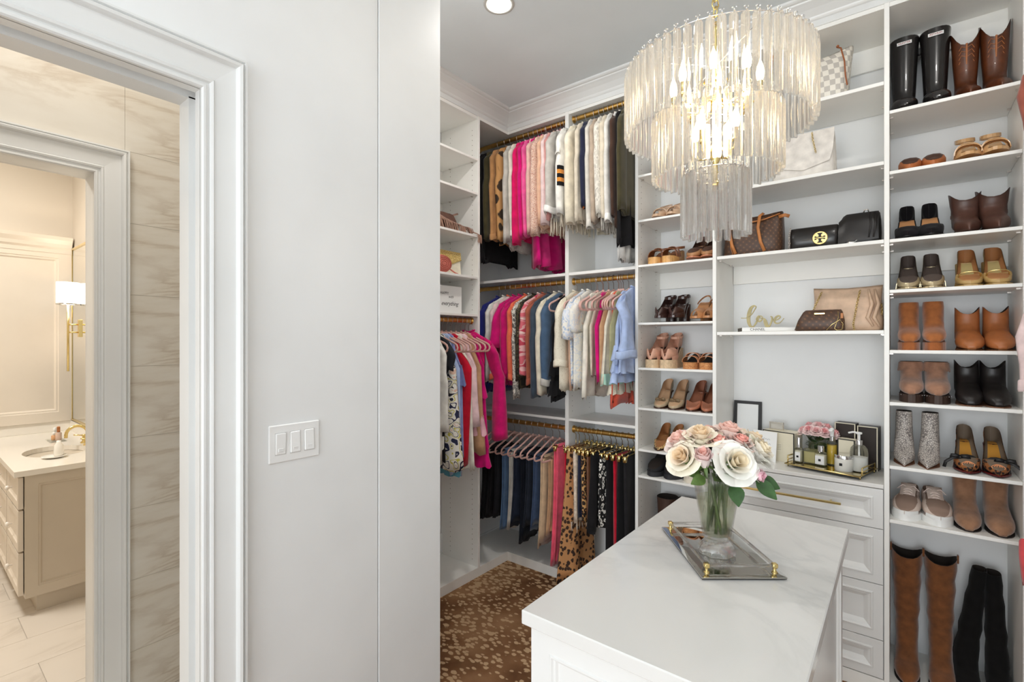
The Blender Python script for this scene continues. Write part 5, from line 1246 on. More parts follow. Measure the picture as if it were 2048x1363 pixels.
pair(s, -1.098, -1.014, 2.748, 1.350, 'blush peep-toe wedge with ankle cuff beside the cork slides', GL)
crk = multi('cork', [(196, 136, 84), (176, 116, 70), (212, 154, 100)], 160, (1, 1, 1), .8)
s = sandal('wedge_slide', 'tan slide on cork wedge beside the blush wedges', leather((192, 126, 82)), crk, .225, .084, .075, .036, True, 'square', ((.20, .034, .035, 0), (.38, .050, .045, 0)), foot=DARKIN)
pair(s, -.886, -.800, 2.745, 1.350, 'tan slide on cork wedge against the handbag unit panel', GL)
ntp = M((184, 164, 134), .55, 0, .08, 40, key='ntp')
s = pump('pump', 'taupe pump with striped bow near the hanging rail', ntp, M((196, 160, 126), .5, key='tin2'), .24, .080, .085, 'round', .006, 'stiletto', dkl, vamp=.26)
bow(s, M((120, 98, 70), .5, key='bowm'), (0, -.075, .046), .024)
pair(s, -1.060, -.975, 2.748, 1.125, 'taupe pump with striped bow beside the rosy leather pumps', GL, .08, .03)
rsp = leather((176, 112, 84), .32)
s = pump('pump', 'rosy brown leather pump beside the taupe bow pumps', rsp, M((150, 96, 72), .5, key='rin'), .24, .080, .085, 'round', .006, 'block', dkl, vamp=.24)
pair(s, -.876, -.796, 2.748, 1.125, 'rosy brown leather pump against the handbag unit panel', GL)
s = pump('pump', 'leopard flat pump left of the white roses', cells('leopard_fine', (212, 176, 120), (40, 26, 18), 95, .40, .5), M((170, 116, 72), .5, key='lin3'), .24, .078, .055, 'almond', .004, 'block', dkl, vamp=.26)
pair(s, -1.068, -1.000, 2.748, .892, 'leopard flat pump half hidden by the white roses', GL, .14, .05)
bsn = M((26, 26, 30), .8, 0, .1, 60, .4, 300, key='bsn')
s = sneaker('sneaker', 'black running shoe with white toe flash by the rail', bsn, M((40, 40, 44), .7, key='bs2'), None, .265, .096, swoosh=WHITE)
pair(s, -1.082, -.986, 2.762, .743, 'black running shoe with white toe flash beside cream sneaker', GL, -.06, -.06)
crs = M((214, 202, 178), .8, 0, .05, 40, .3, 400, key='crs')
s = sneaker('sneaker', 'cream lace-up sneaker behind the glass vase', crs, M((226, 216, 198), .6, key='crs2'), M((206, 192, 164), .8, key='crl'), .26, .092)
pair(s, -.882, -.796, 2.762, .743, 'cream lace-up sneaker hidden behind the rose stems', GL)
s = boot('knee_boot', 'dark brown knee boot behind the island near the rail', M((70, 46, 34), .6, 0, .12, 20, key='kb'), .26, .09, .04, .40, 'round', 'block', top_w=.115, top_d=.12, ankle_w=.085)
pair(s, -1.075, -.965, 2.762, .0605, 'dark brown knee boot behind the island beside black pair', GL)
s = boot('knee_boot', 'black knee boot behind the island under cream sneaker', blk, .26, .09, .04, .40, 'round', 'block', top_w=.105, top_d=.115, ankle_w=.085)
pair(s, -.865, -.800 + .0, 2.762, .0605, 'black knee boot behind the island against the panel', GL)
# ------------------------------------------------------------------ handbags and ornaments
def chain(pts, r=.0042, wire=.0011):
    """row of interlocked oval links along a polyline"""
    mb = MB(); pts = [Vector(p) for p in pts]; segs = [(a, b) for a, b in zip(pts, pts[1:])]; i = 0; step = r * 1.75; carry = 0
    for a, b in segs:
        d = b - a; L = d.length
        if L < 1e-6: continue
        d.normalize(); up = d.orthogonal().normalized(); sd = d.cross(up); q = carry
        while q < L:
            c = a + d * q; e1 = up if i % 2 else sd
            mb.tube([tuple(c + d * r * 1.25 * math.cos(t) + e1 * r * .8 * math.sin(t)) for t in [2 * PI * k / 7 for k in range(7)]], wire, 4, closed=True)
            q += step; i += 1
        carry = q - L
    return mb
def sag(a, b, drop, n=14, axis=(0, 0, -1)):
    a, b, x = Vector(a), Vector(b), Vector(axis); return [tuple(a.lerp(b, i / n) + x * drop * 4 * (i / n) * (1 - i / n)) for i in range(n + 1)]
def body(levels, n=36, ex=.35, ey=.6, dip=0.0, wrinkle=0.0, seed=1, cap1=True):
    mb = MB(); rings = []; N = len(levels)
    for j, (z, hx, hy, xc, yc) in enumerate(levels):
        ring = []
        for k in range(n):
            a = 2 * PI * k / n; u = sgnp(math.cos(a), ex); v = sgnp(math.sin(a), ey)
            wv = wrinkle * math.sin(9 * u + seed + j * .9) * math.sin(j * 1.7 + seed)
            ring.append((xc + hx * u, yc + hy * v + wv, z + dip * (j / (N - 1)) ** 2 * (u * u - .5)))
        rings.append(ring)
    mb.loft(rings, True, cap1); return mb
GB = 'handbags on the wide shelves'
tanL = leather((186, 118, 62), .45)
# chequered tote, top shelf
t = thing('tote_bag', 'cream and grey chequered tote bag on the topmost handbag shelf', 'handbag', (-.352, 2.76, 2.603), 0, GB); t.scale = (1.04, 1.0, 1.14)
body([(0, .150, .070, 0, 0), (.010, .158, .075, 0, 0), (.09, .162, .072, 0, 0), (.17, .170, .060, 0, 0), (.205, .176, .045, 0, .004), (.212, .176, .040, 0, .004), (.195, .168, .034, 0, .004), (.12, .15, .034, 0, .004)], dip=.060).build('body', checker('damier', (232, 226, 214), (190, 184, 176), 44, .45), t, True)
for x in (-.10, .10):
    mb = MB(); mb.ribbon([(x - .045, -.052, .17), (x - .040, -.052, .27), (x, -.05, .295), (x + .040, -.052, .27), (x + .045, -.052, .17)], (0, -1, 0), .012, .004); 
    if x < 0: mb.build('handle', tanL, t, True)
mb = MB(); mb.tube([(.120, -.062, .218), (.135, -.074, .205), (.148, -.076, .15), (.152, -.078, .09), (.158, -.076, .05)], .0032, 6); mb.sphere((.122, -.058, .222), .006, 8, 6); mb.build('side_cord', M((150, 84, 44), .5, key='cord'), t, True)
# white chain bag
wq = leather((224, 218, 210), .5)
t = thing('shoulder_bag', 'white leather flap bag with gold chain on second handbag shelf', 'handbag', (-.365, 2.74, 2.264), 0, GB)
body([(0, .128, .040, 0, 0), (.008, .134, .046, 0, 0), (.10, .132, .046, 0, 0), (.19, .128, .036, 0, .004), (.222, .124, .020, 0, .008), (.230, .118, .008, 0, .010)], wrinkle=.0).build('body', wq, t, True)
mb = MB(); mb.loft([[(x, y - .003, z) for x in [-.127 + .254 * k / 20 for k in range(21)] for y, z in ((0, 0),)] for y, z in ()]) if False else None
rings = []
for z, q in ((.226, 0), (.19, .3), (.13, .65), (.075, 1.0)):
    hx = .127 * (1 - .30 * max(0, (q - .55)) ** 1.0); rings.append([(hx * (-1 + 2 * k / 20), -.040 - .012 * math.sin(min(q, .8) * 2.2) + .0, z - .028 * q * (1 - abs(-1 + 2 * k / 20))) for k in range(21)])
mb = MB(); mb.loft(rings, closed=False); mb.loft([[(x, y + .004, z) for x, y, z in r] for r in rings], closed=False); mb.build('flap', wq, t, True)
chain([(.040, -.052, .215), (.044, -.060, .18), (.050, -.062, .15), (.056, -.060, .118)] , .0050, .0013).build('chain', GOLD, t, True)
chain([(-.105, -.050, .205), (-.110, -.058, .15), (-.115, -.058, .10), (-.118, -.055, .06)], .0050, .0013).build('chain', GOLD, t, True)
mb = MB()
for sx_ in (-1, 1): mb.tube([(sx_ * .127, -.045, .02), (sx_ * .128, -.046, .11), (sx_ * .124, -.036, .20)], .0015, 5)
mb.build('seam', M((196, 190, 182), .6, key='seamw'), t, True)
# monogram tote with tan handles
mono = monogram('monogram_canvas')
t = thing('tote_bag', 'brown monogram tote with tan handles on the third handbag shelf', 'handbag', (-.590, 2.745, 1.931), 0, GB)
body([(0, .128, .064, 0, 0), (.012, .138, .072, 0, 0), (.10, .136, .066, .004, 0), (.18, .128, .046, .008, .004), (.205, .124, .036, .010, .004), (.190, .118, .030, .01, .004), (.12, .10, .03, .01, .004)], dip=.034, wrinkle=.004, seed=2).build('body', mono, t, True)
for x0, x1 in ((-.078, -.030), (.055, .078)):
    mb = MB(); mb.ribbon([(x0 + .0, -.046, .205), (x0 - .012, -.066, .19), (x0 - .018, -.078, .13), (x0 - .006, -.082, .06), (x0 + .012, -.082, .012)], (0, -1, .1), .014, .004)
    mb.build('handle', tanL, t, True)
mb = MB(); mb.tube([(-.122, -.040, .19), (-.06, -.052, .172), (0, -.054, .168), (.06, -.052, .174), (.128, -.038, .196)], .0035, 6); mb.build('rim_trim', tanL, t, True)
mb = MB(); mb.ribbon([(.122, -.036, .180), (.150, -.040, .184), (.168, -.036, .176)], (0, -1, 0), .016, .003); mb.ribbon([(-.125, -.036, .170), (-.110, -.050, .168), (-.10, -.052, .166)], (0, -1, 0), .014, .003); mb.build('side_tab', tanL, t, True)
mb = MB(); mb.tube([(-.088, -.074, .10), (-.092, -.076, .05), (-.080, -.078, .012)], .0022, 6); mb.build('piping', tanL, t, True)
# black clutch with round gold double-T emblem
bkl = leather((27, 23, 22), .30, .2)
t = thing('clutch_bag', 'black leather clutch with round gold emblem in the middle of third shelf', 'handbag', (-.322, 2.715, 1.931), 0, GB)
body([(0, .092, .018, 0, .012), (.006, .098, .026, 0, .008), (.07, .099, .026, 0, .010), (.108, .098, .015, 0, .016), (.114, .095, .006, 0, .018)], wrinkle=.0015).build('body', bkl, t, True)
mb = MB(); mb.m = Matrix.Translation((.028, -.0195, .052)) @ Matrix.Rotation(PI / 2, 4, 'X'); mb.lathe([(.031, -.002), (.031, .0015), (.029, .003), (.001, .003)], 36); em = mb.build('emblem', GOLD, t, True, auto=35)
mb = MB(); mb.m = Matrix.Translation((.028, -.0228, .052))
for s in (1, -1):       # a serif T and its mirror image, meeting at the middle
    z = lambda q: s * q
    mb.prism([(-.0215, z(.0015)), (.0215, z(.0015)), (.0215, z(.0085)), (.0150, z(.0085)), (.0125, z(.0055)), (.0055, z(.0055)), (.0055, z(.0150)), (.0105, z(.0190)), (.0105, z(.0230)), (-.0105, z(.0230)), (-.0105, z(.0190)), (-.0055, z(.0150)), (-.0055, z(.0055)), (-.0125, z(.0055)), (-.0150, z(.0085)), (-.0215, z(.0085))], -.0004, .0004)
mb.build('emblem_letters', BLACK, em)
chain([(-.094, -.020, .108), (-.099, -.024, .07), (-.097, -.026, .04), (-.101, -.022, .008)], .0055, .0014).build('chain', STEEL, t, True)
# black satchel
bk2 = leather((30, 27, 27), .38)
t = thing('satchel', 'black leather satchel with folded flap at the end of third shelf', 'handbag', (-.150, 2.765, 1.931), 0, GB)
body([(0, .076, .056, 0, 0), (.008, .084, .062, 0, 0), (.06, .086, .060, 0, 0), (.115, .080, .046, .004, .006), (.150, .070, .026, .010, .012), (.160, .060, .010, .012, .014)], wrinkle=.003, seed=4).build('body', bk2, t, True)
mb = MB(); rings = []
for z, y in ((.158, .0), (.150, -.030), (.11, -.052), (.05, -.066), (.022, -.066)): rings.append([(-.080 + .0 + (.150) * k / 10 + .006, y - .003 * math.sin(PI * k / 10), z - (.030 if k < 2 else 0) * (1 - k / 2)) for k in range(11)])
mb.loft(rings, closed=False); mb.build('flap', bk2, t, True)
mb = MB()
for x in (.045, .062): mb.ribbon([(x, -.040, .145), (x + .004, -.060, .09), (x - .004, -.070, .03)], (0, -1, .1), .006, .006)
mb.build('fold', bk2, t, True)
mb = MB(); mb.box(-.034, -.012, -.074, -.069, .010, .020, .002); mb.tube([(-.04, -.072, .012), (-.03, -.074, .018), (-.01, -.074, .016), (-.002, -.072, .024)], .0022, 6); mb.build('clasp', CHROME, t)
mb = MB(); mb.tube([(.020, .0, .158), (.022, -.004, .168), (.034, -.004, .170), (.038, .0, .160)], .0028, 6); mb.build('top_ring', STEEL, t, True)
# book, love sign, pouch, beige tote
bx = thing('book', 'large white book with black capitals on its spine under the love sign', 'book', (-.618, 2.630, 1.546), math.radians(20))
mb = MB(); mb.box(0, .290, 0, .205, .0, .0022); mb.box(0, .290, 0, .205, .0195, .022); mb.box(0, .290, 0, .0022, .0, .022, .001); mb.build('cover', M((240, 239, 236), .3, key='cover'), bx)
mb = MB(); mb.box(.003, .287, .002, .202, .0022, .0195); mb.build('pages', stripes('pages', [(92, 84, 76), (120, 112, 102)], 900, 2), bx)
text('CHANEL', .0175, .0003, BLACK, bx, (.070, -.0004, .011))
mb = MB()
for s in (-1, 1): mb.tube([(.268 + s * .0022 + .0042 * math.cos(a), -.0004, .011 + .0042 * math.sin(a)) for a in [(.7 if s > 0 else PI + .7 - .0) * 0 + (PI * .25 + (0 if s < 0 else PI)) + 1.5 * PI * i / 12 for i in range(13)]], .0008, 4)
mb.build('spine_mark', BLACK, bx)
lp = [(335, 630, 2), (370, 632, 2.5), (405, 628, 3), (450, 595, 4), (492, 530, 4), (508, 490, 5), (485, 477, 8), (452, 505, 14), (430, 570, 17), (422, 640, 16), (430, 705, 14), (452, 742, 10), (482, 738, 6), (510, 695, 8), (535, 640, 9), (555, 610, 6), (578, 618, 5), (578, 650, 6), (555, 676, 8), (528, 668, 9), (512, 640, 8)]
lp2 = [(512, 640, 5), (540, 606, 5), (565, 640, 4), (598, 640, 5), (612, 670, 15), (632, 735, 16), (652, 748, 10), (675, 710, 7), (692, 655, 8), (688, 625, 7), (672, 618, 4)]
lp3 = [(690, 640, 4), (720, 668, 4), (760, 652, 5), (782, 628, 6), (765, 612, 8), (735, 630, 10), (716, 670, 9), (735, 704, 7), (780, 696, 4), (822, 642, 2)]
def smooth(p, k=5):
    out = []
    for i in range(len(p) - 1):
        a, b, c, d = p[max(i - 1, 0)], p[i], p[i + 1], p[min(i + 2, len(p) - 1)]
        for j in range(k):
            t_ = j / k; out.append(tuple(.5 * (2 * b[m] + (c[m] - a[m]) * t_ + (2 * a[m] - 5 * b[m] + 4 * c[m] - d[m]) * t_ ** 2 + (3 * b[m] - a[m] - 3 * c[m] + d[m]) * t_ ** 3) for m in range(len(b))))
    out.append(tuple(p[-1])); return out
mb = MB(); sc_ = .000395
for path in (lp, lp2, lp3):
    q = smooth(path); mb.ribbon([((x - 575) * sc_, .0, (753 - z) * sc_) for x, z, w_ in q], (0, -1, 0), [max(w_, 3.2) * 2 * sc_ * 1.30 for x, z, w_ in q], .012)
o = mb.build('word_sign', M((168, 154, 104), .45, 0, .06, 50, key='loveg')); o.location = (-.545, 2.715, 1.5685); o.rotation_euler = (0, 0, math.radians(6)); tag(o, 'small gold script sign reading love standing on the book', 'sign')
t = thing('pochette', 'small brown monogram pouch with gold plate in front of beige tote', 'handbag', (-.292, 2.675, 1.546), 0, GB)
body([(0, .094, .028, 0, 0), (.006, .100, .034, -.002, 0), (.05, .092, .032, .004, 0), (.088, .078, .020, .010, .004), (.098, .070, .010, .012, .006)], ex=.3).build('body', mono, t, True)
mb = MB(); mb.box(-.020, .022, -.026, -.0225, .076, .084, .001); mb.build('nameplate', GOLD, t)
mb = MB(); mb.tube([(.072, -.020, .088), (.074, -.030, .06), (.066, -.036, .03), (.060, -.038, .010), (.070, -.040, .003), (.088, -.036, .006), (.092, -.032, .03), (.080, -.034, .05), (.050, -.040, .028), (.030, -.042, .004)], .0014, 5); mb.build('wrist_chain', GOLD, t, True)
mb = MB(); mb.box(.082, .092, -.026, -.022, .056, .080, .001); mb.build('zip_tab', tanL, t)
t = thing('tote_bag', 'slouchy beige leather tote with gold chain straps behind monogram pouch', 'handbag', (-.198, 2.815, 1.546), 0, GB)
bei = leather((208, 178, 152), .5)
body([(0, .128, .062, 0, 0), (.010, .138, .072, 0, 0), (.05, .140, .070, 0, 0), (.10, .134, .056, 0, .004), (.15, .132, .044, 0, .006), (.195, .136, .026, 0, .010), (.208, .137, .018, .0, .012), (.195, .132, .012, 0, .012)], ex=.25, wrinkle=.005, seed=5, dip=.012).build('body', bei, t, True)
for sx_ in (.095, .118):
    mb = MB(); mb.tube([(sx_ - .01, -.040, .19), (sx_ + .004, -.062, .12), (sx_ - .012, -.072, .06), (sx_ + .008, -.07, .02)], [.006, .011, .012, .007], 8, flat=.7); mb.build('pleat', bei, t, True)
chain([(-.100, -.032, .185), (-.112, -.052, .15), (-.124, -.066, .115), (-.132, -.074, .09)], .0055, .0014).build('chain_strap', GOLD, t, True)
chain([(.052, -.032, .185), (.044, -.064, .13), (.036, -.082, .07), (.030, -.088, .030), (.034, -.09, .006)], .0055, .0014).build('chain_strap', GOLD, t, True)
chain([(.132, -.030, .12), (.134, -.045, .10), (.134, -.05, .075)], .0055, .0014).build('chain_strap', GOLD, t, True)
# ------------------------------------------------------------------ tower shelves: fringe bag, clutches, sign (fronts face +x)
TZ = PI / 2
t = thing('fringe_bag', 'dusty brown fringed suede bag spilling over the tower shelf', 'handbag', (-2.22, 2.10, 2.172), TZ, 'bags on the tower shelves')
fs = suede((158, 122, 104))
body([(0, .11, .05, 0, 0), (.02, .115, .055, 0, 0), (.08, .105, .045, .005, 0), (.12, .08, .03, .02, .01), (.128, .07, .012, .02, .012)], wrinkle=.004).build('body', M((96, 66, 54), .8, 0, .1, 30, key='fbag'), t, True)
mb = MB(); rr = random.Random(5)
for i in range(90):
    u = i / 89; x = -.12 + .27 * u; z0 = .112 * (1 - .55 * u); y = -.040 - .03 * rr.random() - .05 * u
    L_ = .10 * (1 - .3 * u)
    z1 = max(z0 - L_, .004) if x < .19 else z0 - L_ - .05
    mb.ribbon([(x, -.036, z0), (x + .012, y, z0 * .55 + z1 * .45), (x + .020 + rr.uniform(-.006, .006), y - .006, z1)], (rr.uniform(-.3, .3), -1, 0), .0045, .0014)
tag(mb.build('fringe', fs, t), kind='stuff')
mb = MB(); mb.ribbon([(.08, .0, .10), (.12, .02, .13), (.17, .03, .15)], (0, -1, 0), .012, .006); mb.tube([(.10, -.05, .06), (.15, -.09, .02), (.19, -.118, .008), (.22, -.121, .002), (.215, -.122, -.03)], .0035, 5)
for i in range(9): mb.tube([(.200 + i * .004, -.122, .004), (.198 + i * .0045, -.126, -.02), (.197 + i * .0046, -.125, -.045 - .004 * (i % 3))], .0016, 4)
mb.build('tassel_strap', fs, t)
gl = multi('glitter', [(150, 120, 60), (206, 176, 96), (236, 214, 150), (120, 92, 44)], 420, (1, 1, 1), .3)
t = thing('envelope_clutch', 'gold glitter envelope clutch leaning in the tower behind pink round bag', 'handbag', (-2.20, 2.125, 1.908), TZ, 'bags on the tower shelves')
mb = MB(); mb.m = Matrix.Rotation(-.10, 4, 'X'); mb.box(-.125, .125, -.010, .012, 0, .150, .005); mb.build('body', M((232, 224, 204), .5, 0, .04, 30, key='clutchcream'), t)
mb = MB(); mb.m = Matrix.Rotation(-.10, 4, 'X'); mb.prism([(-.126, .152), (-.126, .085), (-.02, .050), (.126, .105), (.126, .152)], -.014, -.0095); mb.build('flap', gl, t)
mb = MB(); mb.m = Matrix.Rotation(-.10, 4, 'X'); mb.tube([(-.126, -.014, .085), (-.02, -.0145, .050), (.126, -.014, .105)], .003, 6); mb.build('flap_edge', GOLD, t)
t = thing('round_bag', 'round coral pink woven bag in front of the gold clutch', 'handbag', (-2.145, 2.035, 1.908 + .055), TZ, 'bags on the tower shelves')
cp_ = M((206, 116, 100), .7, 0, .08, 60, .5, 240, key='coralweave')
mb = MB(); mb.m = Matrix.Rotation(PI / 2, 4, 'X') @ Matrix.Scale(.72, 4, (0, 1, 0)); mb.lathe([(.002, .020), (.05, .020), (.068, .014), (.074, 0), (.068, -.014), (.05, -.020), (.002, -.020)], 32); mb.build('body', cp_, t, True)
mb = MB()
for q in (.02, .034, .048, .060): mb.tube([(q * math.cos(a), -.0205 if q < .05 else -.018, .72 * q * math.sin(a)) for a in [2 * PI * i / 28 for i in range(28)]], .0018, 5, closed=True)
mb.build('stitch_rings', M((170, 84, 74), .7, key='stitchr'), t, True)
mb = MB(); mb.tube([(.06, -.01, -.03), (.09, -.02, -.048), (.12, -.01, -.050), (.135, .0, -.050)], .004, 6); mb.build('strap', cp_, t, True)
t = thing('box_sign', 'white box sign with handwritten script on the lowest tower shelf', 'sign', (-2.19, 2.085, 1.668), TZ)
mb = MB(); mb.box(-.150, .150, -.014, .014, 0, .172, .001); mb.build('board', WHITE, t)
ink = M((60, 58, 60), .6, key='ink')
text('HAPPY', .024, .0002, ink, t, (.0, -.0144, .124)); text('with', .024, .0002, ink, t, (.055, -.0144, .104), shear=.3); text('everything', .036, .0002, ink, t, (.045, -.0144, .062), shear=.35, space=.95)
# ------------------------------------------------------------------ counter top: frame, boxes, gold tray and bottles
CZ = .889
t = thing('picture_frame', 'black framed white picture leaning in counter corner', 'picture frame', (-.661, 2.915, CZ), 0)
mb = MB(); mb.m = Matrix.Rotation(-.09, 4, 'X'); mb.loft([[(sx * (.070 - i), -.0 - d, .140 + sz * (.140 - i)) for sx, sz in ((-1, -1), (1, -1), (1, 1), (-1, 1))] for i, d in ((0, -.014), (0, .004), (.014, .004), (.017, -.001))], True, False); mb.build('frame', BLACK, t)
mb = MB(); mb.m = Matrix.Rotation(-.09, 4, 'X'); mb.box(-.0535, .0535, .0, .003, .0165, .2635); mb.build('picture', M((232, 233, 232), .3, key='pic'), t)
PX, PY = -.535, 2.79
cream = M((232, 224, 200), .45, 0, .02, 8, key='creambox'); paper = M((242, 242, 240), .5, key='paper')
def giftbox(label, x, y, z, w_, d_, h, rz, m=cream, edge=BLACK, group='gift boxes on the counter'):
    t = thing('gift_box', label, 'box', (x, y, z), rz, group)
    mb = MB(); mb.box(-w_ / 2, w_ / 2, -d_ / 2, d_ / 2, 0, h, .001); mb.build('carton', m, t)
    mb = MB(); e = .0022
    for xa in (-w_ / 2, w_ / 2 - e * 1.6): mb.box(xa - .0004, xa + e * 1.6 + .0004, -d_ / 2 - .0006, -d_ / 2 + .001, 0, h + .0005)
    mb.box(-w_ / 2, w_ / 2, -d_ / 2 - .0006, -d_ / 2 + .001, h - e * 1.6, h + .0005)
    if edge: mb.build('edge_line', edge, t)
    return t
t = giftbox('cream carton with dark edging behind the white card', -.475, 2.845, CZ, .155, .09, .150, math.radians(-16))
mb = MB(); mb.box(-.010, .022, -.0466, -.045, .050, .092); mb.build('label', M((236, 228, 206), .5, key='lab1'), t)
mb = MB()
for k_ in range(4): mb.box(-.004, .016, -.0470, -.0464, .060 + .008 * k_, .0612 + .008 * k_)
mb.build('label_print', M((150, 140, 120), .6, key='labp'), t)
t = thing('note_card', 'white note card with handwriting leaning on the cream carton', 'card', (-.548, 2.765, CZ), math.radians(-14))
mb = MB(); mb.m = Matrix.Rotation(-.12, 4, 'X'); mb.box(-.060, .060, 0, .0022, 0, .150); mb.build('card', paper, t)
mb = MB(); mb.m = Matrix.Rotation(-.12, 4, 'X'); rr = random.Random(12)
for i in range(3):      # three lines of pale, unreadable handwriting
    z = .110 - .024 * i; x0 = -.018 + .006 * i
    mb.tube([(x0 + .0035 * k, -.0004, z + .004 * math.sin(k * 1.9) * rr.uniform(.5, 1.4) + (.006 if k in (0, 5) else 0)) for k in range(14 - i)], .0006, 4)
mb.build('handwriting', M((120, 124, 136), .6, key='ink2'), t)
mb = MB(); mb.box(-.0615, -.058, -.003, .0, .05, .062); mb.box(-.0615, -.058, -.003, .0, .082, .09); mb.build('ribbon_spot', BLACK, t)
t = thing('acrylic_frame', 'tiny clear frame standing on the cream carton', 'picture frame', (-.505, 2.862, CZ + .1502), math.radians(-12))
mb = MB(); mb.loft([[(sx * (.034 - i), -d, .019 + sz * (.019 - i)) for sx, sz in ((-1, -1), (1, -1), (1, 1), (-1, 1))] for i, d in ((0, -.006), (0, .006), (.004, .006), (.004, -.006), (0, -.006))]); mb.build('frame', M((206, 200, 188), .2, .4, key='acf'), t)
mb = MB(); mb.box(-.030, .030, .0, .002, .004, .034); mb.build('picture', M((196, 192, 184), .4, key='acp'), t)
giftbox('tall black boxed set at the back of counter, nearer the middle', -.205, 2.905, CZ, .085, .060, .212, math.radians(-10), M((42, 32, 28), .4, key='darkbox'), cream)
giftbox('tall black boxed set at the back of counter, against the panel', -.116, 2.893, CZ, .080, .062, .206, math.radians(-10), M((40, 30, 26), .4, key='darkbox2'), cream)
# tray, turned a little on the counter
TA = math.radians(-14); TC = Vector((-.262, 2.775, CZ)); tr_ = thing('vanity_tray', 'gold wire tray with mirrored base holding perfume bottles', 'tray', TC, TA)
TW, TD = .155, .115
mb = MB(); mb.box(-TW, TW, -TD, TD, .014, .0165); mb.build('mirror_base', M((226, 206, 150), .03, 1, key='goldmirror'), tr_)
mb = MB()
for z in (.0155,): mb.tube([(-TW, -TD, z), (TW, -TD, z), (TW, TD, z), (-TW, TD, z)], .0035, 6, closed=True)
for s in (-1, 1):
    mb.tube([(s * TW, -TD * .72, .0155), (s * TW, -TD * .72, .048), (s * TW, TD * .72, .048), (s * TW, TD * .72, .0155)], .0030, 6); mb.tube([(s * TW, -TD * .72, .030), (s * TW, TD * .72, .030)], .0022, 6)
mb.build('rim', GOLD, tr_, True)
for sx in (-1, 1):
    for sy in (-1, 1):
        mb = MB(); mb.tube([(sx * TW * .97, sy * TD * .80, 0), (sx * TW * .97, sy * TD * .80, .014)], .0035, 6); mb.build('foot', GOLD, tr_, True)
def ontray(x, y): v = Matrix.Rotation(TA, 3, 'Z') @ Vector((x, y, 0)); return (TC.x + v.x, TC.y + v.y, CZ + .0166)
GP = 'bottles on the gold tray'
lab = M((244, 243, 240), .5, key='plabel'); pg = glass('bottle_glass', (.98, .985, .97), 0, 1.45, .55)
def bottle(name, label, x, y, w_, d_, h, liquid, cap_r, cap_h, cap=CHROME, sq=.35, label_z=(.12, .72), rz=TA):
    t = thing(name, label, 'bottle', ontray(x, y), rz, GP); n = 24
    def ring(hw, hd, z): return [(hw * sgnp(math.cos(2 * PI * j / n), sq), hd * sgnp(math.sin(2 * PI * j / n), sq), z) for j in range(n)]
    mb = MB(); mb.loft([ring(w_ * .96, d_ * .96, 0), ring(w_, d_, .003), ring(w_, d_, h * .94), ring(w_ * .8, d_ * .8, h), ring(cap_r * .8, cap_r * .8, h + .002)], True, True); b_ = mb.build('bottle', pg, t, True, auto=40)
    mb = MB(); mb.loft([ring(w_ * .86, d_ * .86, .006), ring(w_ * .86, d_ * .86, h * .82)], True, True); mb.build('liquid', liquid, b_, True, auto=40)
    mb = MB(); mb.lathe([(cap_r, h + .001), (cap_r, h + cap_h * .92), (cap_r * .85, h + cap_h)], 20); mb.build('cap', cap, t, True, auto=40)
    if label_z:
        mb = MB(); mb.box(-w_ * .80, w_ * .80, -d_ - .0008, -d_ + .001, h * label_z[0], h * label_z[1]); l_ = mb.build('label', lab, t)
        zc = h * (label_z[0] + label_z[1]) / 2; q = min(.0055, w_ * .32); mb = MB(); mb.box(-q, q, -d_ - .0014, -d_ - .0006, zc - q, zc + q); mb.build('label_square', BLACK, l_)
    return t
liq = M((232, 228, 208), .1, key='liq'); oil = M((226, 190, 74), .15, key='oil')
bottle('perfume_bottle', 'slim perfume bottle with tall chrome cap at left of gold tray', -.120, -.045, .015, .015, .072, liq, .009, .050, CHROME)
t = bottle('perfume_bottle', 'square clear perfume bottle with glass stopper between the labelled bottles', -.072, -.020, .036, .022, .070, M((206, 196, 140), .1, key='liq2'), .010, .026, GLASS, label_z=None)
mb = MB(); mb.box(-.022, .022, -.014, .014, .096, .103, .002); mb.build('stopper', GLASS, t)
bottle('perfume_bottle', 'square perfume bottle with white label and short chrome cap', -.028, -.030, .024, .016, .066, liq, .014, .030, CHROME)
t = bottle('oil_bottle', 'tall yellow body oil bottle with white spray pump', -.002, .030, .022, .022, .115, oil, .013, .022, CHROME, sq=1.0, label_z=None)
mb = MB(); mb.lathe([(.008, .137), (.008, .150), (.0095, .152), (.0095, .172), (.006, .176)], 16); mb.box(-.009, .009, -.018, .0, .160, .170, .002); mb.build('spray_pump', WHITE, t, True, auto=40)
t = thing('candle_jar', 'frosted white candle jar with chrome lid and small dark square', 'candle', ontray(.072, -.045), TA, 'candles and lotions on the gold tray')
mb = MB(); mb.lathe([(.034, 0), (.036, .003), (.036, .056), (.034, .058)], 32); mb.build('jar', M((236, 233, 224), .25, key='jarw'), t, True, auto=40)
mb = MB(); mb.lathe([(.0365, .0575), (.0365, .070), (.035, .072)], 32); mb.build('lid', CHROME, t, True, auto=40)
mb = MB(); mb.box(-.006, .006, -.0372, -.0355, .026, .038); mb.build('label_square', BLACK, t)
giftbox('cream gift box with dark edge standing on the gold tray', *ontray(.060, .045), .070, .05, .132, TA)
t = thing('lotion_bottle', 'white lotion pump bottle with clear rounded shoulders on gold tray', 'bottle', ontray(.120, -.005), TA, 'candles and lotions on the gold tray')
mb = MB(); mb.lathe([(.033, 0), (.035, .003), (.035, .085), (.032, .105), (.022, .118), (.014, .122)], 32); bo = mb.build('bottle', pg, t, True, auto=50)
mb = MB(); mb.lathe([(.031, .004), (.0325, .007), (.0325, .066), (.002, .067)], 28); mb.build('lotion', M((240, 239, 236), .4, key='lotion'), bo, True, auto=50)
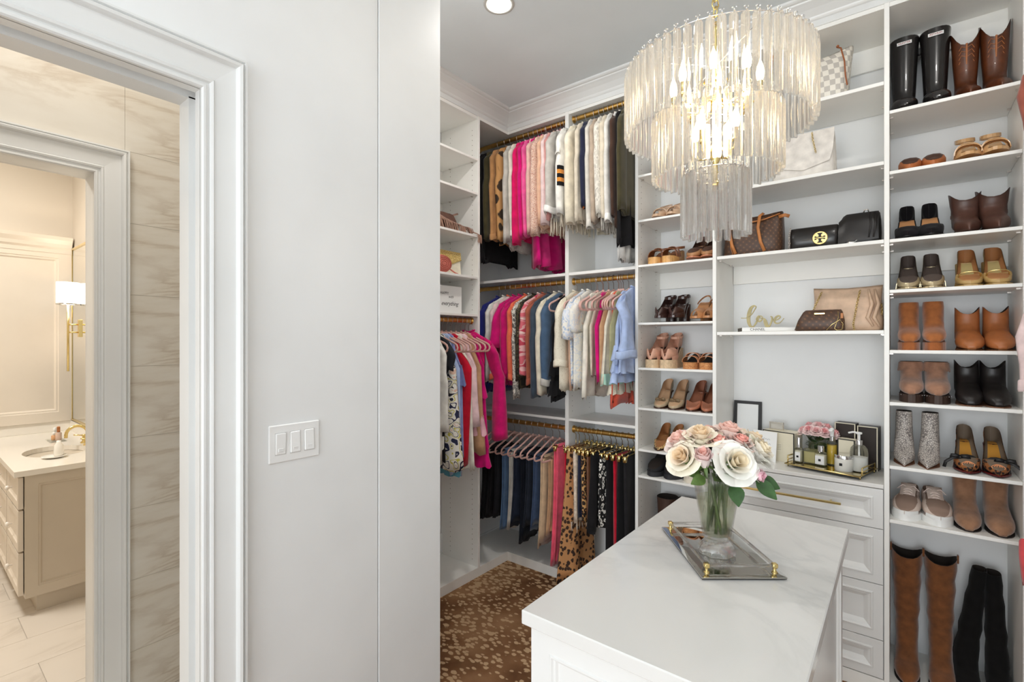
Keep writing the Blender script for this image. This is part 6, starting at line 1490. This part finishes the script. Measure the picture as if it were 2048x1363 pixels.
mb = MB(); mb.lathe([(.013, .120), (.0135, .140), (.012, .142)], 20); mb.build('collar', CHROME, t, True, auto=40)
mb = MB(); mb.lathe([(.005, .142), (.005, .168), (.012, .170), (.012, .177), (.004, .179)], 16); mb.tube([(0, 0, .174), (-.022, -.004, .176), (-.040, -.007, .170)], .0042, 8); mb.tube([(0, 0, .07), (0, 0, .12)], .003, 6); mb.build('pump', WHITE, t, True, auto=40)
# small vase of pink roses on the tray
def leaf(mb, base, d, L, W_, up=(0, 0, 1), fold=.25, droop=.3):
    d = Vector(d).normalized(); u = Vector(up); sd = d.cross(u)
    if sd.length < .1: sd = d.orthogonal()
    sd.normalize(); nn = sd.cross(d).normalized(); base = Vector(base); rows = []
    for i in range(8):
        q = i / 7; w_ = W_ * math.sin(PI * min(1, q * .96 + .02) ** .8) * .5 + .0004; c = base + d * L * q - nn * droop * L * q * q
        rows.append([tuple(c - sd * w_ + nn * fold * w_), tuple(c), tuple(c + sd * w_ + nn * fold * w_)])
    mb.loft(rows, closed=False); mb.loft([[tuple(Vector(p) - nn * .0006) for p in r] for r in rows], closed=False)
LEAF = M((58, 92, 48), .42, 0, .18, 40, .2, 90, key='leaf'); LEAF2 = M((92, 118, 58), .45, 0, .15, 40, key='leaf2'); STEM = M((74, 90, 42), .5, 0, .12, 40, key='stem')
def petal(R0, R1, h, ang, wid, curl, z0=0.0, seed=0, nu=7, nv=6):
    """one cupped petal: runs from the base out and up to a curled, slightly ragged lip"""
    rr = random.Random(seed); mb = MB(); rows = []; ph = rr.random() * 6
    for j in range(nv):
        v = j / (nv - 1); row = []
        for i in range(nu):
            u = -1 + 2 * i / (nu - 1); ww = wid * (.45 + .55 * math.sin(PI * min(v * .62 + .08, .5)))
            a = ang + u * ww / 2
            tip = 1 - .16 * abs(u) ** 2.2 * v
            r = (R0 + (R1 - R0) * v ** .75) * (1 + .02 * math.sin(5 * u + ph)); z = z0 + h * (v ** .9) * tip
            if v > .72: q = (v - .72) / .28; r += curl * q * q * (1.0 - .3 * abs(u)) * R1; z -= abs(curl) * q * q * .22 * h
            row.append((r * math.cos(a), r * math.sin(a), z + .0012 * math.sin(7 * u + ph) * v))
        rows.append(row)
    mb.loft(rows, closed=False); return mb
def rose(label, loc, axis, Rr, cols, group, openness=1.0, seed=0, vase=None, parts=True, name='rose', layers=None):
    """cols = inner, middle, outer petal materials"""
    rr = random.Random(seed); t = thing(name, label, 'flower', loc, 0, group)
    q = Vector(axis).normalized().to_track_quat('Z', 'Y'); t.rotation_euler = q.to_euler()
    layers = layers or [(3, .10, .24, .80, .02, 2.4, 0), (4, .14, .42, .80, .10, 2.0, 0), (5, .18, .62, .78, .20, 1.7, 1), (6, .22, .84, .70, .30, 1.5, 2), (7, .24, 1.02, .54, .40, 1.4, 2)]
    big = MB(); bi = [MB(), MB(), MB()]
    for li, (n, r0, r1, h, curl, wid, ci) in enumerate(layers):
        o_ = openness if li > 1 else .6 + .4 * openness; ph = rr.random() * 6
        for k in range(n):
            pm = petal(r0 * Rr, r1 * Rr * (.55 + .45 * o_), h * Rr * 1.35 * (1.25 - .25 * o_), ph + 2 * PI * k / n + rr.uniform(-.15, .15), wid, curl * o_ * rr.uniform(.7, 1.3), -.10 * Rr * li * o_, rr.randint(0, 9999), 7 if parts else 5, 6 if parts else 4)
            if parts: pm.build('petal', cols[ci], t, True)
            else: bi[ci].add(pm.v, pm.f)
    if not parts:
        for ci in range(3):
            if bi[ci].v: bi[ci].build('petals', cols[ci], t, True)
    mb = MB()
    for k in range(5):
        a = 2 * PI * k / 5; leaf(mb, (0, 0, -.10 * Rr), (math.cos(a), math.sin(a), -.15), Rr * .75, Rr * .22, droop=.5)
    mb.sphere((0, 0, -.02 * Rr), Rr * .24, 8, 6); mb.build('sepals', LEAF2, t, True)
    if vase is not None:     # stem from the bloom down to its place in the vase (world points -> local)
        wl = q.to_matrix().transposed(); L0 = Vector(loc); pts = []
        P0 = L0 - Vector(axis).normalized() * .1 * Rr; P3 = Vector(vase); neck = Vector((P3.x * .35 + vase_c[0] * .65 + (L0.x - vase_c[0]) * .30, P3.y * .35 + vase_c[1] * .65 + (L0.y - vase_c[1]) * .30, vase_c[2]))
        P1 = P0 - Vector(axis).normalized() * .03 - Vector((0, 0, .01))
        ctrl = [P0, P1, neck, P3]
        for p in smooth([tuple(c) for c in ctrl], 5): pts.append(tuple(wl @ (Vector(p) - L0)))
        mb = MB(); mb.tube(pts, .0040 if parts else .0016, 6); mb.build('stem', STEM, t, True)
    return t
def rosemat(c, k): return M(c, .55, 0, .05, 30, 0, 250, 0, .15, key='petal' + k)
# little vase
sv = Vector(ontray(-.075, .055)); vase_c = (sv.x, sv.y, sv.z + .118)
t = thing('small_vase', 'small round glass vase of pink roses at back of gold tray', 'vase', sv)
mb = MB(); mb.lathe([(.034, 0), (.041, .006), (.043, .03), (.040, .06), (.0385, .09), (.041, .124), (.0392, .124), (.0368, .09), (.0382, .06), (.041, .03), (.038, .010), (.002, .008)], 32); mb.build('vase', GLASS, t, True)
mb = MB(); mb.lathe([(.002, .0085), (.037, .0105), (.0405, .03), (.0378, .06), (.0366, .088), (.002, .0885)], 28); w_ = mb.build('water', glass('greenwater', (.72, .78, .58), 0, 1.2, .8), None, True); w_.location = sv; tag(w_, 'greenish water inside the small rose vase', 'water')
mb = MB(); rr = random.Random(9)
for i in range(16):
    a = rr.random() * 6.28; leaf(mb, (.018 * math.cos(a), .018 * math.sin(a), .02 + .09 * rr.random()), (math.cos(a + .4), math.sin(a + .4), .9), .045, .022, droop=.1)
for i in range(10):
    a = rr.random() * 6.28; leaf(mb, (.032 * math.cos(a), .032 * math.sin(a), .125), (math.cos(a), math.sin(a), .35), .036, .022, droop=.5)
g_ = mb.build('foliage', LEAF, None, True); g_.location = sv; tag(g_, 'dark leaves packed into the small rose vase', 'leaves', None, 'stuff')
pk = [rosemat((245, 178, 180), 'a'), rosemat((247, 202, 202), 'b'), rosemat((249, 222, 219), 'c')]; pk2 = [rosemat((246, 196, 196), 'd'), rosemat((248, 210, 209), 'e'), rosemat((249, 224, 220), 'f')]
RP = [(0, -.036, .150, 'front'), (-.030, -.026, .152, 'front left'), (.030, -.030, .148, 'front right'), (-.056, -.006, .144, 'far left'), (.058, -.012, .142, 'right'), (-.034, .020, .164, 'back left'), (.006, .004, .170, 'top'), (.036, .016, .164, 'back right'), (.066, .016, .140, 'far right'), (-.008, .036, .166, 'rear')]
NM = {'front': 'pink rose centred at front of small vase', 'front left': 'deeper pink rose at front of small vase nearer the card', 'front right': 'pale pink rose at front of small vase nearer the pump bottle', 'far left': 'pink rose drooping furthest towards the picture frame', 'right': 'pink rose over the yellow oil bottle', 'back left': 'pink rose at the back of small vase towards frame', 'top': 'pink rose on top of the small bouquet', 'back right': 'pink rose at back of small vase over the oil bottle', 'far right': 'pink rose hanging lowest towards the dark boxes', 'rear': 'pink rose hidden at the rear of small bouquet'}
for i, (dx, dy, dz, w_) in enumerate(RP):
    rose(NM[w_], (sv.x + dx, sv.y + dy, sv.z + dz), (dx * 9, dy * 9 - .25, .7), .023, pk if i % 3 else pk2, 'roses in the small vase', 1.12, 50 + i, (sv.x - dx * .25, sv.y - dy * .25, sv.z + .014), False)
# ------------------------------------------------------------------ island: mirror tray, tall vase of roses
IZ = .92
A_ = Vector((-.576, 1.470)); B_ = Vector((-.376, 1.216)); C_ = Vector((-.213, 1.344))
e1 = (C_ - B_); e2 = (A_ - B_); tw_, td_ = e1.length, e2.length; ang = math.atan2(e1.y, e1.x); cc = (A_ + C_) / 2
mt = thing('mirror_tray', 'mirrored tray with clear rods and gold corners on the island', 'tray', (cc.x, cc.y, IZ), ang)
hx, hy = tw_ / 2, td_ / 2
mb = MB(); mb.loft([[(sx * (hx - i), sy * (hy - i), z) for sx, sy in ((-1, -1), (1, -1), (1, 1), (-1, 1))] for i, z in ((.0, .005), (.0, .0075), (.012, .0098), (.0125, .0098))], True, True); mb.build('mirror_plate', M((196, 194, 188), .015, 1, key='traymirror'), mt)
mb = MB(); mb.box(-hx + .001, hx - .001, -hy + .001, hy - .001, .003, .005); mb.build('backing', DARKIN, mt)
for sx in (-1, 1):
    for sy in (-1, 1):
        mb = MB(); mb.sphere((sx * (hx - .02), sy * (hy - .02), .0035), .0035, 8, 6); mb.build('foot', GOLD, mt, True)
        mb = MB(); x, y = sx * (hx - .020), sy * (hy - .022); mb.tube([(x, y, .0095), (x, y, .028)], .0042, 10); mb.box(x - .0065, x + .0065, y - .0065, y + .0065, .021, .033, .002); mb.lathe([(.0072, 0), (.0072, .002), (.005, .004)], 12, (x, y, .0096)); mb.build('corner_post', GOLD, mt, True, auto=40)
for sy in (-1, 1):
    mb = MB(); y = sy * (hy - .022); mb.tube([(-hx + .026, y, .027), (hx - .026, y, .027)], .0042, 12); mb.build('rod', ACRYL, mt, True)
for sx in (-1, 1):
    mb = MB(); x = sx * (hx - .020); mb.tube([(x, -hy + .028, .027), (x, hy - .028, .027)], .0042, 12); mb.build('rod', ACRYL, mt, True)
VC = Vector((-.389, 1.383, IZ + .0099)); vase_c = (VC.x, VC.y, VC.z + .205)
va = thing('flower_vase', 'tall flared glass vase of white and blush roses on mirrored tray', 'vase', VC)
n8 = 48
def oct_(r, k): return [(r * (1 + k * (.055 * math.cos(8 * 2 * PI * j / n8))) * math.cos(2 * PI * j / n8), r * (1 + k * (.055 * math.cos(8 * 2 * PI * j / n8))) * math.sin(2 * PI * j / n8)) for j in range(n8)]
mb = MB(); P_ = [(.044, 0, 1), (.0465, .003, 1), (.0465, .010, 1), (.043, .018, 1), (.034, .028, .6), (.0315, .034, .2), (.034, .044, 0), (.040, .080, 0), (.0475, .130, 0), (.056, .185, 0), (.0635, .226, 0), (.0612, .2265, 0), (.0538, .186, 0), (.0453, .132, 0), (.0378, .082, 0), (.030, .050, 0), (.010, .044, 0), (.001, .0435, 0)]
P_ = [(r * (1.06 if z > .04 else 1), z, k) for r, z, k in P_]
mb.loft([[(x, y, z) for x, y in oct_(r, k)] for r, z, k in P_[5:-2]] , True, True); mb.build('vase_body', GLASS, va, True)
mb = MB(); mb.loft([[(x, y, z) for x, y in oct_(r, k)] for r, z, k in P_[:6]] + [[(x, y, .0345) for x, y in oct_(.02, 0)]], True, True); mb.build('vase_foot', FOOTGLASS, va, True)
mb = MB(); mb.lathe([(.001, .0505), (.0305, .0508), (.0385, .082), (.0468, .132), (.0494, .148), (.001, .1484)], 32); wt_ = mb.build('water', WATER, None, True); wt_.location = VC; tag(wt_, 'clear water round the stems in tall vase', 'water')
Rv = Vector((math.cos(YAW), math.sin(YAW), 0)); Fv = Vector((-math.sin(YAW), math.cos(YAW), 0))
wh = [rosemat((244, 230, 200), 'w1'), rosemat((250, 243, 230), 'w2'), rosemat((250, 246, 238), 'w3')]; cr = [rosemat((246, 222, 186), 'c1'), rosemat((249, 230, 206), 'c2'), rosemat((250, 240, 222), 'c3')]
bs_ = [rosemat((248, 206, 192), 'b1'), rosemat((248, 212, 200), 'b2'), rosemat((251, 232, 224), 'b3')]; co_ = [rosemat((246, 178, 166), 'o1'), rosemat((249, 214, 204), 'o2'), rosemat((251, 222, 212), 'o3')]
bu = [rosemat((247, 196, 184), 'u1'), rosemat((249, 218, 212), 'u2'), rosemat((250, 228, 226), 'u3')]; mv = [rosemat((236, 174, 190), 'm1'), rosemat((240, 196, 206), 'm2'), rosemat((250, 224, 224), 'm3')]
BUD = [(3, .10, .26, .95, .02, 2.4, 0), (3, .16, .40, 1.0, .04, 2.4, 1), (4, .20, .55, .95, .14, 2.0, 1), (4, .22, .66, .82, .24, 1.7, 2)]
RB = [  # along the view-right axis, towards the viewer, height over the tray, size, colours, openness, label
    (.016, .062, .266, .044, wh, 1.0, 'large open white rose facing forward in the tall vase', None, (.10, .85, .45)),
    (-.052, .050, .262, .038, bu, .7, 'blush bud with coral edges left of the white rose', BUD, (-.25, .40, .80)),
    (-.092, .020, .268, .038, cr, 1.0, 'cream rose at the outer edge over the leopard flats', None, (-.7, .45, .5)),
    (-.082, -.022, .296, .040, bs_, .9, 'pale pink ruffled rose behind cream outer rose', None, (-.55, .05, .85)),
    (-.044, .004, .312, .042, cr, 1.0, 'creamy yellow rose at the top of the bouquet', None, (-.15, .20, 1)),
    (-.006, .020, .296, .036, co_, .9, 'coral pink rose in the middle of bouquet', None, (-.05, .30, 1)),
    (.038, -.016, .318, .042, bs_, 1.0, 'blush rose highest at the back of bouquet', None, (.15, .05, 1)),
    (.050, .022, .300, .034, co_, .8, 'peach pink rose behind the large white rose', None, (.15, .35, .9)),
    (.088, .030, .282, .042, wh, 1.0, 'white rose spreading towards the note card', None, (.6, .40, .65)),
    (.094, -.014, .298, .040, cr, 1.0, 'cream blush rose at far outer edge by the card', None, (.7, .05, .75)),
    (.062, .052, .240, .030, mv, .55, 'mauve pink bud hanging at the vase rim', BUD, (.55, .65, -.05)),
    (.002, -.046, .306, .038, bs_, .9, 'pale pink rose hidden at the rear of bouquet', None, (0, -.4, 1)),
]
for i, (dr, df, dz, rr_, cl, op, lb_, lay, ax) in enumerate(RB):
    p = VC + Rv * dr - Fv * df + Vector((0, 0, dz - .012)); axis = Rv * ax[0] - Fv * ax[1] + Vector((0, 0, ax[2]))
    b_ = VC + Rv * (.024 * math.cos(2.4 * i)) + Fv * (.024 * math.sin(2.4 * i)) + Vector((0, 0, .058))
    rose(lb_, p, axis, rr_, cl, 'roses in the tall vase', op, 100 + i, b_, True, 'rose', lay)
LV = [(.080, .055, .208, (.6, .5, -.55), .062, .040), (.100, .030, .206, (.9, .2, -.35), .058, .036), (.018, .060, .200, (.05, .55, -.8), .055, .042), (-.055, .030, .222, (-.8, .3, .15), .055, .030), (-.020, .045, .215, (-.2, .5, .1), .05, .032), (.035, .030, .222, (.3, .4, .2), .05, .03), (-.035, -.02, .225, (-.6, -.4, .3), .05, .03), (-.005, .050, .224, (.0, .5, .2), .05, .034), (.045, .05, .222, (.4, .5, .1), .045, .03), (-.05, .045, .214, (-.6, .4, -.1), .05, .03)]
for i, (dr, df, dz, d, L_, W_) in enumerate(LV):
    mb = MB(); dd = Rv * d[0] - Fv * d[1] + Vector((0, 0, d[2])); b0 = Rv * dr - Fv * df + Vector((0, 0, dz)); leaf(mb, b0, dd, L_, W_, up=tuple(-Fv + Vector((0, 0, .6))), droop=.15, fold=.18)
    mb.tube([tuple(b0), tuple(b0 * .55 + Vector((0, 0, dz * .40))), tuple(b0 * .2 + Vector((0, 0, .11)))], .0014, 5)
    o = mb.build('rose_leaf', LEAF if i < 3 else LEAF2, None, True); o.location = VC
    tag(o, ('dark rose leaf drooping over the vase rim nearer the viewer', 'dark rose leaf furthest out over the drawer handle', 'dark oval leaf seen against the vase front')[i] if i < 3 else ('green rose leaf below the cream outer rose at vase mouth', 'green rose leaf below the coral-edged bud at vase mouth', 'green rose leaf between the white rose and mauve bud', 'green rose leaf hidden at the rear of vase mouth', 'green rose leaf straight under the large white rose', 'green rose leaf under the mauve bud at vase rim', 'lowest green rose leaf at the rim under the blush bud')[i - 3], 'leaf', 'rose leaves round the vase mouth')
# ------------------------------------------------------------------ chandelier: three tiers of clear prisms round a gilt frame
HC = Vector((-.380, 1.340, 0)); chd = thing('chandelier', 'three-tier clear prism chandelier hanging over the island on a gold chain', 'chandelier', (HC.x, HC.y, 2.225))
def prism_mesh(h, r=.0116):
    mb = MB(); n = 12
    def ring(q, z, dz=0.0):
        out = []
        for j in range(n):
            a = 2 * PI * j / n; k = j % 4; rr_ = (1.0, .62, .34, .62)[k] if True else 1
            a2 = a + (0, .16, 0, -.16)[k] * -1
            x, y = r * q * rr_ * math.cos(a2), r * q * rr_ * math.sin(a2); out.append((x, y, z + dz * (-x) / r))
        return out
    mb.loft([ring(.35, 0), ring(.8, -.004), ring(1, -.009), ring(1, -h + .008, .004), ring(.85, -h + .002, .002)], True, True)
    return mb
R_BULB = glow('bulb', (255, 226, 176), 30)
def tier(rad, z, h, n, ph=0.0):
    tg = MB(); tg.tube([(rad * math.cos(a), rad * math.sin(a), z - .006) for a in [2 * PI * i / 48 for i in range(48)]], .0013, 5, closed=True)
    for k in range(4): a = PI / 4 + PI / 2 * k; tg.tube([(0, 0, z - .004), (rad * math.cos(a), rad * math.sin(a), z - .006)], .0014, 5)
    t = tg.build('tier_ring', CHROME, chd, True)
    pm = None
    for i in range(n):
        a = 2 * PI * i / n + ph
        if pm is None: o = prism_mesh(h).build('prism', ACRYL, t, True, auto=25); pm = o.data
        else: o = bpy.data.objects.new('prism', pm); COL.objects.link(o); o.parent = t
        o.location = (rad * math.cos(a), rad * math.sin(a), z - .004); o.rotation_euler = (0, 0, a)
    hk_ = MB()
    for i in range(n):
        a = 2 * PI * i / n + ph; c, s = math.cos(a), math.sin(a)
        hk_.tube([(rad * c, rad * s, z - .006), (rad * c * 1.01, rad * s * 1.01, z + .005), (rad * c * .985, rad * s * .985, z + .006), (rad * c * .985, rad * s * .985, z - .002)], .0009, 4)
        for q in (-1, 1): hk_.sphere((rad * c - s * .004 * q, rad * s + c * .004 * q, z + .004), .0018, 5, 3)
    tag(hk_.build('hooks', CHROME, t, True), kind='stuff')
    return t
tier(.222, 0.0, .178, 56); tier(.150, -.125, .168, 38, .05); tier(.076, -.282, .166, 18)
fr = MB()
fr.lathe([(.004, .10), (.008, .085), (.004, .07), (.004, -.02), (.012, -.026), (.026, -.034), (.03, -.045), (.012, -.055), (.008, -.09), (.016, -.10), (.016, -.115), (.007, -.125), (.007, -.22), (.014, -.23), (.012, -.25), (.006, -.262), (.005, -.282), (.004, -.30), (.010, -.31), (.002, -.322)], 20)
fr.build('stem', GOLD, chd, True, auto=50)
bulb_mesh = None
for lvl, (nb, rb, z) in enumerate(((8, .105, -.075), (4, .058, -.195))):
    for i in range(nb):
        a = 2 * PI * (i + .5 * lvl + .3) / nb; c, s = math.cos(a), math.sin(a)
        mb = MB(); mb.tube([(.012 * c, .012 * s, z - .02), (rb * .5 * c, rb * .5 * s, z - .045), (rb * .9 * c, rb * .9 * s, z - .04), (rb * c, rb * s, z - .022)], .0028, 6); mb.lathe([(.009, -.024), (.0105, -.020), (.006, -.014), (.0062, .010)], 12, (rb * c, rb * s, z)); ar = mb.build('arm', GOLD, chd, True, auto=50)
        if bulb_mesh is None:
            mb = MB(); mb.lathe([(.005, 0), (.009, .010), (.0105, .022), (.008, .036), (.003, .050), (.0006, .058)], 12); b_ = mb.build('bulb', R_BULB, ar, True); bulb_mesh = b_.data
        else: b_ = bpy.data.objects.new('bulb', bulb_mesh); COL.objects.link(b_); b_.parent = ar
        b_.location = (rb * c, rb * s, z + .008)
for (dx, dy, z, pw) in ((.0, .0, -.05, 2.2), (0, 0, -.19, 1.0)):
    point('chandelier_light', (HC.x + dx, HC.y + dy, 2.225 + z + .02), pw, (1, .83, .58), .05)
ck = chain([(0, 0, .098), (0, 0, CEILZ - 2.225 - .03)], .0115, .0022); ck.build('chain', GOLD, chd, True)
mb = MB(); mb.lathe([(.004, -.05), (.006, -.03), (.03, -.025), (.055, -.012), (.06, 0)], 28, (0, 0, CEILZ - 2.225 - .0005)); mb.build('canopy', GOLD, chd, True, auto=50)
